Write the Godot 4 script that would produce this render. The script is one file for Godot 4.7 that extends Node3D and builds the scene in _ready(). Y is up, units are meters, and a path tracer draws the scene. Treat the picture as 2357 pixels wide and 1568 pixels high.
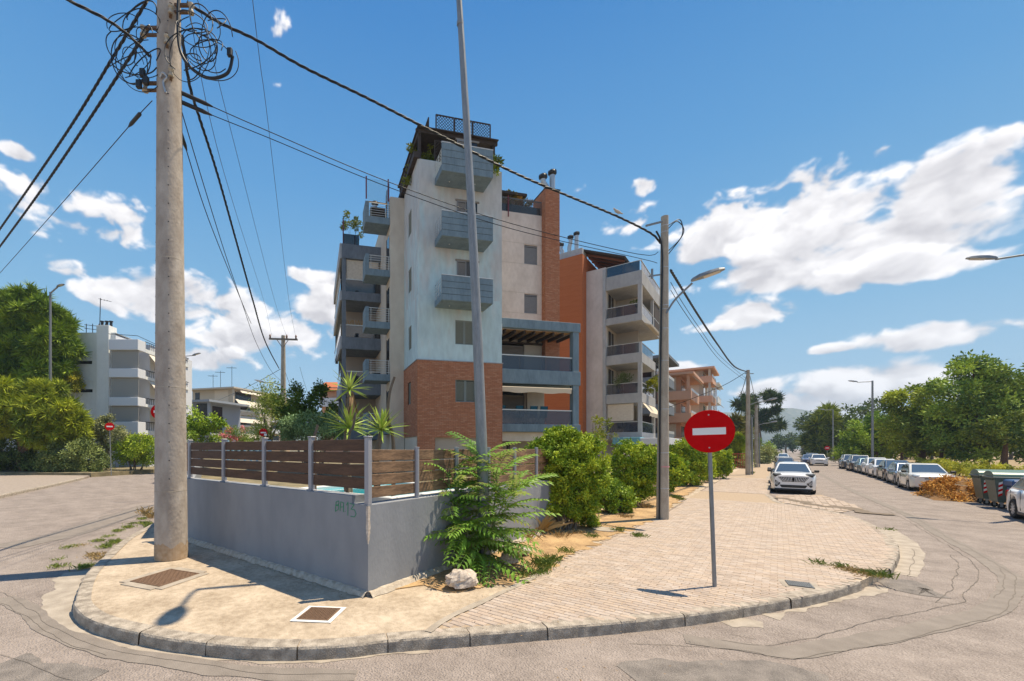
extends Node3D
# A street corner with a stepped apartment building. Camera, sky and sun first, then ground and buildings, then things, details last.

const CAMH := 2.35      # lens height over the road
const CX := 965.0       # principal point and focal length, in the units of a 2357 x 1568 print
const HY := 1032.0
const FL := 1000.0

var M := {}
var used := {}
var rng := RandomNumberGenerator.new()

# ---------- pixel helpers: a direction plus the ground, or a known distance, gives a place
func gp(px: float, py: float, h: float = 0.0) -> Vector3:
	var z := (CAMH - h) * FL / (py - HY)
	return Vector3((px - CX) / FL * z, h, -z)
func dp(px: float, py: float, z: float) -> Vector3:
	return Vector3((px - CX) / FL * z, CAMH + (HY - py) / FL * z, -z)

# ---------- mesh builder
class MB:
	var v := PackedVector3Array()
	var n := PackedVector3Array()
	var c := PackedColorArray()
	var col := Color(1, 1, 1)
	var colored := false
	func tri(a: Vector3, b: Vector3, d: Vector3) -> void:   # counter-clockwise seen from outside
		var m := (b - a).cross(d - a).normalized()
		v.append(a); v.append(d); v.append(b)
		n.append(m); n.append(m); n.append(m)
		if colored: c.append(col); c.append(col); c.append(col)
	func quad(a: Vector3, b: Vector3, d: Vector3, e: Vector3) -> void:
		tri(a, b, d); tri(a, d, e)
	func stri(a: Vector3, b: Vector3, d: Vector3, na: Vector3, nb: Vector3, nd: Vector3) -> void:
		v.append(a); v.append(d); v.append(b)
		n.append(na); n.append(nd); n.append(nb)
		if colored: c.append(col); c.append(col); c.append(col)
	func box(o: Vector3, s: Vector3, b: Basis = Basis()) -> void:   # centre, full size, axes
		var x := b.x * s.x * 0.5
		var y := b.y * s.y * 0.5
		var z := b.z * s.z * 0.5
		quad(o - x - y + z, o + x - y + z, o + x + y + z, o - x + y + z)
		quad(o + x - y - z, o - x - y - z, o - x + y - z, o + x + y - z)
		quad(o + x - y + z, o + x - y - z, o + x + y - z, o + x + y + z)
		quad(o - x - y - z, o - x - y + z, o - x + y + z, o - x + y - z)
		quad(o - x + y + z, o + x + y + z, o + x + y - z, o - x + y - z)
		quad(o - x - y - z, o + x - y - z, o + x - y + z, o - x - y + z)
	func bbox(o: Vector3, s: Vector3, k: float, b: Basis = Basis()) -> void:   # box with chamfered edges
		var h := s * 0.5
		var f := func(p: Vector3) -> Vector3: return o + b * p
		for ax in 3:
			for sg in [-1.0, 1.0]:
				var i1 := (ax + 1) % 3
				var i2 := (ax + 2) % 3
				var p := Vector3(); p[ax] = sg * h[ax]
				var q := []
				for w in [[-1, -1], [1, -1], [1, 1], [-1, 1]]:
					var t := p; t[i1] = w[0] * (h[i1] - k); t[i2] = w[1] * (h[i2] - k); q.append(f.call(t))
				if sg > 0: quad(q[0], q[1], q[2], q[3])
				else: quad(q[3], q[2], q[1], q[0])
			for s1 in [-1.0, 1.0]:
				for s2 in [-1.0, 1.0]:
					var i1 := (ax + 1) % 3
					var i2 := (ax + 2) % 3
					var a := Vector3(); a[ax] = -(h[ax] - k); a[i1] = s1 * h[i1]; a[i2] = s2 * (h[i2] - k)
					var e := a; e[i1] = s1 * (h[i1] - k); e[i2] = s2 * h[i2]
					var a2 := a; a2[ax] = -a[ax]
					var e2 := e; e2[ax] = -e[ax]
					edge(f.call(a), f.call(a2), f.call(e2), f.call(e), o)
		for sx in [-1.0, 1.0]:
			for sy in [-1.0, 1.0]:
				for sz in [-1.0, 1.0]:
					var a := Vector3(sx * h.x, sy * (h.y - k), sz * (h.z - k))
					var d := Vector3(sx * (h.x - k), sy * h.y, sz * (h.z - k))
					var e := Vector3(sx * (h.x - k), sy * (h.y - k), sz * h.z)
					if sx * sy * sz > 0: tri(f.call(a), f.call(d), f.call(e))
					else: tri(f.call(a), f.call(e), f.call(d))
	func edge(a: Vector3, b: Vector3, d: Vector3, e: Vector3, o: Vector3) -> void:   # a quad turned away from o
		if (b - a).cross(d - a).dot(a - o) >= 0: quad(a, b, d, e)
		else: quad(e, d, b, a)
	func tube(p: PackedVector3Array, r, sides: int = 8, caps: bool = true) -> void:   # r: number or array
		var m := p.size()
		var up := Vector3.UP
		var t0 := (p[1] - p[0]).normalized()
		if absf(t0.dot(up)) > 0.95: up = Vector3.RIGHT
		var s := t0.cross(up).normalized()
		var rings := []
		for i in m:
			var t := (p[mini(i + 1, m - 1)] - p[maxi(i - 1, 0)]).normalized()
			s = (s - t * s.dot(t)).normalized()
			var w := t.cross(s)
			var ring := []
			var rr: float = r[i] if r is Array or r is PackedFloat32Array else r
			for j in sides:
				var a := TAU * j / sides
				var d := s * cos(a) + w * sin(a)
				ring.append([p[i] + d * rr, d])
			rings.append(ring)
		for i in m - 1:
			for j in sides:
				var a = rings[i][j]; var b = rings[i][(j + 1) % sides]
				var d = rings[i + 1][(j + 1) % sides]; var e = rings[i + 1][j]
				stri(a[0], b[0], d[0], a[1], b[1], d[1]); stri(a[0], d[0], e[0], a[1], d[1], e[1])
		if caps:
			for j in sides:
				tri(p[0], rings[0][(j + 1) % sides][0], rings[0][j][0])
				tri(p[m - 1], rings[m - 1][j][0], rings[m - 1][(j + 1) % sides][0])
	func bar(a: Vector3, b: Vector3, r: float, sides: int = 6) -> void:
		tube(PackedVector3Array([a, b]), r, sides)
	func prism(pts: PackedVector2Array, y0: float, y1: float) -> void:   # outline in x, z
		var q := pts
		if Geometry2D.is_polygon_clockwise(q): q = PackedVector2Array(); for i in pts.size(): q.append(pts[pts.size() - 1 - i])
		var idx := Geometry2D.triangulate_polygon(q)
		for i in range(0, idx.size(), 3):
			var a := q[idx[i]]; var b := q[idx[i + 1]]; var d := q[idx[i + 2]]
			if (b - a).cross(d - a) < 0: var t := b; b = d; d = t
			tri(Vector3(a.x, y1, a.y), Vector3(d.x, y1, d.y), Vector3(b.x, y1, b.y))
			if y1 - y0 > 0.001: tri(Vector3(a.x, y0, a.y), Vector3(b.x, y0, b.y), Vector3(d.x, y0, d.y))
		if y1 - y0 > 0.001:
			for i in q.size():
				var a := q[i]; var b := q[(i + 1) % q.size()]
				edge(Vector3(a.x, y0, a.y), Vector3(b.x, y0, b.y), Vector3(b.x, y1, b.y), Vector3(a.x, y1, a.y), Vector3((a.x + b.x) * 0.5, 0, (a.y + b.y) * 0.5) - Vector3((b - a).y, 0, -(b - a).x))
	func lathe(o: Vector3, prof: Array, sides: int = 16, b: Basis = Basis()) -> void:   # prof: [radius, height]
		for i in prof.size() - 1:
			var r0: float = prof[i][0]; var y0: float = prof[i][1]; var r1: float = prof[i + 1][0]; var y1: float = prof[i + 1][1]
			var sl := Vector2(y1 - y0, r0 - r1).normalized()
			for j in sides:
				var a0 := TAU * j / sides; var a1 := TAU * (j + 1) / sides
				var d0 := Vector3(cos(a0), 0, -sin(a0)); var d1 := Vector3(cos(a1), 0, -sin(a1))
				var n0 := b * (d0 * sl.x + Vector3.UP * sl.y); var n1 := b * (d1 * sl.x + Vector3.UP * sl.y)
				var p00 := o + b * (d0 * r0 + Vector3.UP * y0); var p10 := o + b * (d1 * r0 + Vector3.UP * y0)
				var p01 := o + b * (d0 * r1 + Vector3.UP * y1); var p11 := o + b * (d1 * r1 + Vector3.UP * y1)
				if r0 > 0.0: stri(p00, p10, p11, n0, n1, n1)
				if r1 > 0.0: stri(p00, p11, p01, n0, n1, n0)
	func mesh() -> ArrayMesh:
		var ar := []
		ar.resize(Mesh.ARRAY_MAX)
		ar[Mesh.ARRAY_VERTEX] = v; ar[Mesh.ARRAY_NORMAL] = n
		if colored: ar[Mesh.ARRAY_COLOR] = c
		var me := ArrayMesh.new()
		me.add_surface_from_arrays(Mesh.PRIMITIVE_TRIANGLES, ar)
		return me

# ---------- nodes, names and labels
func numbered(p: Node, called: String) -> String:
	var key := str(p.get_instance_id()) + called
	var k: int = used.get(key, 0)
	used[key] = k + 1
	return called if k == 0 else "%s_%03d" % [called, k]
func put(called: String, b, material: Material, parent: Node = self, xf: Transform3D = Transform3D()) -> MeshInstance3D:
	var o := MeshInstance3D.new()
	o.mesh = b.mesh() if b is MB else b
	o.material_override = material
	o.name = numbered(parent, called)
	parent.add_child(o, true)
	o.transform = xf
	return o
func thing(called: String, label: String, category: String, at: Vector3 = Vector3.ZERO, turn: float = 0.0, group: String = "") -> Node3D:
	var o := Node3D.new()
	o.name = numbered(self, called)
	add_child(o, true)
	o.position = at; o.rotation.y = turn
	tag(o, label, category, group)
	return o
func tag(o: Node, label: String, category: String, group: String = "") -> void:
	o.set_meta("label", label); o.set_meta("category", category)
	if group != "": o.set_meta("group", group)
func kind(o: Node, k: String) -> Node:
	o.set_meta("kind", k); return o
func another(o: Node3D, label: String, at: Vector3, turn: float = 0.0) -> Node3D:   # a copy of a thing with its parts
	var r: Node3D = o.duplicate()
	var base := String(o.name)
	r.name = numbered(self, base.left(-4) if base.right(4).begins_with("_") and base.right(3).is_valid_int() else base)
	add_child(r, true)
	r.position = at; r.rotation.y = turn
	if label != "": r.set_meta("label", label)
	return r
func yaw(d: Vector3) -> Basis:   # axes with x along a level direction
	var x := Vector3(d.x, 0, d.z).normalized()
	return Basis(x, Vector3.UP, x.cross(Vector3.UP))

# ---------- materials: colours are linear base colours
func lin(r: float, g: float, b: float) -> Color: return Color(r, g, b).linear_to_srgb()
func mat(r: float, g: float, b: float, rough: float = 0.8, metal: float = 0.0) -> StandardMaterial3D:
	var m := StandardMaterial3D.new()
	m.albedo_color = lin(r, g, b); m.roughness = rough; m.metallic = metal
	m.cull_mode = BaseMaterial3D.CULL_DISABLED
	return m
func noise(freq: float, sd: int, octaves: int = 4, type: int = FastNoiseLite.TYPE_SIMPLEX_SMOOTH) -> FastNoiseLite:
	var f := FastNoiseLite.new()
	f.seed = sd; f.frequency = freq; f.fractal_octaves = octaves; f.noise_type = type
	f.fractal_type = FastNoiseLite.FRACTAL_FBM if octaves > 1 else FastNoiseLite.FRACTAL_NONE
	return f
# A tile of grain: layers of [frequency, weight, octaves]; dark and light ends are linear colours, specks a share of odd grains
func grain(size: int, layers: Array, dark: Color, light: Color, sd: int, specks: float = 0.0, contrast: float = 1.0) -> ImageTexture:
	var im := Image.create(size, size, false, Image.FORMAT_RGB8)
	var data := PackedByteArray(); data.resize(size * size * 3)
	var bytes := []
	for i in layers.size():
		bytes.append(noise(layers[i][0], sd + i * 7, layers[i][2]).get_seamless_image(size, size, false, false, 0.15, true).get_data())
	var lut := PackedByteArray()
	for i in 256:
		var t := clampf((i / 255.0 - 0.5) * contrast + 0.5, 0, 1)
		var c := Color(lerpf(dark.r, light.r, t), lerpf(dark.g, light.g, t), lerpf(dark.b, light.b, t)).linear_to_srgb()
		lut.append(int(c.r * 255)); lut.append(int(c.g * 255)); lut.append(int(c.b * 255))
	var r := RandomNumberGenerator.new(); r.seed = sd
	var tot := 0.0
	for l in layers: tot += l[1]
	var w := PackedFloat32Array()
	for l in layers: w.append(l[1] / tot)
	var k := layers.size()
	for p in size * size:
		var s := 0.0
		for i in k: s += bytes[i][p] * w[i]
		if specks > 0.0: s += (r.randf() - 0.5) * specks * 255.0
		var q := clampi(int(s), 0, 255) * 3
		data[p * 3] = lut[q]; data[p * 3 + 1] = lut[q + 1]; data[p * 3 + 2] = lut[q + 2]
	im.set_data(size, size, false, Image.FORMAT_RGB8, data)
	return ImageTexture.create_from_image(im)
func grained(tex: Texture2D, scale: Vector3, rough: float = 0.85, world: bool = true, relief: Texture2D = null, depth: float = 1.0) -> StandardMaterial3D:
	var m := mat(1, 1, 1, rough)
	m.albedo_color = Color(1, 1, 1)
	m.albedo_texture = tex
	m.uv1_triplanar = true; m.uv1_world_triplanar = world; m.uv1_scale = scale; m.uv1_triplanar_sharpness = 4.0
	if relief:
		m.normal_enabled = true; m.normal_texture = relief; m.normal_scale = depth
	return m
func bumps(freq: float, sd: int, strength: float, octaves: int = 3) -> NoiseTexture2D:
	var t := NoiseTexture2D.new()
	t.width = 512; t.height = 512; t.seamless = true; t.as_normal_map = true; t.bump_strength = strength
	t.noise = noise(freq, sd, octaves)
	return t
func lcol(r: float, g: float, b: float) -> Color: return Color(r, g, b)

func make_materials() -> void:
	var rough_bump := bumps(0.08, 5, 3.0)
	var fine_bump := bumps(0.2, 6, 4.0, 2)
	var asphalt := grain(1024, [[0.003, 1.0, 4], [0.02, 0.7, 3], [0.15, 1.6, 2]], lcol(0.157, 0.127, 0.109), lcol(0.405, 0.34, 0.3), 11, 0.36, 1.4)
	M.asphalt = grained(asphalt, Vector3(0.3, 0.3, 0.3), 0.92, true, fine_bump, 1.0)
	var asphalt2 := grain(512, [[0.01, 1, 4], [0.3, 1, 2]], lcol(0.165, 0.139, 0.118), lcol(0.275, 0.236, 0.204), 12, 0.2, 1.2)
	M.asphalt_band = grained(asphalt2, Vector3(0.5, 0.5, 0.5), 0.92, true, fine_bump, 0.4)
	M.asphalt_patch = grained(grain(512, [[0.012, 1, 4], [0.3, 1.4, 2]], lcol(0.1, 0.088, 0.08), lcol(0.3, 0.26, 0.23), 13, 0.5, 1.5), Vector3(0.5, 0.5, 0.5), 0.92, true, fine_bump, 0.8)
	M.crack = mat(0.15, 0.127, 0.105, 0.95)
	M.concrete = grained(grain(768, [[0.004, 1.1, 4], [0.025, 1.0, 4], [0.2, 0.9, 2]], lcol(0.27, 0.205, 0.14), lcol(0.58, 0.475, 0.36), 21, 0.26, 1.7), Vector3(0.36, 0.36, 0.36), 0.9, true, rough_bump, 0.5)
	M.apron = grained(grain(512, [[0.01, 1.3, 4], [0.2, 0.8, 2]], lcol(0.27, 0.225, 0.18), lcol(0.44, 0.38, 0.31), 22, 0.2, 1.4), Vector3(0.6, 0.6, 0.6), 0.9, true, rough_bump, 0.3)
	M.kerb = grained(grain(512, [[0.012, 1.2, 4], [0.15, 1.0, 3]], lcol(0.15, 0.122, 0.095), lcol(0.52, 0.45, 0.37), 23, 0.3, 1.5), Vector3(0.8, 0.8, 0.8), 0.92, true, rough_bump, 0.8)
	var pv := grain(512, [[0.02, 1.0, 4], [0.2, 0.7, 2]], lcol(0.36, 0.29, 0.238), lcol(0.5, 0.415, 0.35), 24, 0.16, 1.4)
	M.paver = []
	for i in 4:
		var m := grained(pv, Vector3(0.23, 0.23, 0.23), 0.9, true, rough_bump, 0.3)
		m.albedo_color = [Color(1, 1, 1), Color(0.98, 0.96, 0.94), Color(1.0, 0.98, 0.95), Color(0.95, 0.94, 0.93)][i]
		M.paver.append(m)
	M.paver_bed = grained(grain(256, [[0.05, 1, 3]], lcol(0.28, 0.2, 0.13), lcol(0.46, 0.36, 0.26), 25, 0.3), Vector3(1, 1, 1), 0.95)
	M.soil = grained(grain(512, [[0.006, 1.2, 4], [0.04, 0.9, 4], [0.3, 0.6, 2]], lcol(0.22, 0.13, 0.06), lcol(0.6, 0.4, 0.2), 26, 0.25, 1.5), Vector3(0.4, 0.4, 0.4), 0.95, true, rough_bump, 0.8)
	M.dry_ground = grained(grain(512, [[0.01, 1.2, 4], [0.1, 0.9, 4]], lcol(0.16, 0.11, 0.05), lcol(0.42, 0.3, 0.16), 27, 0.2, 1.4), Vector3(0.12, 0.12, 0.12), 0.95)
	M.garden = grained(grain(512, [[0.01, 1.2, 4], [0.1, 0.9, 4]], lcol(0.09, 0.08, 0.04), lcol(0.3, 0.24, 0.14), 28, 0.2, 1.4), Vector3(0.2, 0.2, 0.2), 0.95)
	M.far_pave = grained(grain(512, [[0.02, 1.0, 4], [0.2, 0.7, 2]], lcol(0.2, 0.16, 0.13), lcol(0.4, 0.33, 0.27), 29, 0.2, 1.2), Vector3(0.4, 0.4, 0.4), 0.9)
	M.dirt = grained(grain(256, [[0.03, 1.0, 4], [0.2, 0.7, 2]], lcol(0.1, 0.078, 0.055), lcol(0.24, 0.185, 0.135), 30, 0.2, 1.2), Vector3(1, 1, 1), 0.95)
	M.hill = grained(grain(256, [[0.02, 1.0, 4]], lcol(0.1, 0.12, 0.09), lcol(0.2, 0.2, 0.15), 47, 0.1, 1.2), Vector3(0.01, 0.01, 0.01), 0.95)
	M.grey_wall = grained(grain(512, [[0.003, 1.2, 4], [0.012, 0.8, 4], [0.2, 0.15, 2]], lcol(0.2, 0.212, 0.235), lcol(0.29, 0.302, 0.325), 31, 0.05, 1.5), Vector3(0.5, 0.16, 0.5), 0.85, true, rough_bump, 0.12)
	M.wall_base = grained(grain(512, [[0.02, 1.2, 4], [0.2, 0.8, 2]], lcol(0.26, 0.2, 0.14), lcol(0.62, 0.55, 0.46), 32, 0.2, 1.4), Vector3(0.8, 0.8, 0.8), 0.95, true, rough_bump, 1.0)
	M.chip = grained(grain(256, [[0.03, 1.2, 4]], lcol(0.35, 0.28, 0.22), lcol(0.75, 0.68, 0.6), 33, 0.2), Vector3(2, 2, 2), 0.95, true, rough_bump, 1.0)
	M.board = []
	for i in 3:
		var m := grained(grain(512, [[0.006, 1.2, 4], [0.03, 1.0, 4]], lcol(0.05, 0.024, 0.012), lcol(0.13, 0.066, 0.036), 34 + i, 0.06, 1.2), Vector3(0.5, 3.0, 3.0), 0.7, false)
		M.board.append(m)
	M.board_worn = grained(grain(512, [[0.006, 1.2, 4], [0.03, 1.0, 4]], lcol(0.07, 0.038, 0.02), lcol(0.3, 0.18, 0.1), 38, 0.1, 1.5), Vector3(0.5, 3.0, 3.0), 0.75, false)
	M.post = mat(0.34, 0.34, 0.37, 0.5, 0.3)
	M.white_paint = mat(0.72, 0.72, 0.7, 0.6)
	M.pole = grained(grain(512, [[0.005, 1.1, 4], [0.02, 0.9, 4], [0.2, 0.4, 2]], lcol(0.25, 0.2, 0.16), lcol(0.52, 0.455, 0.39), 41, 0.08, 1.4), Vector3(0.5, 0.22, 0.5), 0.88, true, rough_bump, 0.25)
	M.pole_grey = grained(grain(512, [[0.008, 1.1, 4], [0.1, 0.9, 3]], lcol(0.29, 0.24, 0.185), lcol(0.5, 0.44, 0.355), 42, 0.12, 1.3), Vector3(0.8, 0.4, 0.8), 0.9, true, rough_bump, 0.3)
	M.stain = grained(grain(256, [[0.03, 1, 4]], lcol(0.33, 0.22, 0.12), lcol(0.47, 0.36, 0.26), 43, 0.1), Vector3(1, 1, 1), 0.92)
	M.galv = grained(grain(256, [[0.02, 1, 4], [0.1, 0.6, 2]], lcol(0.17, 0.18, 0.19), lcol(0.32, 0.33, 0.34), 44, 0.05), Vector3(2, 0.4, 2), 0.5)
	M.galv.metallic = 0.35
	M.steel = mat(0.45, 0.46, 0.47, 0.4, 0.6)
	M.rust = grained(grain(256, [[0.03, 1, 4], [0.2, 0.6, 2]], lcol(0.09, 0.05, 0.03), lcol(0.25, 0.15, 0.09), 45, 0.15), Vector3(3, 3, 3), 0.8, true, rough_bump, 0.5)
	M.cable = mat(0.012, 0.013, 0.016, 0.5)
	M.wire = mat(0.05, 0.05, 0.055, 0.5)
	M.black = mat(0.012, 0.012, 0.013, 0.45)
	M.ceramic = mat(0.2, 0.1, 0.06, 0.3)
	M.clay = mat(0.45, 0.38, 0.28, 0.5)
	M.sign_red = grained(grain(256, [[0.02, 1, 4], [0.2, 0.4, 2]], lcol(0.5, 0.002, 0.004), lcol(0.62, 0.006, 0.008), 48, 0.06), Vector3(2, 2, 2), 0.5); M.sign_red.metallic_specular = 0.15
	M.sign_white = mat(0.78, 0.78, 0.76, 0.45)
	M.graffiti = mat(0.02, 0.25, 0.12, 0.6)
	M.lamp_dark = mat(0.16, 0.17, 0.18, 0.6)
	M.tape = mat(0.6, 0.25, 0.25, 0.6)
	M.lens = mat(0.5, 0.45, 0.38, 0.15)
	M.pigeon = mat(0.5, 0.44, 0.38, 0.8)
	M.dark_wood_grey = mat(0.2, 0.17, 0.14, 0.9)
	M.slate_pale = mat(0.3, 0.33, 0.38, 0.85)
	M.awning_pale = mat(0.62, 0.55, 0.46, 0.85)
	M.sticker = mat(0.05, 0.25, 0.14, 0.6)
	M.sticker_yellow = mat(0.5, 0.48, 0.1, 0.6)
	M.bin_blue = mat(0.02, 0.07, 0.2, 0.4)
	M.rock = grained(grain(512, [[0.02, 1.2, 4], [0.1, 0.9, 3]], lcol(0.3, 0.22, 0.16), lcol(0.7, 0.62, 0.54), 46, 0.1, 1.4), Vector3(2, 2, 2), 0.9, true, rough_bump, 0.8)

# ---------- sky
func az_el(px: float, py: float) -> Vector2:
	var d := Vector3((px - CX) / FL, (HY - py) / FL, -1).normalized()
	return Vector2(rad_to_deg(atan2(d.x, -d.z)), rad_to_deg(asin(d.y)))
func make_sky() -> Sky:
	var W := 3600
	var H := 1800
	var im := Image.create(W, H, false, Image.FORMAT_RGBF)
	var stops := [[0.0, Color(0.39, 0.50, 0.59)], [6.0, Color(0.29, 0.45, 0.59)], [16.0, Color(0.165, 0.345, 0.535)], [30.0, Color(0.09, 0.255, 0.49)], [45.0, Color(0.045, 0.18, 0.43)], [90.0, Color(0.03, 0.115, 0.35)]]
	for y in H:
		var el := 90.0 - (y + 0.5) * 180.0 / H
		var c: Color = Color(0.34, 0.3, 0.26)
		if el >= 0:
			for i in stops.size() - 1:
				if el <= stops[i + 1][0]:
					c = stops[i][1].lerp(stops[i + 1][1], (el - stops[i][0]) / (stops[i + 1][0] - stops[i][0])); break
		im.fill_rect(Rect2i(0, y, W, 1), c)
	var base := noise(0.12, 3, 7)
	base.fractal_gain = 0.56
	var warp := noise(0.05, 9, 3)
	# clouds as soft heaps: [x, y, half width, half height, share of noise, fullness]; the first ones where the photograph shows them
	var heaps := []
	for q in [[1850, 500, 330, 75, 0.75, 0.7], [2010, 560, 330, 95, 0.6, 0.95], [2180, 430, 190, 85, 0.7, 0.8], [1800, 450, 200, 52, 0.9, 0.5], [2050, 620, 210, 45, 0.8, 0.6], [2040, 350, 45, 20, 0.9, 0.5], [2310, 320, 60, 26, 1.0, 0.3], [1750, 720, 105, 38, 0.7, 0.7], [1620, 755, 60, 16, 0.9, 0.4], [1575, 690, 55, 38, 0.9, 0.45],
			[2180, 775, 215, 38, 0.7, 0.62], [1920, 803, 60, 13, 0.8, 0.5], [2050, 885, 270, 62, 0.55, 0.75], [1880, 925, 180, 55, 0.6, 0.7], [2300, 940, 200, 60, 0.6, 0.7], [1770, 910, 90, 35, 0.6, 0.6], [2350, 440, 25, 14, 0.8, 0.5], [1330, 430, 30, 24, 0.8, 0.4], [1450, 505, 85, 42, 0.8, 0.1], [1480, 435, 34, 26, 0.9, 0.0],
			[170, 490, 185, 72, 0.85, 0.62], [110, 450, 80, 50, 0.9, 0.5], [255, 525, 105, 52, 0.8, 0.6], [150, 615, 66, 26, 0.8, 0.6], [30, 348, 45, 22, 0.9, 0.45], [390, 690, 190, 60, 0.65, 0.75], [250, 670, 90, 40, 0.7, 0.65], [600, 760, 160, 72, 0.65, 0.72], [520, 835, 110, 30, 0.7, 0.6], [725, 640, 75, 24, 0.8, 0.55], [735, 710, 85, 55, 0.7, 0.7], [632, 168, 34, 32, 1.0, 0.05], [640, 60, 40, 60, 1.0, -0.45], [545, 950, 120, 26, 0.6, 0.5], [1560, 850, 90, 20, 0.6, 0.5]]:
		var a := az_el(q[0] - q[2], q[1]); var b := az_el(q[0] + q[2], q[1]); var t := az_el(q[0], q[1] - q[3]); var u := az_el(q[0], q[1] + q[3])
		heaps.append([(a.x + b.x) / 2, (t.y + u.y) / 2, (b.x - a.x) / 2, (t.y - u.y) / 2, q[4], q[5]])
	var r := RandomNumberGenerator.new(); r.seed = 77
	for i in 46:   # the same weather all round
		var az := r.randf_range(66, 300)
		var el := 4.0 + 40.0 * pow(r.randf(), 1.6)
		heaps.append([az if az < 180 else az - 360.0, el, r.randf_range(4, 15), r.randf_range(1.6, 4.2), r.randf_range(0.6, 0.95), r.randf_range(0.4, 0.75)])
	var px := float(W) / 360.0
	for h in heaps:
		var x0 := int((h[0] - h[2] * 1.5) * px); var x1 := int((h[0] + h[2] * 1.5) * px)
		var y0 := maxi(0, int((90.0 - h[1] - h[3] * 1.7) * px)); var y1 := mini(H / 2 - 1, int((90.0 - h[1] + h[3] * 1.5) * px))
		for y in range(y0, y1):
			var el := 90.0 - (y + 0.5) / px
			var ey: float = (el - h[1]) / h[3]
			if ey < 0: ey *= 1.25
			for x in range(x0, x1):
				var az := (x + 0.5) / px
				var ex: float = (az - h[0]) / h[2]
				var e := 1.0 - ex * ex - ey * ey
				if e < -1.1: continue
				var wx := warp.get_noise_2d(az * 3.0, el * 4.0) * 1.2
				var qx := az + wx; var qy := el * 1.7 + wx
				var nn := base.get_noise_2d(qx, qy)
				var d: float = minf(e, 0.75) * 0.85 + nn * 2.1 * h[4] + (h[5] - 0.5) * 0.85
				if d <= 0.0: continue
				var al := smoothstep(0.0, 0.6, d)
				var n2 := base.get_noise_2d(qx + 0.9, qy + 2.6)
				var lit := clampf(0.93 + (nn - n2) * 0.5 + minf(ey, 0.4) * 0.14 - maxf(0.0, d - 0.5) * 0.2, 0.66, 1.12)
				var c := Color(0.74 * lit, 0.725 * lit, 0.735 * lit + (1.0 - lit) * 0.05)
				var xx := posmod(x, W)
				im.set_pixel(xx, y, im.get_pixel(xx, y).lerp(c, al))
	var pm := PanoramaSkyMaterial.new()
	pm.panorama = ImageTexture.create_from_image(im)
	pm.filter = true
	var s := Sky.new(); s.sky_material = pm
	return s

func make_view() -> void:
	var cam := Camera3D.new()
	cam.name = "camera"
	cam.projection = Camera3D.PROJECTION_FRUSTUM
	cam.near = 0.1; cam.far = 4000.0
	cam.size = 0.1 * 1568.0 / FL
	cam.frustum_offset = Vector2((1178.5 - CX) / FL * 0.1, (HY - 784.0) / FL * 0.1)
	cam.position = Vector3(0, CAMH, 0)
	add_child(cam); cam.current = true
	var e := Environment.new()
	e.background_mode = Environment.BG_SKY
	e.sky = make_sky()
	e.background_energy_multiplier = 1.0
	e.tonemap_mode = Environment.TONE_MAPPER_LINEAR
	e.tonemap_exposure = 1.42
	e.fog_enabled = true; e.fog_density = 0.00035; e.fog_light_color = Color(0.72, 0.82, 0.92)
	e.sdfgi_enabled = true; e.ssao_enabled = true; e.ssil_enabled = true
	var we := WorldEnvironment.new(); we.environment = e; we.name = "environment"; add_child(we)
	var sun := DirectionalLight3D.new()
	sun.name = "sun"; sun.light_energy = 1.6; sun.light_color = Color(1.0, 0.94, 0.83); sun.light_angular_distance = 0.5; sun.shadow_enabled = true
	add_child(sun)
	sun.look_at_from_position(Vector3.ZERO, Vector3(-0.381, -1.0, 0.13), Vector3.FORWARD)

# ---------- street frame: d runs along the avenue, m across it to the far side
const DV := Vector3(0.6364, 0, -0.7714)
const NV := Vector3(0.7714, 0, 0.6364)
const EV := Vector3(-0.435, 0, -0.90)     # along the side street
func st(s: float, n: float, y: float = 0.0) -> Vector3: return DV * s + NV * n + Vector3.UP * y
func sn(p: Vector3) -> Vector2: return Vector2(p.dot(DV), p.dot(NV))
func flat(pts: Array, h: float) -> PackedVector2Array:
	var q := PackedVector2Array()
	for p in pts:
		var w := gp(p[0], p[1], h)
		q.append(Vector2(w.x, w.z))
	return q
func z7(p: Array) -> Array: return [p[0] * 0.3472, 1101.6 + p[1] * 0.3472]
func z8(p: Array) -> Array: return [1447.8 + p[0] * 0.3857, 1038.7 + p[1] * 0.3857]
func path3(pts: Array, h: float, step: float = 0.1) -> PackedVector3Array:   # pixels on level h, smoothed and evenly spaced
	var c := Curve3D.new()
	c.bake_interval = step
	var w := []
	for p in pts: w.append(gp(p[0], p[1], h))
	for i in w.size():
		var t: Vector3 = (w[mini(i + 1, w.size() - 1)] - w[maxi(i - 1, 0)]) / 6.0
		c.add_point(w[i], -t, t)
	return c.get_baked_points()
func ribbon(b: MB, p: PackedVector3Array, w0: float, w1: float, y: float, rag: float, sd: int, same: bool = false) -> void:   # a flat strip beside or along a path, with ragged edges
	var f := noise(1.0, sd, 4)
	var prev := []
	var run := 0.0
	for i in p.size():
		if i > 0: run += p[i].distance_to(p[i - 1])
		var t := (p[mini(i + 1, p.size() - 1)] - p[maxi(i - 1, 0)]).normalized()
		var s := t.cross(Vector3.UP)
		var a := p[i] + s * (w0 + f.get_noise_2d(run * 0.9, 0) * rag); var e := p[i] + s * (w1 + f.get_noise_2d(run * 0.9, 0.0 if same else 50.0) * rag)
		a.y = y; e.y = y
		if i > 0: b.edge(prev[0], prev[1], e, a, p[i] - Vector3.UP)
		prev = [a, e]

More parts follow.
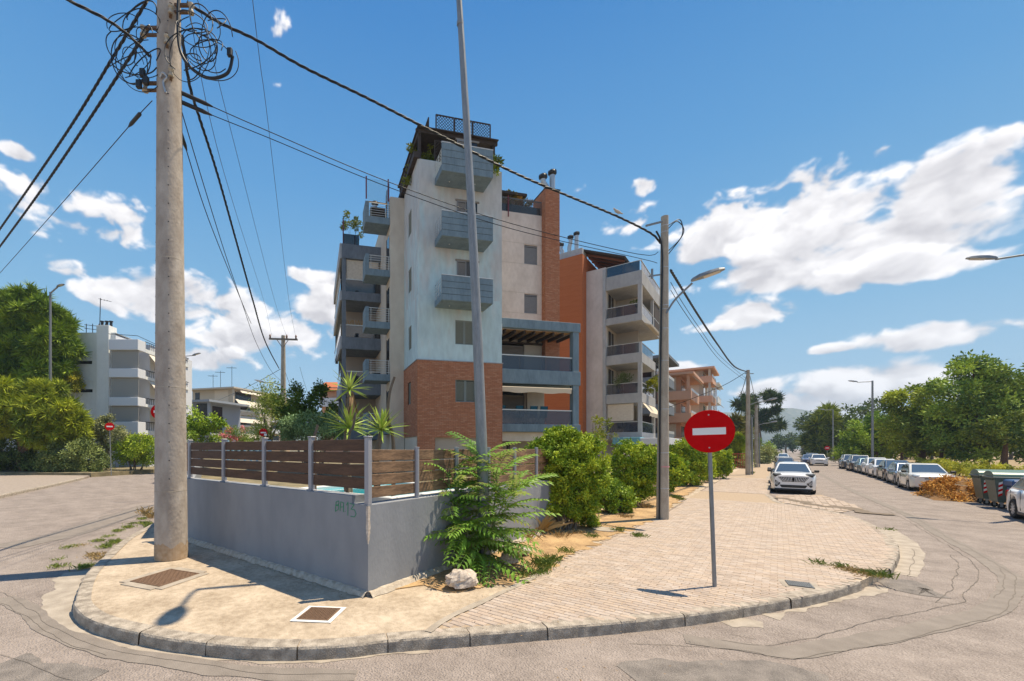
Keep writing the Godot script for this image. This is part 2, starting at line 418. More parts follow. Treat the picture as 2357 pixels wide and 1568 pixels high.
const KERB := [[352, 1205], [330, 1217], [288, 1240], [243, 1279], [208, 1313], [189, 1342], [179, 1372], [178, 1392], [194, 1411], [222, 1427], [264, 1440], [312, 1451], [378, 1464], [441, 1473], [550, 1484], [642, 1487], [729, 1486], [818, 1480], [892, 1471], [1107, 1455], [1305, 1439], [1480, 1424], [1640, 1405], [1783, 1382], [1897, 1361], [1978, 1338]]
const KERB2 := [[2046, 1309], [2064, 1272], [2063, 1255], [2051, 1236], [2026, 1218], [2003, 1205], [1961, 1188], [1907, 1176], [1833, 1164], [1795, 1156], [1780, 1146], [1770, 1137], [1771, 1120], [1771, 1097]]

func make_ground() -> void:
	var b := MB.new()
	b.quad(Vector3(-900, 0, 60), Vector3(900, 0, 60), Vector3(900, 0, -1500), Vector3(-900, 0, -1500))
	kind(put("road", b, M.asphalt), "structure")
	# the paved corner: a slab with its kerb line
	var k1 := path3(KERB, 0.15, 0.12)
	var k2 := path3(KERB2, 0.15, 0.12)
	var far := st(260, -0.38, 0.15)
	var wl := st(0, 0)
	var slab := PackedVector2Array()
	for p in k1: slab.append(Vector2(p.x, p.z))
	for p in k2: slab.append(Vector2(p.x, p.z))
	slab.append(Vector2(far.x, far.z))
	var far2 := st(260, -5.0); slab.append(Vector2(far2.x, far2.z))
	var back := st(60, -20); slab.append(Vector2(back.x, back.z))
	var lf := Vector3(-7.2, 0, -12.4) + EV * 60; slab.append(Vector2(lf.x, lf.z))
	b = MB.new(); b.prism(slab, -0.1, 0.142)
	var pave := put("pavement", b, M.concrete); kind(pave, "structure")
	# kerb stones, one by one
	var kn := Node3D.new(); kn.name = "kerb"; add_child(kn); kind(kn, "structure")
	for set_ in [[k1, 1.02], [k2, 1.0]]:
		var pts: PackedVector3Array = set_[0]
		var acc := 0.0
		var seg := PackedVector3Array([pts[0]])
		for i in range(1, pts.size()):
			acc += pts[i].distance_to(pts[i - 1]); seg.append(pts[i])
			if acc > set_[1] - 0.06 or i == pts.size() - 1:
				if seg.size() > 1: kerb_stone(seg, kn)
				seg = PackedVector3Array([pts[i]]); acc = 0.0
	var s0 := sn(k2[k2.size() - 1]).x
	for i in 14:
		var q := PackedVector3Array([st(s0 + i * 1.5, -0.38, 0.15), st(s0 + i * 1.5 + 1.5, -0.38, 0.15)])
		kerb_stone(q, kn)
	b = MB.new()
	b.box(st(s0 + 21 + 60, -0.45, 0.06), Vector3(120, 0.19, 0.15), yaw(DV))
	put("kerb_run", b, M.kerb, kn)
	# ragged concrete aprons along the kerb, repair bands and cracks in the asphalt
	var ap := MB.new()
	ribbon(ap, path3(KERB.slice(4, 16), 0.0, 0.08), -0.02, 0.42, 0.004, 0.16, 3)
	ribbon(ap, path3([[560, 1506], [700, 1510], [800, 1504], [900, 1494], [980, 1486]], 0.0, 0.08), 0.02, 0.2, 0.004, 0.14, 4)
	ribbon(ap, path3([z8([570, 1030]), z8([700, 1020]), z8([800, 1035])], 0.0, 0.06), -0.13, 0.16, 0.004, 0.16, 5)
	ribbon(ap, path3([z8([820, 985]), z8([1000, 950]), z8([1200, 905]), z8([1370, 850]), z8([1520, 815])], 0.0, 0.06), -0.1, 0.1, 0.004, 0.2, 6)
	ribbon(ap, path3([z8([1570, 730]), z8([1625, 660]), z8([1640, 600]), z8([1610, 540]), z8([1500, 460])], 0.0, 0.08), -0.15, 0.3, 0.004, 0.05, 7)
	kind(put("gutter_apron", ap, M.apron), "structure")
	var bd := MB.new()
	ribbon(bd, path3([z7([0, 800]), z7([200, 900]), z7([330, 1010]), z7([480, 1075]), z7([700, 1150]), z7([900, 1195]), z7([1300, 1255]), z7([1700, 1300]), z7([2357, 1320])], 0.0, 0.1), -0.16, 0.1, 0.006, 0.06, 8)
	ribbon(bd, path3([z8([330, 1120]), z8([600, 1160]), z8([950, 1200]), z8([1300, 1150]), z8([1700, 1075]), z8([2000, 1000]), z8([2200, 930]), z8([2290, 800]), z8([2230, 720]), z8([2030, 590]), z8([1880, 510]), z8([1680, 390]), z8([1480, 300]), z8([1280, 210]), z8([1130, 130])], 0.0, 0.1), -0.14, 0.14, 0.006, 0.05, 9)
	ribbon(bd, path3([z7([0, 460]), z7([500, 350]), z7([1000, 180])], 0.0, 0.2), -0.5, 0.5, 0.006, 0.2, 10)
	kind(put("road_repair_band", bd, M.asphalt_band), "structure")
	var pt := MB.new()
	ribbon(pt, path3([z8([1560, 760]), z8([1700, 830]), z8([1850, 850])], 0.0, 0.1), -0.32, 0.3, 0.005, 0.12, 12)
	ribbon(pt, path3([z7([0, 1230]), z7([300, 1290]), z7([600, 1343])], 0.0, 0.1), -0.25, 0.3, 0.005, 0.2, 14)
	ribbon(pt, path3([z8([0, 1340]), z8([500, 1290]), z8([900, 1330]), z8([1200, 1400])], 0.0, 0.1), -0.2, 0.35, 0.005, 0.2, 15)
	kind(put("road_patch", pt, M.asphalt_patch), "structure")
	var ck := MB.new()
	var lines := [[[0, 1150], [330, 1160], [640, 1190], [760, 1205], [940, 1238], [1300, 1198], [1700, 1112], [2000, 1035], [2230, 955], [2320, 800], [2250, 715], [2050, 590], [1900, 515], [1700, 395], [1500, 320], [1300, 235]],
		[[550, 1130], [830, 1162], [1200, 1090], [1500, 1010], [1800, 945], [2000, 905], [2010, 840], [2085, 760], [2080, 690], [1980, 615], [1800, 500], [1650, 410], [1450, 310]],
		[[1830, 905], [1930, 800], [1965, 700], [1925, 620]], [[1690, 585], [1705, 650], [1660, 745]], [[1540, 845], [1700, 880], [1830, 905], [2000, 915]], [[2240, 955], [2357, 975]], [[1640, 380], [2000, 392], [2357, 405]],
		[[2210, 700], [2240, 780], [2180, 880]], [[600, 1095], [760, 1130]]]
	var sd := 40
	for l in lines:
		var q := []
		for p in l: q.append(z8(p))
		sd += 1
		ribbon(ck, path3(q, 0.0, 0.05), -0.004, 0.004, 0.009, 0.06, sd, true)
	for l in [[[0, 755], [200, 872], [330, 985], [480, 1050], [700, 1128], [900, 1172], [1300, 1235], [1700, 1290], [2357, 1305]], [[0, 830], [200, 930], [330, 1040], [480, 1105], [700, 1180]], [[0, 1170], [200, 1245], [480, 1335]]]:
		var q := []
		for p in l: q.append(z7(p))
		sd += 1
		ribbon(ck, path3(q, 0.0, 0.05), -0.003, 0.003, 0.009, 0.05, sd, true)
	kind(put("road_crack", ck, M.crack), "structure")
	make_pavers()
	var jl := MB.new()
	ribbon(jl, path3([[985, 1456], [1042, 1418], [1130, 1377], [1219, 1335], [1238, 1322]], 0.15, 0.06), -0.05, 0.05, 0.1605, 0.02, 16)
	kind(put("paving_joint", jl, M.apron), "structure")
	# soil strip by the wall and the hedges
	b = MB.new()
	var soil := PackedVector2Array()
	var sf := noise(1.3, 71, 4)
	var line := path3([[985, 1349], [1015, 1360], [1060, 1364], [1110, 1350], [1180, 1340], [1236, 1320], [1330, 1275], [1400, 1241], [1510, 1193], [1560, 1155], [1620, 1112], [1680, 1082]], 0.15, 0.06)
	for i in line.size():
		var w := line[i] + NV * (sf.get_noise_2d(line[i].x * 1.2, line[i].z * 1.2) * 0.32)
		soil.append(Vector2(w.x, w.z))
	for w in [st(90, -3.3), st(90, -5.2), st(10, -4.8), st(4.7, -4.72)]: soil.append(Vector2(w.x, w.z))
	b.prism(soil, 0.1, 0.1595)
	kind(put("soil_strip", b, M.soil), "structure")
	# garden behind the wall, kept up by it
	b = MB.new()
	var corner := st(4.45, -4.83)
	var wend := corner - NV * 6.5
	var g := PackedVector2Array()
	for w in [corner + DV * 0.15 - NV * 0.15, wend + DV * 0.15, wend + EV * 60, st(80, -30), st(80, -4.9)]: g.append(Vector2(w.x, w.z))
	b.prism(g, 0.0, 1.0)
	kind(put("garden_ground", b, M.garden), "structure")
	# beyond the side street: verge and far pavement
	b = MB.new()
	var v := PackedVector2Array()
	for w in [Vector3(-26.6, 0, -35.2), Vector3(-24.5, 0, -43), Vector3(-28, 0, -60), Vector3(-60, 0, -130), Vector3(-200, 0, -130), Vector3(-200, 0, -10), Vector3(-60, 0, -38)]: v.append(Vector2(w.x, w.z))
	b.prism(v, -0.1, 0.35)
	kind(put("verge", b, M.garden), "structure")
	b = MB.new()
	v = flat([[-200, 1190], [0, 1140], [120, 1115], [196, 1098], [206, 1095], [150, 1090], [0, 1092], [-200, 1096]], 0.15)
	b.prism(v, -0.1, 0.15)
	var fp := put("far_pavement", b, M.far_pave); kind(fp, "structure")
	var edge := path3([[-150, 1178], [0, 1140], [120, 1115], [196, 1098]], 0.15, 0.3)
	var seg2 := PackedVector3Array()
	for i in edge.size():
		seg2.append(edge[i])
		if seg2.size() == 6: kerb_stone(seg2, fp); seg2 = PackedVector3Array([edge[i]])
	# ground across the avenue
	b = MB.new()
	v = PackedVector2Array()
	for w in [st(18, 8.9), st(260, 8.9), st(400, 300), st(-20, 300), st(10, 12)]: v.append(Vector2(w.x, w.z))
	b.prism(v, -0.1, 0.14)
	kind(put("park_ground", b, M.dry_ground), "structure")
	b = MB.new()
	v = PackedVector2Array()
	for w in [st(120, -6), st(420, -6), st(420, -400), st(60, -400), st(60, -40)]: v.append(Vector2(w.x, w.z))
	b.prism(v, -0.1, 0.2)
	kind(put("far_ground", b, M.garden), "structure")
	# far hills
	var hb := MB.new()
	var hf := noise(0.004, 5, 4)
	for i in 60:
		var pr := []
		for j in [i, i + 1]:
			var x: float = -400.0 + j * 45.0
			var hgt := 40.0 + 95.0 * exp(-pow((x - 1150.0) / 420.0, 2.0)) + hf.get_noise_1d(x) * 26.0
			pr.append([Vector3(x, 0, -1250), Vector3(x, hgt * 0.55, -1320 + hf.get_noise_1d(x * 3.0) * 40.0), Vector3(x, hgt, -1420)])
		for k in 2: hb.quad(pr[0][k], pr[1][k], pr[1][k + 1], pr[0][k + 1])
	kind(put("hills", hb, M.hill), "structure")

func kerb_stone(seg: PackedVector3Array, kn: Node) -> void:
	# a bent, slightly worn stone: top, rounded arris, outer face; ends drawn in a little so the joints stay open
	var b := MB.new()
	var prof := [[0.165, 0.0], [0.0, 0.0], [-0.022, -0.008], [-0.034, -0.03], [-0.045, -0.17]]   # [inwards, up]
	var rings := []
	var jut := rng.randf_range(-0.008, 0.008)
	var m := seg.size()
	for i in m:
		var t := (seg[mini(i + 1, m - 1)] - seg[maxi(i - 1, 0)]).normalized()
		var s := t.cross(Vector3.UP)   # outwards
		var p := seg[i]
		if i == 0: p += t * 0.007
		if i == m - 1: p -= t * 0.007
		var ring := []
		for q in prof: ring.append(p - s * q[0] + Vector3.UP * (q[1] + 0.004 + jut * 0.5) + s * (jut + rng.randf_range(-0.004, 0.004) if q[1] < 0 else 0.0))
		rings.append(ring)
	for i in m - 1:
		for k in prof.size() - 1:
			b.edge(rings[i][k], rings[i + 1][k], rings[i + 1][k + 1], rings[i][k + 1], (rings[i][0] + rings[i + 1][0]) / 2 - Vector3.UP * 0.2)
	for e in [0, m - 1]:
		var r = rings[e]
		b.quad(r[0], r[1], r[4], r[0] - Vector3.UP * 0.17)
	put("kerb_stone", b, M.kerb, kn)

func make_pavers() -> void:
	# bed, then brick pavers laid in rows across the pavement; the largest ones are pieces of their own
	var edge := []
	for p in [[1000, 1446], [1042, 1419], [1219, 1336], [1240, 1320], [1330, 1275], [1400, 1241], [1508, 1194]]: edge.append(sn(gp(p[0], p[1], 0.15)))
	for q in [Vector2(17, -2.9), Vector2(22, -3.05), Vector2(75, -3.1), Vector2(75, -0.58)]: edge.append(q)
	var k2 := path3(KERB2, 0.15, 0.25)
	for i in range(k2.size() - 1, -1, -1):
		var q := sn(k2[i]); edge.append(q + (Vector2(5.0, -3.5) - q).normalized() * 0.18)
	var k1 := path3(KERB, 0.15, 0.25)
	for i in range(k1.size() - 1, 0, -1):
		var q := sn(k1[i])
		if q.y > sn(gp(960, 1462, 0.15)).y: edge.append(q + (Vector2(5.0, -3.5) - q).normalized() * 0.18)
	var poly := PackedVector2Array(edge)
	var bed := MB.new()
	var xz := PackedVector2Array()
	for q in poly: var w := st(q.x, q.y); xz.append(Vector2(w.x, w.z))
	bed.prism(xz, 0.1, 0.1465)
	var base := put("paver_bed", bed, M.paver_bed); kind(base, "structure")
	var L := 0.2
	var Wd := 0.1
	var bs := yaw(NV)
	var one := []
	for v in 3:
		var pb := MB.new()
		var x := (L - 0.006) / 2; var z := (Wd - 0.006) / 2
		var k := 0.006
		var t := [Vector3(-x + k, 0.0, z - k), Vector3(x - k, 0.0, z - k), Vector3(x - k, 0.0, -z + k), Vector3(-x + k, 0.0, -z + k)]
		var d := [Vector3(-x, -0.009, z), Vector3(x, -0.009, z), Vector3(x, -0.009, -z), Vector3(-x, -0.009, -z)]
		pb.quad(t[0], t[1], t[2], t[3])
		for i in 4: pb.quad(d[i], d[(i + 1) % 4], t[(i + 1) % 4], t[i])
		one.append(pb.mesh())
	var cand := []
	var smin := 4.0; var smax := 75.0
	var rows := int((smax - smin) / Wd)
	var rest := [MB.new(), MB.new(), MB.new(), MB.new()]
	for i in rows:
		var s := smin + i * Wd
		if s > 40.0: break
		var sh := 0.1 * (i % 2)
		var n := -5.2 + sh
		while n < 3.6:
			n += L
			var q := Vector2(s, n)
			if s > 22.3 and s < 26.6: continue
			if not Geometry2D.is_point_in_polygon(q, poly): continue
			var w := st(s, n, 0.155 + rng.randf_range(-0.0015, 0.0015))
			cand.append([-w.z, w])
	cand.sort_custom(func(a, c): return a[0] < c[0])
	for i in cand.size():
		var w: Vector3 = cand[i][1]
		var m := rng.randi() % 4
		var tilt := bs * Basis(Vector3.RIGHT, rng.randf_range(-0.012, 0.012)) * Basis(Vector3.BACK, rng.randf_range(-0.008, 0.008))
		if i < 290:
			put("paver", one[i % 3], M.paver[m], base, Transform3D(tilt, w))
		else:
			var r: MB = rest[m]
			var me: ArrayMesh = one[0]
			var x := (L - 0.006) / 2; var z := (Wd - 0.006) / 2
			var c := [w + tilt * Vector3(-x, 0, z), w + tilt * Vector3(x, 0, z), w + tilt * Vector3(x, 0, -z), w + tilt * Vector3(-x, 0, -z)]
			r.quad(c[0], c[1], c[2], c[3])
			var dn := Vector3.DOWN * 0.009
			for j in 4: r.quad(c[j] + dn, c[(j + 1) % 4] + dn, c[(j + 1) % 4], c[j])
	for m in 4: kind(put("more_pavers", rest[m], M.paver[m], base), "stuff")
	# parking bay of square setts with a dirty patch
	var bay := MB.new()
	var sq := []
	for p in [[1783, 1141], [1890, 1140], [1955, 1160], [1985, 1172], [1930, 1181], [1850, 1166], [1800, 1158]]: sq.append(p)
	bay.prism(flat(sq, 0.0), -0.02, 0.012)
	var bn := put("parking_bay", bay, M.paver_bed); kind(bn, "structure")
	var bp := sn(gp(1783, 1141)); var poly2 := PackedVector2Array()
	for p in sq: poly2.append(sn(gp(p[0], p[1])))
	var sett := MB.new()
	sett.box(Vector3.ZERO, Vector3(0.19, 0.02, 0.19))
	var sm := sett.mesh()
	var cnt := 0
	for i in 60:
		for j in 30:
			var q := Vector2(bp.x - 6.0 + i * 0.205, bp.y - 1.0 + j * 0.205)
			if Geometry2D.is_point_in_polygon(q, poly2) and rng.randf() > 0.06 and cnt < 280:
				cnt += 1
				put("sett", sm, M.paver[(i * 3 + j) % 4], bn, Transform3D(yaw(NV), st(q.x, q.y, 0.016 + rng.randf_range(-0.003, 0.003))))
	var dirt := MB.new()
	ribbon(dirt, path3([z8([880, 280]), z8([1000, 300]), z8([1130, 330]), z8([1300, 345]), z8([1540, 385])], 0.0, 0.15), -0.3, 0.25, 0.03, 0.5, 60)
	kind(put("dirt_patch", dirt, M.dirt), "stuff")
	bn.set_meta("kind", "structure")

# ---------- wall and fence
func make_wall() -> void:
	var corner := st(4.49, -4.69)     # outer corner
	var w := thing("garden_wall", "low smooth grey rendered wall with a chipped corner and green graffiti", "wall", Vector3.ZERO)
	var bl := yaw(-NV)
	var br := yaw(DV)
	# side facing the corner of the streets, with the step down near its end; the other side lower
	var a := MB.new()
	var lp := PackedVector2Array()
	for c in [corner, corner - NV * 6.6, corner - NV * 6.6 + DV * 0.28, corner - NV * 0.28 + DV * 0.28, corner - NV * 0.28 + DV * 7.3, corner + DV * 7.3]: lp.append(Vector2(c.x, c.z))
	a.prism(lp, 0.1, 1.5)
	a.box(corner - NV * (0.36 + 3.12) + DV * 0.14 + Vector3.UP * 1.56, Vector3(6.24, 0.12, 0.28), bl)
	put("wall", a, M.grey_wall, w)
	# lumpy mortar along the foot
	a = MB.new()
	for run in [[corner, -NV, 6.6, -DV], [corner, DV, 6.0, NV]]:
		var f := noise(0.9, 8, 3)
		var prev := []
		for i in int(run[2] / 0.06):
			var t: float = i * 0.06
			var p: Vector3 = run[0] + run[1] * t
			var k: float = 0.05 + f.get_noise_2d(t * 3.0, 3) * 0.05
			var o: Vector3 = run[3]
			var ring := [p + Vector3.UP * (0.21 + k * 0.5) + o * 0.004, p + o * (0.03 + k * 0.5) + Vector3.UP * (0.2 + k * 0.3), p + o * (0.06 + k) + Vector3.UP * 0.15]
			if i > 0:
				for j in 2: a.edge(prev[j], ring[j], ring[j + 1], prev[j + 1], p - o - Vector3.UP)
			prev = ring
	put("mortar_foot", a, M.wall_base, w)
	# the broken arris at the corner
	a = MB.new()
	var fc := noise(3.0, 21, 2)
	var pv := []
	for i in 15:
		var t := i / 14.0
		var y := 1.485 - t * 0.56
		var k := (0.028 + 0.02 * fc.get_noise_1d(i * 1.7)) * (1.0 if t < 0.8 else (1.0 - t) * 5.0) + 0.004
		var c := corner + Vector3.UP * y
		var row := [c - NV * k * 1.1 - DV * 0.003, c - DV * 0.004 + NV * 0.004, c + DV * k * 1.2 + NV * 0.003]
		if i > 0:
			for j in 2: a.edge(pv[j], row[j], row[j + 1], pv[j + 1], c + DV - NV)
		pv = row
	put("chipped_edge", a, M.chip, w)
	# graffiti 0 A 7 . 1 3, drawn with a marker
	a = MB.new()
	var sx := 0.00121; var sy := 0.00119
	for stroke in [[[1408, 640], [1428, 632], [1432, 650], [1412, 672], [1430, 668], [1428, 700], [1402, 718], [1404, 690], [1408, 640]], [[1402, 668], [1428, 662]], [[1440, 715], [1446, 640], [1470, 648], [1468, 722]], [[1444, 684], [1468, 680]], [[1480, 716], [1482, 721]], [[1492, 668], [1506, 640], [1504, 752]], [[1520, 652], [1556, 664], [1530, 700], [1560, 706], [1572, 740], [1558, 764], [1526, 758]]]:
		var p := PackedVector3Array()
		for q in stroke:
			var px: float = 377.7 + q[0] * 0.28103; var py: float = 975.7 + q[1] * 0.28103
			# where this ray meets the wall's outer face
			var dir := Vector3((px - CX) / FL, (HY - py) / FL, -1)
			var o := Vector3(0, CAMH, 0)
			var t := (corner - DV * 0.003 - o).dot(DV) / dir.dot(DV)
			p.append(o + dir * t)
		for i in p.size() - 1: a.bar(p[i], p[i + 1], 0.0055, 5)
	put("graffiti", a, M.graffiti, w)
	# fence: posts and boards, one by one
	var f := thing("plank_fence", "brown horizontal plank fence with grey metal posts on top of the grey wall", "fence", Vector3.ZERO)
	var posts_l := [0.07, 1.5, 2.98, 4.6, 6.3]
	var off := DV * 0.1
	for i in posts_l.size():
		var x: float = posts_l[i]
		var bm := MB.new()
		var y0 := 1.5 if i == 0 else 1.62
		var y1 := 2.51 if i == 0 else 2.53
		var c := corner - NV * x + off
		if i == 0: c = corner - NV * 0.06 + DV * 0.06
		bm.bbox(Vector3(0, 0, 0) + c + Vector3.UP * (y0 + y1) / 2, Vector3(0.085, y1 - y0, 0.085), 0.006, bl)
		var po := put("post", bm, M.post, f)
		var cp := MB.new()
		cp.bbox(c + Vector3.UP * (y1 + 0.012), Vector3(0.105, 0.022, 0.105), 0.006, bl)
		put("cap", cp, M.post, po)
		var fl := MB.new()
		fl.bbox(c + Vector3.UP * (y0 + 0.012), Vector3(0.13, 0.02, 0.13), 0.004, bl)
		if i > 0: put("foot_plate", fl, M.post, po)
	for i in 4:
		var x0: float = posts_l[i] + 0.05; var x1: float = posts_l[i + 1] - 0.05
		for j in 4:
			var bm := MB.new()
			bm.bbox(Vector3.ZERO, Vector3(x1 - x0, 0.176 + rng.randf_range(-0.004, 0.004), 0.026), 0.005)
			var c := corner - NV * (x0 + x1) / 2 + off + DV * 0.01 + Vector3.UP * (1.81 + j * 0.196)
			put("board", bm, M.board[rng.randi() % 3], f, Transform3D(bl * Basis(Vector3.BACK, rng.randf_range(-0.004, 0.004)), c))
	var posts_r := [1.25, 2.45, 3.65, 4.85, 6.05, 7.2]
	for x in posts_r:
		var bm := MB.new()
		var c: Vector3 = corner + DV * x - NV * 0.1
		bm.tube(PackedVector3Array([c + Vector3.UP * 1.5, c + Vector3.UP * 2.36]), 0.042, 14)
		var po := put("post", bm, M.post, f)
		var cp := MB.new(); cp.lathe(c + Vector3.UP * 2.355, [[0.046, 0.0], [0.046, 0.015], [0.0, 0.02]], 14); put("cap", cp, M.post, po)
	var prevx := 0.1
	for x in posts_r:
		for j in 4:
			var bm := MB.new()
			var ln: float = x - prevx - 0.09
			bm.bbox(Vector3.ZERO, Vector3(ln, 0.172, 0.026), 0.005)
			var c: Vector3 = corner + DV * (prevx + x) / 2 - NV * 0.12 + Vector3.UP * (1.67 + j * 0.19)
			put("board", bm, M.board_worn, f, Transform3D(br * Basis(Vector3.BACK, rng.randf_range(-0.008, 0.008)), c))
		prevx = x
	# the fence goes on beside the side street
	var we := corner - NV * 6.42
	var g := thing("plank_fence", "brown plank fence on a low wall running back beside the side street", "fence", Vector3.ZERO)
	var be := yaw(EV)
	var wl := MB.new(); wl.box(we + EV * 7.2 + DV * 0.1 + Vector3.UP * 0.8, Vector3(13.6, 1.6, 0.26), be); put("wall", wl, M.grey_wall, g)
	for i in 9:
		if i > 0:
			var pb := MB.new(); pb.box(we + EV * (0.35 + i * 1.6) + Vector3.UP * 2.05, Vector3(0.08, 0.92, 0.08), be); put("post", pb, M.post, g)
		if i < 8:
			for j in 4:
				var bb := MB.new(); bb.box(Vector3.ZERO, Vector3(1.5, 0.176, 0.026))
				put("board", bb, M.board[j % 3], g, Transform3D(be, we + EV * (1.15 + i * 1.6) + Vector3.UP * (1.81 + j * 0.196)))

# ---------- covers in the pavement
func make_covers() -> void:
	var defs := [
		[[[880, 680], [1060, 712], [1305, 632], [1130, 605]], "square rusty manhole cover set in concrete beside the concrete utility pole", 0.0],
		[[[1980, 930], [2165, 938], [2250, 865], [2065, 858]], "small rusty manhole cover with a white painted border", 0.07]]
	for d in defs:
		var q := []
		for p in d[0]: var zz := z7(p); q.append(gp(zz[0], zz[1], 0.155))
		var c: Vector3 = (q[0] + q[1] + q[2] + q[3]) / 4
		var ux: Vector3 = ((q[1] - q[0]) + (q[2] - q[3])) / 2; var uz: Vector3 = ((q[3] - q[0]) + (q[2] - q[1])) / 2
		var t := thing("manhole_cover", d[1], "manhole cover", c)
		var b := MB.new()
		b.edge(-ux / 2 - uz / 2, ux / 2 - uz / 2, ux / 2 + uz / 2, -ux / 2 + uz / 2, Vector3.DOWN)
		put("plate", b, M.rust, t, Transform3D(Basis(), Vector3.UP * 0.004))
		# raised tread bars
		b = MB.new()
		for i in 14:
			for j in 14:
				var p := ux * ((i + 0.5) / 14.0 - 0.5) + uz * ((j + 0.5) / 14.0 - 0.5)
				var bs := yaw(ux + uz if (i + j) % 2 == 0 else ux - uz)
				b.box(p + Vector3.UP * 0.007, Vector3(ux.length() / 14.0 * 0.8, 0.008, 0.009), bs)
		kind(put("tread", b, M.rust, t), "stuff")
		b = MB.new()
		for s in [-1, 1]:
			b.bbox(ux * 0.53 * s + Vector3.UP * 0.001, Vector3(uz.length() * 1.08, 0.012, 0.02), 0.003, yaw(uz))
			b.bbox(uz * 0.53 * s + Vector3.UP * 0.001, Vector3(ux.length() * 1.08, 0.012, 0.02), 0.003, yaw(ux))
		put("frame", b, M.rust, t)
		b = MB.new()
		if d[2] > 0:
			for s in [-1, 1]:
				b.box(ux * s * (0.55 + 0.03 / ux.length()) - Vector3.UP * 0.004, Vector3(uz.length() * 1.08 + 0.12, 0.006, 0.055), yaw(uz))
				b.box(uz * s * (0.55 + 0.03 / uz.length()) - Vector3.UP * 0.0043, Vector3(ux.length() * 1.08 + 0.01, 0.006, 0.055), yaw(ux))
			put("painted_border", b, M.white_paint, t)
		else:
			for s in [-1, 1]:
				b.box(ux * s * 0.66 - Vector3.UP * 0.008, Vector3(uz.length() * 1.3, 0.016, uz.length() * 0.2), yaw(uz))
				b.box(uz * s * 0.66 - Vector3.UP * 0.0085, Vector3(ux.length() * 1.1, 0.016, uz.length() * 0.2), yaw(ux))
			put("concrete_surround", b, M.apron, t)
	var p := z8([1018, 797]); var c := gp(p[0], p[1], 0.158)
	var t := thing("drain_grate", "slotted metal drain grate let into the brick paving", "grate", c)
	var a0 := z8([940, 787]); var a1 := z8([1095, 806])
	var dir := gp(a1[0], a1[1], 0.158) - gp(a0[0], a0[1], 0.158)
	var bs := yaw(dir); var L := dir.length(); var Wd := 0.3
	var b := MB.new()
	b.box(Vector3.UP * -0.004, Vector3(L + 0.16, 0.01, Wd + 0.14), bs); put("mortar_surround", b, M.apron, t)
	b = MB.new(); b.box(Vector3.UP * 0.003, Vector3(L, 0.006, Wd), bs); put("pit", b, M.black, t)
	b = MB.new()
	for i in 11: b.bbox(bs.x * (i / 10.0 - 0.5) * (L - 0.03) + Vector3.UP * 0.01, Vector3(0.018, 0.014, Wd), 0.002, bs)
	for j in 4: b.bbox(bs.z * (j / 3.0 - 0.5) * (Wd - 0.02) + Vector3.UP * 0.0105, Vector3(L, 0.013, 0.02), 0.002, bs)
	put("bars", b, M.lamp_dark, t)
	# the small round pale cover by the pole
	var rc := gp(1392, 1219, 0.163)
	b = MB.new(); b.lathe(Vector3.ZERO, [[0.33, 0.0], [0.33, 0.012], [0.31, 0.02], [0.0, 0.02]], 28)
	var o := put("manhole_cover", b, M.apron, self, Transform3D(Basis(), rc)); tag(o, "round pale concrete cover lying in the sandy soil", "manhole cover")

# ---------- buildings. Local axes: x along the front, y up, depth v backwards
func lb(b: MB, x0: float, x1: float, y0: float, y1: float, v0: float, v1: float) -> void:
	b.box(Vector3((x0 + x1) / 2, (y0 + y1) / 2, -(v0 + v1) / 2), Vector3(x1 - x0, y1 - y0, v1 - v0))
func lpart(called: String, m: Material, p: Node, x0: float, x1: float, y0: float, y1: float, v0: float, v1: float, k: float = 0.0) -> MeshInstance3D:
	var b := MB.new()
	if k > 0: b.bbox(Vector3((x0 + x1) / 2, (y0 + y1) / 2, -(v0 + v1) / 2), Vector3(x1 - x0, y1 - y0, v1 - v0), k)
	else: lb(b, x0, x1, y0, y1, v0, v1)
	return put(called, b, m, p)
# a wall sheet with openings: o origin, ux along, height up, n outwards; holes [x0, x1, y0, y1] with reveals of depth r
func sheet(b: MB, o: Vector3, ux: Vector3, n: Vector3, w: float, h: float, holes: Array, r: float) -> void:
	var xs := [0.0, w]; var ys := [0.0, h]
	for q in holes:
		xs.append(q[0]); xs.append(q[1]); ys.append(q[2]); ys.append(q[3])
	xs.sort(); ys.sort()
	for i in xs.size() - 1:
		for j in ys.size() - 1:
			var cx: float = (xs[i] + xs[i + 1]) / 2; var cy: float = (ys[j] + ys[j + 1]) / 2
			if xs[i + 1] - xs[i] < 0.001 or ys[j + 1] - ys[j] < 0.001: continue
			var inside := false
			for q in holes:
				if cx > q[0] and cx < q[1] and cy > q[2] and cy < q[3]: inside = true
			if inside: continue
			b.edge(o + ux * xs[i] + Vector3.UP * ys[j], o + ux * xs[i + 1] + Vector3.UP * ys[j], o + ux * xs[i + 1] + Vector3.UP * ys[j + 1], o + ux * xs[i] + Vector3.UP * ys[j + 1], o + ux * cx + Vector3.UP * cy - n)
	for q in holes:
		var c := [o + ux * q[0] + Vector3.UP * q[2], o + ux * q[1] + Vector3.UP * q[2], o + ux * q[1] + Vector3.UP * q[3], o + ux * q[0] + Vector3.UP * q[3]]
		for i in 4: b.quad(c[i], c[(i + 1) % 4], c[(i + 1) % 4] - n * r, c[i] - n * r)
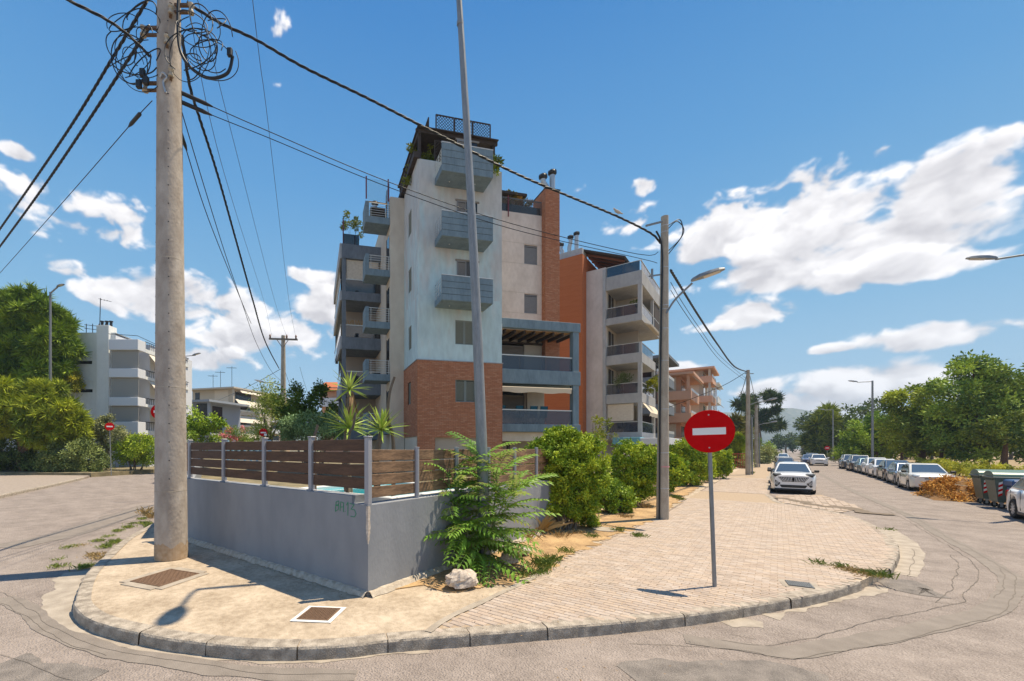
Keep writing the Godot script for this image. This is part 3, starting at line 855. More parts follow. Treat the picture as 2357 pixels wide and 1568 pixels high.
# louvred shutter set in an opening
func louvre(p: Node, o: Vector3, ux: Vector3, n: Vector3, w: float, h: float, m: Material, leaves: int = 2, pitch: float = 0.055) -> Node3D:
	var fr := MB.new()
	var bs := Basis(ux, Vector3.UP, n)
	var lw := w / leaves
	for i in leaves:
		var c := o + ux * (lw * (i + 0.5)) + Vector3.UP * h / 2
		for s in [-1, 1]:
			fr.box(c + ux * s * (lw / 2 - 0.03), Vector3(0.055, h, 0.045), bs)
			fr.box(c + Vector3.UP * s * (h / 2 - 0.03), Vector3(lw - 0.06, 0.06, 0.044), bs)
	var f := put("shutter", fr, m, p)
	var sl := MB.new()
	var tilt := bs * Basis(Vector3.RIGHT, 0.6)
	for i in leaves:
		for j in int((h - 0.12) / pitch):
			sl.box(o + ux * (lw * (i + 0.5)) + Vector3.UP * (0.075 + pitch * (j + 0.5)), Vector3(lw - 0.11, pitch * 0.85, 0.012), tilt)
	put("louvres", sl, m, f)
	return f
func roller(p: Node, o: Vector3, ux: Vector3, n: Vector3, w: float, h: float, m: Material) -> void:   # roller shutter of narrow slats
	var b := MB.new(); var bs := Basis(ux, Vector3.UP, n)
	var k := 0.075
	for j in int(h / k): b.bbox(o + ux * w / 2 + Vector3.UP * k * (j + 0.5), Vector3(w, k - 0.008, 0.03), 0.012, bs)
	var f := put("roller_shutter", b, m, p)
	b = MB.new()
	for s in [0.0, 1.0]: b.box(o + ux * w * s + Vector3.UP * h / 2 + n * 0.01, Vector3(0.05, h, 0.05), bs)
	b.box(o + ux * w / 2 + Vector3.UP * h + n * 0.012, Vector3(w + 0.05, 0.06, 0.054), bs)
	put("frame", b, m, f)
# brickwork on a face; the first ones made are pieces of their own until the allowance runs out
func bricks(p: Node, o: Vector3, ux: Vector3, n: Vector3, w: float, h: float, holes: Array, allow: int, off: float = 0.0) -> int:
	var ch := 0.07
	var L := 0.25
	var bs := Basis(ux, Vector3.UP, n)
	var ms := []
	for v in 2:
		var mb := MB.new()
		var x := (L - 0.012) / 2; var y := (ch - 0.014) / 2
		var f := [Vector3(-x, -y, 0), Vector3(x, -y, 0), Vector3(x, y, 0), Vector3(-x, y, 0)]
		mb.quad(f[0], f[1], f[2], f[3])
		for i in 4: mb.quad(f[i] - Vector3(0, 0, 0.016), f[(i + 1) % 4] - Vector3(0, 0, 0.016), f[(i + 1) % 4], f[i])
		ms.append(mb.mesh())
	var rest := [MB.new(), MB.new(), MB.new(), MB.new()]
	var made := 0
	for j in int(h / ch):
		var y := (j + 0.5) * ch
		var x := -off - (0.125 if j % 2 else 0.0)
		while x < w - 0.01:
			var x0 := maxf(x, 0.0); var x1 := minf(x + L, w)
			x += L
			if x1 - x0 < 0.04: continue
			var spans := [[x0, x1]]
			for q in holes:
				if y > q[2] and y < q[3]:
					var ns := []
					for s in spans:
						if s[1] <= q[0] or s[0] >= q[1]: ns.append(s)
						else:
							if s[0] < q[0] - 0.03: ns.append([s[0], q[0]])
							if s[1] > q[1] + 0.03: ns.append([q[1], s[1]])
					spans = ns
			for s in spans:
				var mi := rng.randi() % 4
				var c: Vector3 = o + ux * (s[0] + s[1]) / 2 + Vector3.UP * y + n * (0.014 + rng.randf_range(-0.002, 0.003))
				if made < allow and s[1] - s[0] > L - 0.01:
					made += 1
					put("brick", ms[made % 2], M.brick[mi], p, Transform3D(bs, c))
				else:
					var r: MB = rest[mi]
					var hx: Vector3 = ux * ((s[1] - s[0]) - 0.012) / 2; var hy := Vector3.UP * (ch - 0.014) / 2
					var f := [c - hx - hy, c + hx - hy, c + hx + hy, c - hx + hy]
					r.quad(f[0], f[1], f[2], f[3])
					for i in 4: r.quad(f[i] - n * 0.016, f[(i + 1) % 4] - n * 0.016, f[(i + 1) % 4], f[i])
	for mi in 4:
		if rest[mi].v.size() > 0: kind(put("brickwork", rest[mi], M.brick[mi], p), "stuff")
	return made
func cowl(p: Node, at: Vector3, h: float, r: float, bend: float = 0.0) -> void:   # flue pipe with a turbine cowl
	var b := MB.new()
	var path := PackedVector3Array([at, at + Vector3(0, h * 0.45, 0), at + Vector3(bend, h * 0.75, 0), at + Vector3(bend, h, 0)])
	b.tube(path, r, 14)
	var o := put("flue_pipe", b, M.steel, p)
	b = MB.new()
	b.lathe(path[3], [[r * 0.9, 0.0], [r * 1.35, r * 0.5], [r * 1.5, r * 1.1], [r * 1.25, r * 1.7], [r * 0.6, r * 2.1], [0.0, r * 2.2]], 18)
	for i in 14:
		var a := TAU * i / 14.0
		b.box(path[3] + Vector3(cos(a) * r * 1.42, r * 1.1, sin(a) * r * 1.42), Vector3(r * 0.25, r * 1.2, r * 0.08), Basis(Vector3.UP, -a + 0.5))
	put("cowl", b, M.dark_steel, o)

func building_materials() -> void:
	var rb := bumps(0.08, 55, 2.0)
	M.plaster_pale = grained(grain(512, [[0.005, 1.3, 4], [0.02, 1.0, 4], [0.2, 0.2, 2]], lcol(0.36, 0.35, 0.33), lcol(0.66, 0.65, 0.62), 51, 0.06, 1.4), Vector3(0.2, 0.14, 0.2), 0.9, true, rb, 0.15)
	# tower render: pale turquoise paint worn back to grey in patches, more of it gone higher up
	var n1 := noise(0.012, 61, 5); var n2 := noise(0.045, 62, 4); var n3 := noise(0.006, 63, 3)
	var S := 512
	var im := Image.create(S, S, false, Image.FORMAT_RGB8)
	for y in S:
		var r := float(y) / S
		var hgt := 10.0 - 10.0 * r if r < 0.323 else 20.0 - 10.0 * r
		for x in S:
			var wv := 0.5 - 0.5 * cos(TAU * x / S)
			var a := n1.get_noise_2d(x * 1.6, y * 0.55) * wv + n1.get_noise_2d(x * 1.6 + 900, y * 0.55) * (1 - wv)
			var t := smoothstep(-0.4, 0.4, a * 0.6 + n2.get_noise_2d(x * 1.2, y * 0.3) * 0.22 + (11.8 - hgt) * 0.1)
			var g := 1.0 + n2.get_noise_2d(x * 1.3 + 300, y * 0.4) * 0.14 + n3.get_noise_2d(x, y) * 0.1
			var c := Color(0.54, 0.525, 0.5).lerp(Color(0.5, 0.62, 0.63), t) * g
			im.set_pixel(x, y, c.linear_to_srgb())
	M.tower = grained(ImageTexture.create_from_image(im), Vector3(0.1, 0.1, 0.1), 0.9, true, rb, 0.12)
	M.cream = grained(grain(512, [[0.005, 1.3, 4], [0.02, 1.0, 4], [0.2, 0.2, 2]], lcol(0.54, 0.46, 0.37), lcol(0.7, 0.62, 0.51), 52, 0.05, 1.3), Vector3(0.2, 0.12, 0.2), 0.9, true, rb, 0.1)
	M.pink = grained(grain(512, [[0.006, 1.3, 4], [0.03, 1.0, 4], [0.2, 0.2, 2]], lcol(0.57, 0.47, 0.4), lcol(0.76, 0.65, 0.57), 53, 0.05, 1.4), Vector3(0.25, 0.14, 0.25), 0.9, true, rb, 0.1)
	M.blue_grey = grained(grain(512, [[0.006, 1.3, 4], [0.03, 1.0, 4], [0.2, 0.2, 2]], lcol(0.125, 0.175, 0.21), lcol(0.225, 0.3, 0.345), 54, 0.05, 1.3), Vector3(0.5, 0.14, 0.5), 0.85, true, rb, 0.1)
	M.slate = grained(grain(512, [[0.006, 1.3, 4], [0.03, 1.0, 4]], lcol(0.115, 0.135, 0.16), lcol(0.2, 0.225, 0.255), 55, 0.05, 1.3), Vector3(0.4, 0.14, 0.4), 0.85)
	M.soffit = M.blue_grey
	M.lightgrey = grained(grain(512, [[0.006, 1.3, 4], [0.03, 1.0, 4]], lcol(0.3, 0.305, 0.315), lcol(0.48, 0.48, 0.48), 56, 0.05, 1.3), Vector3(0.3, 0.12, 0.3), 0.85)
	M.greywash = grained(grain(512, [[0.006, 1.3, 4], [0.03, 1.0, 4]], lcol(0.3, 0.295, 0.295), lcol(0.46, 0.45, 0.435), 59, 0.05, 1.3), Vector3(0.3, 0.12, 0.3), 0.85)
	M.pinkgrey = grained(grain(512, [[0.006, 1.3, 4], [0.03, 1.0, 4], [0.15, 0.3, 2]], lcol(0.48, 0.42, 0.38), lcol(0.68, 0.61, 0.57), 60, 0.08, 1.3), Vector3(0.3, 0.12, 0.3), 0.9)
	M.brick = []
	for c in [[0.46, 0.185, 0.095], [0.48, 0.2, 0.105], [0.43, 0.17, 0.087], [0.5, 0.23, 0.13]]:
		M.brick.append(grained(grain(256, [[0.02, 1, 4]], lcol(c[0] * 0.85, c[1] * 0.85, c[2] * 0.85), lcol(c[0] * 1.12, c[1] * 1.12, c[2] * 1.12), 57 + int(c[0] * 100), 0.15), Vector3(0.7, 0.7, 0.7), 0.9))
	M.mortar = mat(0.17, 0.085, 0.055, 0.95)
	M.terracotta = grained(grain(512, [[0.008, 1, 4], [0.05, 0.8, 4], [0.2, 0.5, 2]], lcol(0.37, 0.095, 0.026), lcol(0.5, 0.16, 0.058), 58, 0.12, 1.2), Vector3(0.25, 1.2, 0.25), 0.9)
	M.shutter = mat(0.19, 0.215, 0.2, 0.6)
	M.shutter_grey = mat(0.22, 0.22, 0.23, 0.6)
	M.shutter_tan = mat(0.24, 0.21, 0.18, 0.7)
	M.white_alu = mat(0.7, 0.72, 0.72, 0.4)
	M.dark_steel = mat(0.03, 0.03, 0.033, 0.4, 0.4)
	M.dark_wood = grained(grain(256, [[0.02, 1, 4], [0.1, 0.6, 2]], lcol(0.025, 0.016, 0.012), lcol(0.075, 0.05, 0.036), 64, 0.1), Vector3(1, 1, 1), 0.8)
	M.bamboo = grained(grain(256, [[0.02, 1, 4], [0.1, 0.6, 2]], lcol(0.28, 0.16, 0.07), lcol(0.5, 0.32, 0.16), 65, 0.2), Vector3(0.5, 6, 6), 0.8)
	M.glass_dark = mat(0.012, 0.014, 0.018, 0.06)
	M.glass_dark.metallic_specular = 0.7
	M.window_dark = mat(0.02, 0.02, 0.022, 0.1)
	M.glass_rail = mat(0.05, 0.06, 0.085, 0.05)
	M.glass_rail.transparency = BaseMaterial3D.TRANSPARENCY_ALPHA; M.glass_rail.albedo_color.a = 0.62
	M.glass_clear = mat(0.35, 0.6, 0.68, 0.04)
	M.glass_clear.transparency = BaseMaterial3D.TRANSPARENCY_ALPHA; M.glass_clear.albedo_color.a = 0.16
	M.glass_blue = mat(0.02, 0.05, 0.09, 0.03)
	M.glass_blue.metallic_specular = 1.0; M.glass_blue.metallic = 0.35
	M.glass_blue.transparency = BaseMaterial3D.TRANSPARENCY_ALPHA; M.glass_blue.albedo_color.a = 0.75
	M.rail = mat(0.6, 0.6, 0.57, 0.4, 0.3)
	M.red_steel = mat(0.16, 0.02, 0.022, 0.5)
	M.blind = grained(grain(256, [[0.02, 1, 4]], lcol(0.55, 0.46, 0.36), lcol(0.68, 0.59, 0.48), 66, 0.05), Vector3(1, 1, 1), 0.9)
	M.awning = mat(0.66, 0.56, 0.42, 0.85)
	M.teal = mat(0.012, 0.12, 0.17, 0.7)
	M.white_wall = grained(grain(256, [[0.01, 1, 4], [0.05, 0.6, 2]], lcol(0.6, 0.61, 0.6), lcol(0.74, 0.745, 0.73), 67, 0.04), Vector3(0.15, 0.1, 0.15), 0.9)
	M.white_shade = mat(0.62, 0.63, 0.66, 0.9)
	M.screen = mat(0.3, 0.285, 0.265, 0.9)
	M.orange = grained(grain(256, [[0.01, 1, 4]], lcol(0.55, 0.3, 0.19), lcol(0.68, 0.39, 0.26), 68, 0.04), Vector3(0.15, 0.1, 0.15), 0.9)
	M.peach = mat(0.62, 0.45, 0.3, 0.9)
	M.tan_wall = mat(0.5, 0.44, 0.36, 0.9)
	M.lattice_grey = mat(0.12, 0.13, 0.14, 0.8)
	M.slab_grey = M.greywash
	M.wood_red = mat(0.2, 0.075, 0.04, 0.8)
	M.porch_blue = mat(0.14, 0.34, 0.42, 0.8)
	M.interior = mat(0.4, 0.34, 0.28, 0.9)

func tower_balcony(p: Node, y0: float, hgt: float) -> void:
	# front of four boards with dark gaps, base tray, open rails at the sides
	var t := Node3D.new(); t.name = numbered(p, "balcony"); p.add_child(t, true)
	var x0 := 0.89; var x1 := 3.5; var v0 := -1.24
	lpart("base", M.blue_grey, t, x0, x1, y0, y0 + 0.34, v0 + 0.06, -0.002, 0.01)
	lpart("soffit", M.soffit, t, x0 + 0.1, x1 - 0.1, y0 - 0.012, y0, v0 + 0.14, -0.05)
	var ph := hgt / 4.0
	for i in 4: lpart("panel", M.blue_grey, t, x0, x1, y0 + i * ph + 0.008, y0 + (i + 1) * ph - 0.008, v0, v0 + 0.055, 0.006)
	lpart("backing", M.slate, t, x0 + 0.01, x1 - 0.01, y0 + 0.35, y0 + hgt - 0.02, v0 + 0.056, v0 + 0.08)
	lpart("coping", M.white_alu, t, x0 - 0.01, x1 + 0.01, y0 + hgt, y0 + hgt + 0.03, v0 - 0.01, v0 + 0.09)
	var b := MB.new()
	for x in [x0 + 0.02, x1 - 0.02]:
		for i in 5: b.bar(Vector3(x, y0 + 0.46 + i * 0.16, -v0 - 0.07), Vector3(x, y0 + 0.46 + i * 0.16, 0.01), 0.012)
		for i in 3: b.bar(Vector3(x, y0 + 0.34, 0.2 + i * 0.42), Vector3(x, y0 + 1.12, 0.2 + i * 0.42), 0.014)
	put("side_rail", b, M.rail, t)
	b = MB.new()
	for q in [[1.5, -0.5], [2.8, -0.6]]: b.lathe(Vector3(q[0], y0 - 0.02, -q[1]), [[0.0, 0.0], [0.03, 0.0], [0.03, 0.012]], 10)
	put("drain", b, M.white_paint, t)
	lpart("door", M.window_dark, t, 2.1, 3.15, y0 + 0.34, y0 + 2.5, -0.012, 0.02)
	louvre(t, Vector3(2.05, y0 + 0.34, 0.03), Vector3.RIGHT, Vector3.BACK, 0.5, 2.14, M.shutter_grey, 1)
	lpart("door_frame", M.shutter_tan, t, 1.98, 3.25, y0 + 2.48, y0 + 2.56, -0.05, 0.0)

func small_balcony(p: Node, y0: float, odd: int) -> void:
	var t := Node3D.new(); t.name = numbered(p, "balcony"); p.add_child(t, true)
	var x0 := -2.2; var x1 := -0.818; var v0 := 3.28; var v1 := 4.6
	var m = M.blue_grey
	lpart("base", m, t, x0 + 0.02, x1, y0, y0 + 0.38, v0, v1, 0.008)
	lpart("soffit", M.soffit, t, x0 + 0.12, x1 - 0.08, y0 - 0.012, y0, v0 + 0.1, v1 - 0.1)
	for i in 4: lpart("panel", m, t, x0 - 0.02, x0 + 0.19, y0 + 0.0 + i * 0.3 + 0.008, y0 + (i + 1) * 0.3 - 0.008, v0 - 0.01, v1, 0.006)
	lpart("panel_core", M.slate, t, x0 - 0.005, x0 + 0.18, y0 + 0.01, y0 + 1.18, v0 + 0.01, v1 - 0.01)
	var b := MB.new()
	for i in 6:
		b.bar(Vector3(x0 + 0.19, y0 + 0.5 + i * 0.13, -v0 - 0.06), Vector3(x1, y0 + 0.5 + i * 0.13, -v0 - 0.06), 0.012 if i < 5 else 0.022)
	for x in [x0 + 0.3, x1 - 0.08]: b.bar(Vector3(x, y0 + 0.38, -v0 - 0.06), Vector3(x, y0 + 1.16, -v0 - 0.06), 0.016)
	put("railing", b, M.rail, t)
	lpart("door", M.window_dark, t, -0.83, -0.812, y0 + 0.3, y0 + 2.5, 3.55, 4.4)
	lpart("door_frame", M.shutter_tan, t, -0.85, -0.81, y0 + 0.3, y0 + 2.6, 4.4, 4.5)

func lattice(p: Node, called: String, o: Vector3, ux: Vector3, n: Vector3, w: float, h: float, m: Material, pitch: float = 0.16) -> void:
	var b := MB.new()
	var bs := Basis(ux, Vector3.UP, n)
	for s in [0.0, 1.0]:
		b.box(o + ux * w * s + Vector3.UP * h / 2, Vector3(0.05, h, 0.05), bs)
		b.box(o + ux * w / 2 + Vector3.UP * h * s, Vector3(w, 0.05, 0.05), bs)
	var nn := int((w + h) / pitch)
	for i in nn:
		var c := i * pitch
		var a := Vector2(minf(c, w), maxf(0.0, c - w)); var e := Vector2(maxf(0.0, c - h), minf(c, h))
		b.bar(o + ux * a.x + Vector3.UP * a.y, o + ux * e.x + Vector3.UP * e.y, 0.016, 4)
		b.bar(o + ux * (w - a.x) + Vector3.UP * a.y + n * 0.012, o + ux * (w - e.x) + Vector3.UP * e.y + n * 0.02, 0.016, 4)
	put(called, b, m, p)

func make_corner_building() -> void:
	var t := thing("apartment_building", "stepped apartment building with a pale turquoise tower over a brick base", "building", Vector3(-0.086, 0, -21.6), 0.2375)
	var R := Vector3.RIGHT; var F := Vector3.BACK; var Lf := Vector3.LEFT
	# tower: rendered upper storeys, brick storeys below
	var wins := [[1.97, 2.95, 7.64 - 6.77, 8.87 - 6.77]]
	var b := MB.new()
	sheet(b, Vector3(0, 6.77, 0), R, F, 4.52, 10.0, wins, 0.12)
	sheet(b, Vector3(0, 6.77, -3.27), F, Lf, 3.27, 10.0, [[1.12, 1.88, 0.87, 2.1], [1.12, 1.88, 3.95, 5.2], [1.12, 1.88, 7.0, 8.25]], 0.12)
	b.quad(Vector3(4.52, 6.77, 0), Vector3(4.52, 6.77, -12), Vector3(4.52, 16.77, -12), Vector3(4.52, 16.77, 0))
	b.quad(Vector3(0, 16.77, 0), Vector3(4.52, 16.77, 0), Vector3(4.52, 16.77, -12), Vector3(0, 16.77, -12))
	put("tower", b, M.tower, t)
	lpart("tower_core", M.interior, t, 0.14, 4.4, 1.0, 16.6, 0.14, 12)
	louvre(put("window", louvre_back(1.97, 2.95, 7.64, 8.87), M.window_dark, t), Vector3(1.97, 7.64, -0.06), R, F, 0.98, 1.23, M.shutter, 2)
	for y in [7.64, 10.72, 13.77]:
		var w := put("window", louvre_side(y, 1.23), M.window_dark, t)
		louvre(w, Vector3(-0.06 + 0.12, y, -2.15), F, Lf, 0.76, 1.23, M.shutter, 1)
	# brick base with the opening under it
	var hole_f := [[1.99, 3.05, 4.7 - 1.0, 5.86 - 1.0], [0.92, 3.3, 0.0, 2.92 - 1.0]]
	b = MB.new()
	sheet(b, Vector3(-0.02, 1.0, 0.02), R, F, 4.56, 5.75, hole_f, 0.16)
	sheet(b, Vector3(-0.02, 2.95, -3.29), F, Lf, 3.31, 3.8, [[1.12, 1.88, 1.74, 2.92]], 0.16)
	b.quad(Vector3(4.54, 1.0, 0.02), Vector3(4.54, 1.0, -4), Vector3(4.54, 6.75, -4), Vector3(4.54, 6.75, 0.02))
	var bb := put("brick_base", b, M.mortar, t)
	var k := bricks(bb, Vector3(-0.02, 1.0, 0.02), R, F, 4.56, 5.75, hole_f, 250)
	bricks(bb, Vector3(-0.02, 2.95, -3.29), F, Lf, 3.31, 3.8, [[1.12, 1.88, 1.74, 2.92]], 40)
	b = MB.new()
	lb(b, -0.06, 4.58, 6.75, 6.79, -0.06, 0.02); lb(b, -0.06, 0.02, 6.752, 6.788, 0.02, 3.29)
	put("string_course", b, M.lightgrey, t)
	lpart("wall", M.cream, t, 0.02, 0.3, 1.0, 2.95, 0.25, 3.27)
	louvre(put("window", louvre_back(1.99, 3.05, 4.7, 5.86), M.window_dark, t), Vector3(1.99, 4.7, -0.07), R, F, 1.06, 1.16, M.shutter, 2)
	var lw := put("window", louvre_side(4.69, 1.18), M.window_dark, t)
	louvre(lw, Vector3(0.06, 4.69, -2.15), F, Lf, 0.76, 1.18, M.shutter, 1)
	# entrance under the tower
	lpart("entrance_wall", M.cream, t, 0.4, 4.3, 1.0, 2.9, 3.0, 3.1)
	lpart("entrance_post", M.dark_wood, t, 2.15, 2.3, 1.0, 2.9, 1.2, 1.35)
	lpart("entrance_door", M.window_dark, t, 1.2, 2.0, 1.0, 2.7, 2.95, 2.99)
	for y in [9.4, 12.45]: tower_balcony(t, y, 1.2)
	tower_balcony(t, 15.54, 1.36)
	# pale wing beside the tower, with small balconies
	b = MB.new()
	sheet(b, Vector3(-0.815, 1.0, -3.27), R, F, 0.815, 15.6, [], 0.1)
	b.quad(Vector3(-0.815, 1.0, -16), Vector3(-0.815, 1.0, -3.27), Vector3(-0.815, 16.6, -3.27), Vector3(-0.815, 16.6, -16))
	b.quad(Vector3(-0.815, 16.6, -3.27), Vector3(0.0, 16.6, -3.27), Vector3(0, 16.6, -16), Vector3(-0.815, 16.6, -16))
	put("wing", b, M.cream, t)
	var n := 0
	for y in [3.15, 6.15, 9.1, 12.05, 15.0]:
		small_balcony(t, y, n); n += 1
	# deep balconies further back
	for q in [[2.9, 3.5, 11.0], [5.77, 6.46, 11.0], [8.65, 9.4, 11.0], [11.75, 12.3, 16.0], [14.4, 15.3, 16.0]]:
		var fl := lpart("balcony_slab", M.slate, t, -3.3, -0.82, q[0], q[1], 6.8, q[2])
		lpart("balcony_side", M.lightgrey, fl, -3.42, -3.302, q[0] - 0.02, q[1] + 0.05, 6.9, q[2])
	for q in [[3.5, 5.77, 11.0], [6.46, 8.65, 11.0], [9.4, 11.75, 16.0], [12.3, 14.4, 16.0]]:
		lpart("column", M.slate, t, -3.28, -3.04, q[0], q[1], 6.84, 7.08)
		lpart("column", M.slate, t, -3.28, -3.06, q[0], q[1], q[2] - 0.3, q[2] - 0.05)
		lpart("back_wall", M.interior, t, -3.0, -0.83, q[0], q[1], 9.2, 9.3)
		var gl := lpart("glass_rail", M.glass_dark, t, -3.03, -0.84, q[0] + 0.03, q[0] + 0.76, 6.87, 6.89)
		lpart("handrail", M.rail, gl, -3.03, -0.83, q[0] + 0.76, q[0] + 0.81, 6.84, 6.92)
		var sg := lpart("glass_rail", M.glass_blue, t, -3.36, -3.34, q[0] + 0.06, q[0] + 0.8, 7.1, q[2] - 0.3)
		lpart("handrail", M.rail, sg, -3.38, -3.32, q[0] + 0.8, q[0] + 0.84, 7.1, q[2] - 0.3)
	lpart("roller_blind", M.blind, t, -3.0, -0.95, 13.12, 14.36, 6.94, 6.96)
	lpart("blind_bar", M.rail, t, -3.02, -0.93, 13.08, 13.13, 6.92, 6.98)
	lpart("side_screen", M.tan_wall, t, -3.3, -3.26, 12.35, 14.35, 9.0, 15.0)
	# right-hand wing
	b = MB.new()
	var py := [9.0, 10.67, 11.93, 13.72, 14.98, 16.83]
	var holes := [[7.6, 8.49, 10.69, 11.88], [7.6, 8.49, 13.73, 14.92]]
	for i in py.size() - 1:
		var hs := []
		for q in holes:
			if q[2] > py[i] - 0.1 and q[3] < py[i + 1] + 0.1: hs.append([q[0] - 4.52, q[1] - 4.52, maxf(0.0, q[2] - py[i]), q[3] - py[i]])
		sheet(b, Vector3(4.52, py[i] + 0.008, -3.5), R, F, 4.28, py[i + 1] - py[i] - 0.016, hs, 0.14)
	put("wall_panels", b, M.pink, t)
	lpart("wall_core", M.tan_wall, t, 4.53, 8.79, 1.0, 16.75, 3.66, 12)
	b = MB.new(); lb(b, 4.53, 8.79, 10.66, 10.68, 3.515, 3.66); lb(b, 4.53, 8.79, 11.92, 11.94, 3.515, 3.66); lb(b, 4.53, 8.79, 13.71, 13.73, 3.515, 3.66); lb(b, 4.53, 8.79, 14.97, 14.99, 3.515, 3.66)
	put("joint", b, M.tan_wall, t)
	for q in holes:
		var wn := MB.new(); lb(wn, q[0], q[1], q[2], q[3], 3.6, 3.63)
		roller(put("window", wn, M.window_dark, t), Vector3(q[0], q[2] + 0.02, -3.58), R, F, q[1] - q[0], q[3] - q[2] - 0.08, M.shutter_grey)
	# balconies of the wing: blue beams, glass rails, one end post
	for q in [["beam", 9.05, 9.56, 1.5], ["balcony_slab", 5.97, 6.76, 3.5], ["balcony_slab", 3.27, 3.71, 3.5]]:
		lpart(q[0], M.blue_grey, t, 4.56, 9.98, q[1], q[2], 1.2, q[3], 0.012)
	lpart("end_beam", M.blue_grey, t, 9.6, 9.97, 9.06, 9.5, 1.51, 3.9)
	lpart("post", M.blue_grey, t, 9.52, 9.9, 6.76, 9.05, 1.24, 1.6, 0.01)
	lpart("post", M.blue_grey, t, 9.52, 9.9, 3.71, 5.97, 1.24, 1.6, 0.01)
	lpart("undercroft_beam", M.cream, t, 4.56, 9.9, 2.75, 3.26, 1.5, 1.9)
	lpart("undercroft_wall", M.tan_wall, t, 4.56, 8.4, 1.0, 3.26, 3.4, 3.5)
	lpart("undercroft_post", M.dark_wood, t, 5.6, 5.75, 1.0, 2.75, 1.6, 1.75)
	for y in [6.76, 3.71]:
		var xs := [4.6, 6.2, 7.85, 9.5]
		for i in 3:
			lpart("glass_rail", M.glass_rail, t, xs[i] + 0.008, xs[i + 1] - 0.008, y + 0.02, y + 0.77, 1.36, 1.372)
		lpart("handrail", M.rail, t, 4.58, 9.52, y + 0.77, y + 0.83, 1.33, 1.4)
		var wm = M.tan_wall if y > 5 else M.cream
		b = MB.new(); sheet(b, Vector3(4.55, y - 0.3, -3.48), R, F, 4.24, 2.75, [[0.6, 3.05, 0.1, 2.4]], 0.12)
		put("wall", b, wm, t)
		var wb := MB.new(); lb(wb, 5.15, 7.6, y - 0.2, y + 2.1, 3.6, 3.64)
		var wd := put("window", wb, M.window_dark, t)
		roller(wd, Vector3(5.15, y - 0.1, -3.56), R, F, 2.45, 1.95, M.shutter_tan)
	lpart("wall", M.cream, t, 7.7, 8.85, 3.75, 5.95, 3.3, 3.47)
	# timber pergola over the upper balcony
	b = MB.new()
	for i in 9: b.box(Vector3(4.8 + i * 0.6, 8.93, -2.5), Vector3(0.1, 0.17, 2.1))
	put("rafters", b, M.dark_wood, t)
	lpart("reed_mat", M.bamboo, t, 4.6, 9.5, 9.02, 9.045, 1.5, 3.48)
	lpart("wall_plate", M.dark_wood, t, 4.6, 8.8, 8.72, 8.84, 3.36, 3.46)
	# folded awning under the middle slab
	b = MB.new()
	b.bar(Vector3(4.6, 5.72, -1.05), Vector3(9.3, 5.72, -1.05), 0.035, 8)
	var pa := put("awning", b, M.awning, t)
	b = MB.new()
	for i in 12:
		var x0 := 4.6 + i * 0.39; var x1 := x0 + 0.39
		var s0 := 0.04 * sin(i * 1.3); var s1 := 0.04 * sin((i + 1) * 1.3)
		b.quad(Vector3(x0, 5.72, -1.05), Vector3(x1, 5.72, -1.05), Vector3(x1, 5.9, -1.75), Vector3(x0, 5.9, -1.75))
		b.quad(Vector3(x0, 5.45 + s0, -1.06), Vector3(x1, 5.45 + s1, -1.06), Vector3(x1, 5.7, -1.02), Vector3(x0, 5.7, -1.02))
	put("cloth", b, M.awning, pa)
	# chimney of brick with flues
	b = MB.new(); lb(b, 8.8, 9.78, 6.8, 18.3, 3.1, 4.6)
	var ch := put("chimney", b, M.mortar, t)
	bricks(ch, Vector3(8.8, 6.8, -3.1), R, F, 0.98, 11.5, [], 260)
	bricks(ch, Vector3(8.8, 6.8, -4.6), F, Lf, 1.5, 11.5, [], 30)
	bricks(ch, Vector3(9.78, 6.8, -3.1), Vector3.FORWARD, R, 1.5, 11.5, [], 0)
	lpart("chimney_cap", M.dark_steel, ch, 8.76, 9.82, 18.3, 18.35, 3.04, 4.66)
	cowl(ch, Vector3(9.1, 18.35, -3.5), 0.75, 0.17, -0.22); cowl(ch, Vector3(9.52, 18.35, -3.5), 1.1, 0.17, 0.0)
	# air conditioner on the tower's flank
	b = MB.new(); b.bbox(Vector3(4.68, 8.75, -1.0), Vector3(0.28, 0.62, 0.8), 0.03)
	var ac := put("air_conditioner", b, M.white_alu, t)
	b = MB.new()
	for i in 7: b.box(Vector3(4.68, 8.52 + i * 0.07, -0.592), Vector3(0.2, 0.035, 0.01))
	put("grille", b, M.black, ac)
	# roof garden: pergola, lattices, glass screens
	b = MB.new()
	for x in [0.15, 4.15]:
		for v in [0.25, 5.0]: b.box(Vector3(x, 17.5, -v), Vector3(0.14, 1.5, 0.14))
	for v in [0.2, 1.8, 3.4, 5.0]: b.box(Vector3(2.15, 18.3, -v), Vector3(4.4, 0.16, 0.1))
	for x in [0.12, 4.18]: b.box(Vector3(x, 18.22, -2.6), Vector3(0.1, 0.2, 5.0))
	put("pergola", b, M.dark_wood, t)
	lpart("pergola_roof", M.dark_wood, t, 0.0, 4.35, 18.39, 18.43, 0.0, 5.2)
	lpart("penthouse", M.interior, t, 0.5, 4.3, 16.78, 18.1, 3.2, 9.0)
	for i in 3: lattice(t, "lattice", Vector3(1.05 + i * 1.0, 18.44, -0.35), R, F, 0.97, 0.95, M.dark_wood)
	lattice(t, "lattice", Vector3(0.95, 16.95, -0.22), R, F, 3.0, 1.0, M.dark_wood)
	lattice(t, "lattice", Vector3(0.7, 18.44, -2.2), F, Lf, 1.7, 0.85, M.dark_wood)
	b = MB.new()   # sloping wooden trough along the tower's edge
	b.box(Vector3(-0.06, 16.9, -2.0), Vector3(0.3, 0.3, 4.2)); put("planter", b, M.dark_wood, t)
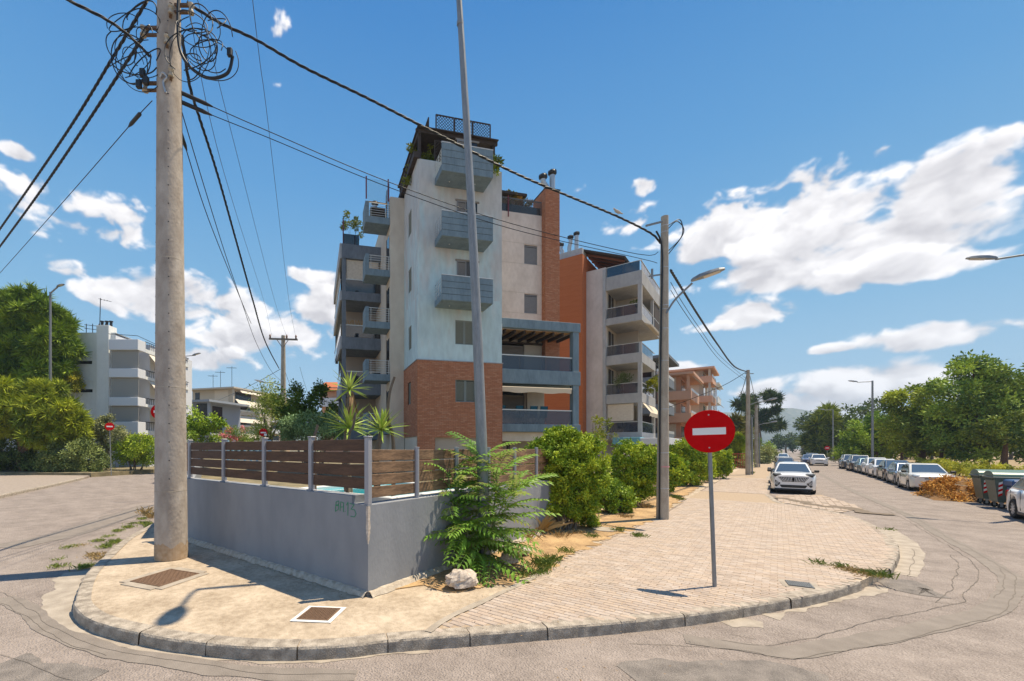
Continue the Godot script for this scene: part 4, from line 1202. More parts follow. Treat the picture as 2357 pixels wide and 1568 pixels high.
	# glass screens with red posts over the small balconies
	for q in [[-2.15, 3.4], [-0.9, 3.4], [-0.75, 5.0], [-3.2, 6.95]]: lpart("screen_post", M.red_steel, t, q[0] - 0.035, q[0] + 0.035, 15.3 + (1.1 if q[0] > -3 else 0.0), 17.5 + (0.15 if q[0] > -3 else -0.6), q[1], q[1] + 0.07)
	lpart("glass_screen", M.glass_clear, t, -2.1, -0.95, 16.35, 17.55, 3.43, 3.44)
	lpart("screen_rail", M.bamboo, t, -2.1, -0.95, 16.2, 16.27, 3.4, 3.47)
	b = MB.new()
	for i in 6: b.box(Vector3(-1.45, 15.5 + i * 0.12, -3.9), Vector3(0.85, 0.08, 0.4))
	put("louvred_box", b, M.dark_wood, t)
	cowl(t, Vector3(-1.5, 15.9, -4.6), 0.8, 0.13)
	lpart("terrace_rail", M.glass_dark, t, -3.2, -2.2, 15.32, 16.0, 6.95, 6.97)
	# right roof terrace
	lattice(t, "lattice", Vector3(4.6, 16.83, -3.55), R, F, 4.2, 0.85, M.lattice_grey, 0.17)
	lpart("terrace_glass", M.glass_dark, t, 4.6, 8.75, 16.83, 17.35, 3.62, 3.64)
	lpart("screen_post", M.red_steel, t, 6.5, 6.56, 16.5, 17.8, 3.47, 3.53)
	lpart("terrace_roof", M.dark_wood, t, 4.6, 7.9, 18.05, 18.2, 3.7, 6.5)
	for x in [4.8, 7.6]: lpart("terrace_post", M.dark_wood, t, x, x + 0.16, 16.83, 18.05, 3.9, 4.06)

func louvre_back(x0: float, x1: float, y0: float, y1: float) -> MB:
	var b := MB.new(); lb(b, x0, x1, y0, y1, 0.11, 0.13); return b
func louvre_side(y: float, h: float) -> MB:
	var b := MB.new(); lb(b, 0.1, 0.12, y, y + h, 1.39, 2.15); return b

func make_grey_block() -> void:
	# local x runs left along the front from the balcony corner as -x; depth along the avenue
	var t := thing("apartment_building", "apartment block with pale grey corner balconies and a terracotta stair wall", "building", Vector3(17.07, 0, -33.3), 0.0)
	var q := Vector3(0.7846, 0, 0.62)
	t.basis = yaw(q)
	var R := Vector3.RIGHT; var F := Vector3.BACK
	# floors of the corner balconies: [slab bottom, slab top, rail, length back]
	var floors := [[3.0, 3.6, 4.43, 5.4], [5.88, 6.63, 7.47, 5.4], [8.98, 9.74, 10.55, 5.4], [12.2, 12.75, 13.57, 7.5], [15.0, 16.06, 16.86, 9.0]]
	for i in floors.size():
		var f = floors[i]
		var s := lpart("balcony_slab", M.slab_grey if i < 4 else M.slab_grey, t, -2.63, 0.0, f[0], f[1], 0.0, f[3], 0.012)
		var gm = M.glass_rail if i < 4 else M.glass_blue
		for k in 2: lpart("glass_rail", gm, t, -2.55 + k * 1.2, -1.37 + k * 1.2, f[1] + 0.02, f[2] - 0.03, 0.08, 0.092)
		lpart("handrail", M.rail, t, -2.6, -0.02, f[2] - 0.04, f[2], 0.05, 0.12)
		var ng := int(f[3] / 1.1)
		for k in ng: lpart("glass_rail", M.glass_blue if i > 1 else M.glass_rail, t, -0.092, -0.08, f[1] + 0.02, f[2] - 0.03, 0.25 + k * 1.1, 1.32 + k * 1.1)
		lpart("handrail", M.rail, t, -0.12, -0.05, f[2] - 0.04, f[2], 0.1, f[3])
		if i < 4:
			lpart("post", M.slab_grey, t, -0.3, -0.02, f[1], floors[i + 1][0], 0.02, 0.3, 0.008) if i != 2 else lpart("post", M.slab_grey, t, -0.2, -0.02, f[1], f[2], 0.02, 0.2)
			if i < 2: lpart("post", M.slab_grey, t, -0.25, -0.02, f[1], floors[i + 1][0], 5.1, 5.38)
	lpart("post", M.slab_grey, t, -0.25, -0.02, 12.75, 15.0, 4.6, 4.85)
	lpart("louvred_screen", M.dark_wood, t, -0.16, -0.06, 12.75, 14.9, 5.4, 8.5)
	# inner walls
	for y in [3.6, 6.63, 9.74, 12.75]:
		lpart("side_wall", M.tan_wall, t, -2.7, -2.62, y, y + 2.5, 0.35, 9.0)
		lpart("back_wall", M.tan_wall, t, -2.62, -0.9, y, y + 2.5, 3.2, 3.3)
		var d := lpart("door", M.window_dark, t, -2.62, -2.6, y, y + 2.2, 0.7, 2.2)
		lpart("door_frame", M.rail, d, -2.62, -2.585, y, y + 2.2, 1.42, 1.48)
	# pale wall and the terracotta wall
	lpart("wall", M.pinkgrey, t, -4.16, -2.64, 1.0, 16.9, -0.02, 9.0)
	lpart("wall_edge", M.lightgrey, t, -2.86, -2.635, 1.0, 16.7, -0.08, -0.021)
	lpart("terracotta_wall", M.terracotta, t, -8.5, -4.17, 1.0, 18.1, -0.96, 6.0)
	# pitched timber roof
	var b := MB.new()
	b.box(Vector3(-2.8, 18.0, -4.0), Vector3(3.6, 0.14, 8.5), Basis(Vector3.BACK, -0.42))
	put("roof", b, M.dark_wood, t)
	b = MB.new()
	for i in 9: b.box(Vector3(-2.85, 17.85, -0.4 - i * 0.9), Vector3(3.3, 0.16, 0.1), Basis(Vector3.BACK, -0.42))
	put("rafters", b, M.wood_red, t)
	lpart("roof_parapet", M.lightgrey, t, -7.2, -4.3, 18.1, 18.75, -0.6, 0.6)
	for x in [[-6.5, 0.9, 0.0], [-6.1, 0.75, -0.12], [-5.5, 1.15, 0.1], [-4.9, 1.3, 0.0]]: cowl(t, Vector3(x[0], 18.75, 0.2), x[1], 0.16, x[2])
	# blind and awning of the lower storeys
	var bl := lpart("roller_blind", M.blind, t, -2.55, -0.62, 4.5, 5.85, 0.16, 0.18)
	lpart("blind_bar", M.dark_steel, bl, -2.58, -0.6, 4.46, 4.5, 0.14, 0.2)
	b = MB.new()
	for i in 8:
		var v0 := 0.3 + i * 0.6; var v1 := v0 + 0.6
		b.quad(Vector3(0.0, 5.85, -v0), Vector3(0.0, 5.85, -v1), Vector3(0.55, 5.1, -v1), Vector3(0.55, 5.1, -v0))
		b.quad(Vector3(0.55, 5.1, -v0), Vector3(0.55, 5.1, -v1), Vector3(0.45, 4.85 - 0.05 * (i % 2), -v1), Vector3(0.45, 4.85 - 0.05 * ((i + 1) % 2), -v0))
	put("awning", b, M.awning, t)
	b = MB.new()
	b.box(Vector3(0.25, 12.05, -3.2), Vector3(0.5, 0.1, 4.4), Basis(Vector3.BACK, -0.5)); put("awning", b, M.awning, t)
	# low blue box in front of the ground floor
	var lowb := MB.new(); lowb.bbox(Vector3(-0.8, 2.9, 0.7), Vector3(1.9, 0.55, 1.6), 0.02); put("porch_roof", lowb, M.porch_blue, t)
	var lw := MB.new(); lw.bbox(Vector3(1.1, 2.85, -1.6), Vector3(1.9, 0.5, 6.0), 0.02); put("porch_roof", lw, M.white_shade, t)

# ---------- poles, lamps, cables, signs
func twist(b: MB, p: PackedVector3Array, r: float, strands: int = 3) -> void:   # bundled cable of twisted strands
	for k in strands:
		var q := PackedVector3Array()
		var run := 0.0
		for i in p.size():
			var t := (p[mini(i + 1, p.size() - 1)] - p[maxi(i - 1, 0)]).normalized()
			var s := t.cross(Vector3.UP).normalized(); var w := s.cross(t)
			if i > 0: run += p[i].distance_to(p[i - 1])
			var a := run * 9.0 + TAU * k / strands
			q.append(p[i] + (s * cos(a) + w * sin(a)) * r)
		b.tube(q, r * 0.95, 5)
func smooth(pts: Array, step: float) -> PackedVector3Array:
	var c := Curve3D.new(); c.bake_interval = step
	for i in pts.size():
		var t: Vector3 = (pts[mini(i + 1, pts.size() - 1)] - pts[maxi(i - 1, 0)]) / 6.0
		c.add_point(pts[i], -t, t)
	return c.get_baked_points()
func on_plane(a: Vector3, e: Vector3, px: float, py: float) -> Vector3:   # where a pixel's ray meets the upright plane through a and e
	var n := Vector3(-(e.z - a.z), 0, e.x - a.x)
	var d := Vector3((px - CX) / FL, (HY - py) / FL, -1)
	var o := Vector3(0, CAMH, 0)
	return o + d * ((a - o).dot(n) / d.dot(n))
func cable(label: String, a: Vector3, e: Vector3, px: Array, r: float, twisted: bool, m: Material = null, fitting: float = -1.0) -> void:
	var w := []
	for q in px: w.append(on_plane(a, e, q[0], q[1]))
	var p := smooth(w, 0.12 if twisted else 0.5)
	var b := MB.new()
	if twisted: twist(b, p, r * 0.78)
	else: b.tube(p, r * 0.8, 5)
	var o := put("overhead_cable", b, m if m else M.cable)
	tag(o, label, "cable", "cables strung between the utility poles")
	if fitting >= 0.0:
		var i := int(fitting * (p.size() - 1)); var t := (p[mini(i + 1, p.size() - 1)] - p[i]).normalized()
		b = MB.new(); b.tube(PackedVector3Array([p[i] - t * 0.3, p[i] - t * 0.25, p[i] + t * 0.2, p[i] + t * 0.35]), [0.012, 0.04, 0.04, 0.015], 8)
		put("clamp", b, M.black, o)

func make_poles() -> void:
	# the big concrete pole at the corner
	var base := gp(394, 1284, 0.15)
	var t := thing("utility_pole", "thick pale concrete utility pole beside the grey wall, hung with cable loops", "utility pole", base)
	var b := MB.new()
	var ys := [0.0, 0.4, 3.0, 6.0, 9.0, 12.6]
	var path := PackedVector3Array(); var rad := []
	for y in ys: path.append(Vector3(-0.004 * y, y, 0)); rad.append(0.298 - y * 0.0079)
	b.tube(path, rad, 40)
	put("shaft", b, M.pole, t)
	# muddy stain round the foot, ragged at the top
	b = MB.new()
	var f := noise(0.5, 3, 3)
	for j in 40:
		var q := []
		for k in [j, j + 1]:
			var a: float = TAU * k / 40.0
			var h: float = 0.3 + 0.14 * f.get_noise_2d(cos(a) * 4.0, sin(a) * 4.0)
			q.append([Vector3(cos(a), 0, sin(a)), h])
		b.quad(q[1][0] * 0.3005, q[0][0] * 0.3005, q[0][0] * (0.3005 - q[0][1] * 0.0079) + Vector3.UP * q[0][1], q[1][0] * (0.3005 - q[1][1] * 0.0079) + Vector3.UP * q[1][1])
	put("mud_stain", b, M.stain, t)
	b = MB.new()   # casting seam and bolt holes
	for y in [1.35, 3.4, 5.95]: b.lathe(Vector3(-0.004 * y, y, 0), [[0.2985 - y * 0.0079, -0.006], [0.3005 - y * 0.0079, 0.0], [0.2985 - y * 0.0079, 0.006]], 40)
	put("seam", b, M.pole_grey, t)
	b = MB.new()
	var toc := (Vector3(0, 0, 0) - Vector3(base.x, 0, base.z)).normalized()
	for i in 26:
		var y := 1.6 + i * 0.36
		for s in [[0.1, 0.012], [1.55, 0.012]]:
			var dir: Vector3 = toc.rotated(Vector3.UP, -s[0])
			var c := Vector3(-0.004 * y, y, 0) + dir * (0.2982 - y * 0.0079)
			b.lathe(c, [[0.0, 0.003], [s[1], 0.003], [s[1], -0.004]], 8, Basis(dir.cross(Vector3.UP), dir, Vector3.UP))
	put("bolt_holes", b, M.black, t)
	# spool insulators in brackets up the front
	for i in 5:
		var y := 9.55 + i * 0.62
		var side := toc.rotated(Vector3.UP, 0.1 if i != 1 else -0.15)
		var c := Vector3(-0.004 * y, y, 0) + side * (0.36 - y * 0.0079)
		b = MB.new()
		var bs := Basis(side.cross(Vector3.UP).normalized() * -1.0, Vector3.UP, side)
		b.box(c - side * 0.04 + Vector3.UP * 0.11, Vector3(0.05, 0.012, 0.14), bs); b.box(c - side * 0.04 - Vector3.UP * 0.11, Vector3(0.05, 0.012, 0.14), bs)
		b.box(c - side * 0.1, Vector3(0.05, 0.26, 0.012), bs)
		var br := put("bracket", b, M.rust, t)
		b = MB.new(); b.lathe(c, [[0.02, -0.09], [0.05, -0.08], [0.05, -0.05], [0.03, -0.02], [0.03, 0.02], [0.05, 0.05], [0.05, 0.08], [0.02, 0.09]], 14)
		put("insulator", b, M.clay, br)
	# arms to the left
	for q in [[10.55, -0.5, 0.2], [9.45, -0.46, 0.15], [11.0, 0.45, 0.3]]:
		b = MB.new()
		var o2 := Vector3(0, q[0], 0)
		b.box(o2 + Vector3(q[1] * 0.55, 0, 0.1), Vector3(absf(q[1]) * 0.9, 0.05, 0.05)); b.box(o2 + Vector3(q[1] * 0.55, -0.14, 0.1), Vector3(absf(q[1]) * 0.9, 0.04, 0.05))
		var ar := put("arm", b, M.rust, t)
		b = MB.new(); b.lathe(o2 + Vector3(q[1], -0.07, 0.1), [[0.02, -0.1], [0.06, -0.09], [0.06, -0.06], [0.035, -0.02], [0.035, 0.02], [0.06, 0.06], [0.06, 0.09], [0.02, 0.1]], 14)
		put("insulator", b, M.clay, ar)
	# hook
	b = MB.new()
	var hk := dp(372, 190, -base.z - 0.25) - base
	b.tube(smooth([hk + Vector3(-0.03, 0.1, 0), hk + Vector3(0.03, 0.17, 0.02), hk + Vector3(0.1, 0.1, 0), hk + Vector3(0.03, 0.0, 0), hk + Vector3(0.08, -0.2, 0)], 0.03), 0.022, 6)
	put("hook", b, M.steel, t)
	for q in [[-0.33, 9.35], [-0.4, 9.5], [-0.47, 9.28], [1.3, 9.9]]:
		b = MB.new(); b.bbox(Vector3(q[0], q[1], 0.28), Vector3(0.1, 0.16, 0.08), 0.015); put("junction_block", b, M.black, t)
	# loose loops of cable, left and right
	var lr := RandomNumberGenerator.new(); lr.seed = 12
	for i in 30:
		var left := i % 2 == 0
		var cx := (-0.55 if left else 0.78) + lr.randf_range(-0.25, 0.25)
		var cy := (10.1 if left else 10.0) + lr.randf_range(-0.5, 0.6)
		var rx := lr.randf_range(0.14, 0.5); var ry := lr.randf_range(0.14, 0.55); var tl := lr.randf_range(-0.9, 0.9)
		var pts := []
		var a0 := lr.randf() * TAU
		var sweep := lr.randf_range(3.2, 6.4)
		for k in 12:
			var a := a0 + sweep * k / 11.0
			var v := Vector2(cos(a) * rx, sin(a) * ry).rotated(tl)
			pts.append(Vector3(cx + v.x, cy + v.y, 0.28 + 0.1 * sin(a * 1.3 + i)))
		b = MB.new(); b.tube(smooth(pts, 0.08), lr.randf_range(0.007, 0.012), 5)
		put("cable_loop", b, M.cable, t)
	# bundled tails hanging down the right flank
	b = MB.new()
	b.tube(smooth([Vector3(0.26, 11.2, 0.2), Vector3(0.3, 10.0, 0.22), Vector3(0.75, 9.5, 0.2), Vector3(1.2, 9.55, 0.2), Vector3(1.32, 9.9, 0.2)], 0.08), 0.03, 7)
	put("cable_loop", b, M.cable, t)

	# the pole down the avenue with a street lamp
	var b2 := gp(1525, 1194, 0.16)
	var p2 := thing("utility_pole", "concrete utility pole carrying a street lamp between the hedge and brick paving", "utility pole", b2)
	b = MB.new()
	var path2 := PackedVector3Array(); var rad2 := []
	for i in 7: path2.append(Vector3(0.07 * i / 6.0, 9.4 * i / 6.0, 0)); rad2.append(0.178 - 0.075 * i / 6.0)
	b.tube(path2, rad2, 28); put("shaft", b, M.pole_grey, p2)
	b = MB.new()
	for y in [0.95, 2.05, 3.4, 4.9, 5.9, 6.5, 6.62, 7.8, 8.9, 9.1]: b.lathe(Vector3(0.07 * y / 9.4, y, 0), [[0.18 - 0.008 * y, -0.012], [0.184 - 0.008 * y, 0.0], [0.18 - 0.008 * y, 0.012]], 28)
	put("band", b, M.steel, p2)
	b = MB.new()
	b.tube(smooth([Vector3(-0.15, 0.0, 0.1), Vector3(-0.14, 3.0, 0.1), Vector3(-0.1, 6.0, 0.1), Vector3(-0.06, 8.3, 0.08), Vector3(-0.25, 8.9, 0.1)], 0.2), 0.027, 7)
	b.tube(smooth([Vector3(0.15, 9.1, 0.05), Vector3(0.55, 9.3, 0), Vector3(0.6, 8.8, 0), Vector3(0.15, 8.3, 0)], 0.08), 0.014, 5)
	b.tube(smooth([Vector3(0.15, 9.0, 0.05), Vector3(0.4, 9.2, 0.1), Vector3(0.66, 8.9, 0), Vector3(0.16, 8.2, 0)], 0.08), 0.014, 5)
	put("conduit", b, M.cable, p2)
	b = MB.new()
	b.box(Vector3(-0.3, 9.15, 0.05), Vector3(0.5, 0.05, 0.05), Basis(Vector3.BACK, 0.25)); b.box(Vector3(-0.25, 7.55, 0.05), Vector3(0.4, 0.04, 0.04), Basis(Vector3.BACK, 0.15)); b.box(Vector3(-0.35, 7.6, 0.05), Vector3(0.05, 0.3, 0.05))
	put("bracket", b, M.galv, p2)
	b = MB.new()   # torn scrap of red and white tape
	b.lathe(Vector3(0.02, 1.62, 0), [[0.172, -0.02], [0.17, 0.02]], 24); put("tape", b, M.tape, p2)
	b = MB.new()
	b.tube(smooth([Vector3(0.05, 6.35, 0.12), NV * 0.3 + Vector3(0.05, 6.75, 0), NV * 0.75 + Vector3(0.05, 7.15, 0)], 0.08), 0.03, 8)
	var arm := put("lamp_arm", b, M.galv, p2)
	lamp_head(arm, NV * 0.72 + Vector3(0.05, 7.2, 0), NV, 0.85, 0.3, -0.3)

	# thin tapering lamp post leaning beside the sapling
	var b3 := gp(1118, 1298, 0.16)
	var lp := thing("lamp_post", "tall slim galvanised lamp post leaning over the feathery sapling", "lamp post", b3)
	b = MB.new()
	var top := Vector3(-0.52, 11.0, 0)
	var pp := PackedVector3Array(); var pr := []
	for i in 9: pp.append(top * i / 8.0 + Vector3(0.05 * sin(i * 0.4), 0, 0)); pr.append(0.118 - 0.066 * i / 8.0)
	b.tube(pp, pr, 8); put("shaft", b, M.galv, lp)
	b = MB.new(); b.lathe(top * 0.93, [[0.058, -0.03], [0.066, -0.02], [0.066, 0.05], [0.056, 0.06]], 8); put("collar", b, M.galv, lp)
	b = MB.new(); b.box(Vector3(0, 0.02, 0), Vector3(0.32, 0.04, 0.32)); put("base_plate", b, M.galv, lp)
	b = MB.new()
	var ad := Vector3(0.33, 0, 0.94)
	b.tube(smooth([top - Vector3.UP * 0.1, top + Vector3(0, 0.15, 0) + ad * 0.15, top + ad * 0.8 + Vector3.UP * 0.3], 0.1), 0.035, 8)
	var la := put("lamp_arm", b, M.galv, lp)
	lamp_head(la, top + ad * 0.75 + Vector3.UP * 0.3, ad, 0.7, 0.34, 0.0)

	# more poles along the avenue
	for q in [[1722, 1093, 852, "square concrete utility pole beside the pavement with ivy at its foot", 0.19], [1741, 1076, 932, "far concrete utility pole with a lamp in front of olive trees", 0.22]]:
		var bp := gp(q[0], q[1], 0.15)
		var pt := thing("utility_pole", q[3], "utility pole", bp)
		var h: float = (HY - q[2]) / FL * -bp.z + CAMH - 0.15
		b = MB.new(); b.tube(PackedVector3Array([Vector3.ZERO, Vector3(0, h, 0)]), [q[4], q[4] * 0.62], 8); put("shaft", b, M.pole_grey, pt)
		b = MB.new(); b.bar(Vector3(q[4] + 0.08, 0, 0.1), Vector3(q[4] + 0.05, h * 0.55, 0.1), 0.06); put("conduit", b, M.galv, pt)
		b = MB.new(); b.box(Vector3(0.1, h - 0.3, 0), Vector3(0.7, 0.06, 0.06)); put("bracket", b, M.galv, pt)
		b = MB.new(); b.tube(smooth([Vector3(0, h * 0.66, 0), NV * 0.6 + Vector3.UP * (h * 0.66 + 0.25), NV * 1.2 + Vector3.UP * (h * 0.66 + 0.3)], 0.2), 0.035, 6)
		var la2 := put("lamp_arm", b, M.galv, pt)
		lamp_head(la2, NV * 1.2 + Vector3.UP * (h * 0.66 + 0.3), NV, 0.7, 0.28, -0.1)
	# pole with a crossarm on the side street
	var tb := Vector3(-11.9, 0.3, -38)
	var tp := thing("utility_pole", "concrete utility pole with a wooden crossarm and three insulators above the garden trees", "utility pole", tb)
	b = MB.new(); b.tube(PackedVector3Array([Vector3.ZERO, Vector3(0, 11.9, 0)]), [0.3, 0.17], 14); put("shaft", b, M.pole_grey, tp)
	b = MB.new(); b.box(Vector3(0.05, 11.55, 0.15), Vector3(2.5, 0.14, 0.12), Basis(Vector3.BACK, -0.03))
	for s in [-1, 1]: b.bar(Vector3(s * 0.5, 11.5, 0.15), Vector3(s * 0.08, 10.9, 0.15), 0.03, 4)
	put("crossarm", b, M.dark_wood_grey, tp)
	for x in [-1.1, 0.35, 1.15]:
		b = MB.new(); b.lathe(Vector3(x, 11.62 - 0.03 * x, 0.15), [[0.05, 0.0], [0.09, 0.08], [0.06, 0.14], [0.1, 0.2], [0.06, 0.28], [0.03, 0.34], [0.0, 0.35]], 10); put("insulator", b, M.ceramic, tp)
	b = MB.new(); b.tube(smooth([Vector3(0, 7.5, 0.1), Vector3(-0.9, 7.75, 0.2), Vector3(-1.6, 7.7, 0.3)], 0.2), 0.04, 6)
	var tl2 := put("lamp_arm", b, M.galv, tp); lamp_head(tl2, Vector3(-1.5, 7.7, 0.3), Vector3(-1, 0, 0.15).normalized(), 0.9, 0.32, 0.0)

	# street lamps across the avenue: [x, z]
	var lp0: Node3D = null
	for q in [[21.4, 14.8, "grey street lamp with a flat head reaching in over the near parked car"], [45.6, 43.7, "grey street lamp standing behind the white parked hatchbacks"], [72.4, 76.0, "grey street lamp in front of the tall pine across the avenue"], [108.0, 118.0, "distant grey street lamp beside the dark pines"]]:
		var at := Vector3(q[0], 0.14, -q[1])
		if lp0 == null:
			lp0 = thing("street_lamp", q[2], "street lamp", at, 0.0, "street lamps along the avenue")
			b = MB.new(); b.tube(PackedVector3Array([Vector3.ZERO, Vector3(0, 9.0, 0)]), [0.11, 0.075], 10); put("shaft", b, M.galv, lp0)
			b = MB.new(); b.box(Vector3.UP * 0.02, Vector3(0.4, 0.04, 0.4)); put("base_plate", b, M.galv, lp0)
			b = MB.new(); b.bar(Vector3(0, 8.92, 0), -NV * 1.1 + Vector3.UP * 8.95, 0.035, 8)
			var ar := put("lamp_arm", b, M.galv, lp0)
			lamp_head(ar, -NV * 1.05 + Vector3.UP * 8.95, -NV, 0.75, 0.26, 0.0)
		else: another(lp0, q[2], at)
	var ll := thing("street_lamp", "tall grey street lamp rising among the pines", "street lamp", Vector3(-35.0, 0.35, -41.2))
	b = MB.new(); b.tube(PackedVector3Array([Vector3.ZERO, Vector3(0, 16.8, 0)]), [0.15, 0.09], 10); put("shaft", b, M.lamp_dark, ll)
	b = MB.new(); b.tube(PackedVector3Array([Vector3(0, 16.7, 0), Vector3(0.7, 17.3, 0)]), 0.07, 8)
	var la3 := put("lamp_arm", b, M.galv, ll); lamp_head(la3, Vector3(0.6, 17.3, 0), Vector3(1, 0, 0.1).normalized(), 0.8, 0.35, 0.0)
	var lf := thing("street_lamp", "distant thin street lamp arm beside the concrete pole", "street lamp", Vector3(-23.2, 0.3, -40))
	b = MB.new(); b.tube(PackedVector3Array([Vector3.ZERO, Vector3(0, 10.4, 0)]), [0.12, 0.08], 8); put("shaft", b, M.galv, lf)
	b = MB.new(); b.bar(Vector3(0, 10.4, 0), Vector3(2.6, 10.6, 0), 0.04); var la4 := put("lamp_arm", b, M.galv, lf)
	lamp_head(la4, Vector3(2.3, 10.58, 0), Vector3.RIGHT, 0.8, 0.25, 0.0)

func lamp_head(p: Node, o: Vector3, dir: Vector3, L: float, W: float, pitch: float) -> void:
	var side := dir.cross(Vector3.UP).normalized()
	var d := dir.rotated(side, 0.28 + pitch * 0.3).normalized(); var up := side.cross(d)
	var b := MB.new()
	var prev := []
	var prof := [[0.0, 0.25, 0.06], [0.08, 0.5, 0.1], [0.3, 0.9, 0.13], [0.6, 1.0, 0.12], [0.85, 0.85, 0.09], [1.0, 0.45, 0.04]]
	for q in prof:
		var c: Vector3 = o + d * L * q[0]
		var w: float = W * 0.5 * q[1]
		var ring := [c - side * w, c - side * w * 0.7 + up * q[2] * 0.8, c + up * q[2], c + side * w * 0.7 + up * q[2] * 0.8, c + side * w]
		if prev.size() > 0:
			for i in 4: b.edge(prev[i], prev[i + 1], ring[i + 1], ring[i], c - up * 0.2)
			b.edge(prev[0], prev[4], ring[4], ring[0], c + up)
		prev = ring
	var h := put("lamp_head", b, M.galv, p)
	b = MB.new()
	b.bbox(o + d * L * 0.62 - up * 0.012, Vector3(L * 0.5, 0.03, W * 0.7), 0.008, Basis(d, up, side))
	put("lens", b, M.lens, h)

func make_cables() -> void:
	var a := gp(394, 1284, 0.15); var e := gp(1525, 1194, 0.16)
	cable("thick twisted black cable sagging from the corner pole to the lamp pole", a, e, [[430, 6], [505, 52], [590, 92], [700, 155], [850, 228], [1000, 305], [1178, 395], [1293, 445], [1418, 497], [1498, 537], [1520, 560]], 0.022, true)
	cable("upper thin black cable from the corner pole hook to the lamp pole", a, e, [[372, 196], [447, 227], [615, 301], [900, 421], [1178, 515], [1468, 585], [1515, 580]], 0.012, false, null, 0.07)
	cable("lower thin black cable from the corner pole hook to the lamp pole", a, e, [[372, 206], [445, 247], [615, 316], [900, 433], [1178, 527], [1473, 595], [1513, 606]], 0.011, false, null, 0.065)
	var far := Vector3(-34, 0, -30)
	cable("twisted black cable from the pole top down towards the side, the upper of two", a, far, [[352, -20], [330, 15], [270, 115], [150, 310], [0, 527], [-80, 640]], 0.024, true)
	cable("twisted black cable from the pole top down towards the side, the lower of two", a, far, [[345, 60], [305, 122], [200, 283], [100, 430], [0, 567], [-80, 672]], 0.024, true)
	cable("thin wire running down from the pole to the side with an insulated clamp", a, far, [[350, 232], [327, 256], [160, 448], [0, 628], [-80, 715]], 0.012, false, null, 0.04)
	var tp := Vector3(-11.9, 0, -38)
	cable("thick twisted cable from the corner pole back to the crossarm pole", a, tp, [[418, 80], [435, 190], [452, 250], [500, 400], [545, 560], [582, 692], [610, 785], [642, 848]], 0.026, true)
	cable("thin cable beside the twisted one, ending low on the crossarm pole", a, tp, [[416, 250], [470, 430], [520, 590], [555, 692], [590, 790], [625, 855], [648, 878]], 0.014, false)
	cable("service drop from the corner pole running back beside the twisted cable", a, tp, [[419, 315], [424, 330], [480, 505], [555, 692], [578, 745]], 0.014, false, null, 0.03)
	for q in [[[430, -10], [480, 260], [540, 480], [607, 692], [625, 772], "bare overhead wire to the outer insulator of the crossarm"], [[452, -10], [494, 150], [535, 315], [632, 692], [660, 776], "bare overhead wire to the middle insulator of the crossarm"], [[580, -10], [599, 150], [620, 310], [665, 692], [681, 778], "bare overhead wire to the inner insulator of the crossarm"]]:
		var top := dp(q[0][0], q[0][1], 9.0)
		cable(q[5], Vector3(top.x, 0, top.z), tp + Vector3((q[4][0] - 652) * 0.038, 0, 0), q.slice(0, 5), 0.009, false, M.wire)
	for q in [[[690, 845], [700, 880], [715, 925], "wire running on from the crossarm pole over the trees"], [[655, 850], [665, 880], [690, 935], "second wire running on from the crossarm pole over the trees"]]:
		cable(q[3], tp, Vector3(-16, 0, -75), q.slice(0, 3), 0.02, false)
	cable("long service wire from the crossarm pole down to the far houses", tp, Vector3(-26, 0, -60), [[645, 850], [600, 875], [540, 905], [470, 935]], 0.03, false)
	cable("twisted cable arriving from overhead at the pole's left bracket", Vector3(-7.2, 0, -6.0), a, [[140, -10], [160, 2], [245, 45], [300, 85], [345, 130]], 0.02, true)
	var p3 := gp(1722, 1093, 0.15); var p4 := gp(1741, 1076, 0.15)
	cable("thick twisted cable from the lamp pole to the square pole", e, p3, [[1544, 622], [1570, 665], [1605, 722], [1650, 790], [1690, 843], [1720, 856]], 0.03, true)
	cable("upper of two thin cables from the lamp pole to the square pole", e, p3, [[1544, 650], [1570, 695], [1610, 755], [1660, 822], [1718, 872]], 0.013, false)
	cable("lower of two thin cables from the lamp pole to the square pole", e, p3, [[1544, 668], [1570, 710], [1610, 767], [1660, 832], [1718, 878]], 0.013, false)
	cable("black service cable from the square pole to the orange building", p3, gp(1400, 1110) + Vector3(5, 0, -20), [[1718, 856], [1670, 885], [1600, 915], [1525, 943]], 0.03, false)
	cable("short slack cable from the square pole to the conifer", p3, p3 + Vector3(-1, 0, -9), [[1719, 862], [1706, 905], [1682, 945]], 0.03, false)
	cable("cable between the square pole and the far pole", p3, p4, [[1724, 858], [1732, 890], [1741, 936]], 0.03, false)
	# the pigeon on the thick cable
	var bp := on_plane(a, e, 1422, 496)
	var bird := MB.new()
	blob_bird(bird)
	var bo := put("pigeon", bird, M.pigeon, self, Transform3D(Basis(Vector3.BACK, 0.35).scaled(Vector3.ONE * 0.72), bp + Vector3(0, 0.06, 0)))
	tag(bo, "pale pigeon perched on the thick twisted cable", "bird")

func blob_bird(b: MB) -> void:
	var c := [[Vector3(0.2, -0.1, 0), 0.012], [Vector3(0.12, -0.03, 0), 0.035], [Vector3(0.04, 0.05, 0), 0.062], [Vector3(-0.02, 0.11, 0), 0.064], [Vector3(-0.05, 0.17, 0), 0.042], [Vector3(-0.06, 0.205, 0), 0.03], [Vector3(-0.075, 0.235, 0), 0.032], [Vector3(-0.1, 0.245, 0), 0.018], [Vector3(-0.13, 0.235, 0), 0.004]]
	var p := PackedVector3Array(); var r := []
	for q in c: p.append(q[0]); r.append(q[1])
	b.tube(p, r, 10)
	for s in [-1, 1]: b.bar(Vector3(0.0, 0.05, 0.02 * s), Vector3(0.0, -0.06, 0.02 * s), 0.006, 4)

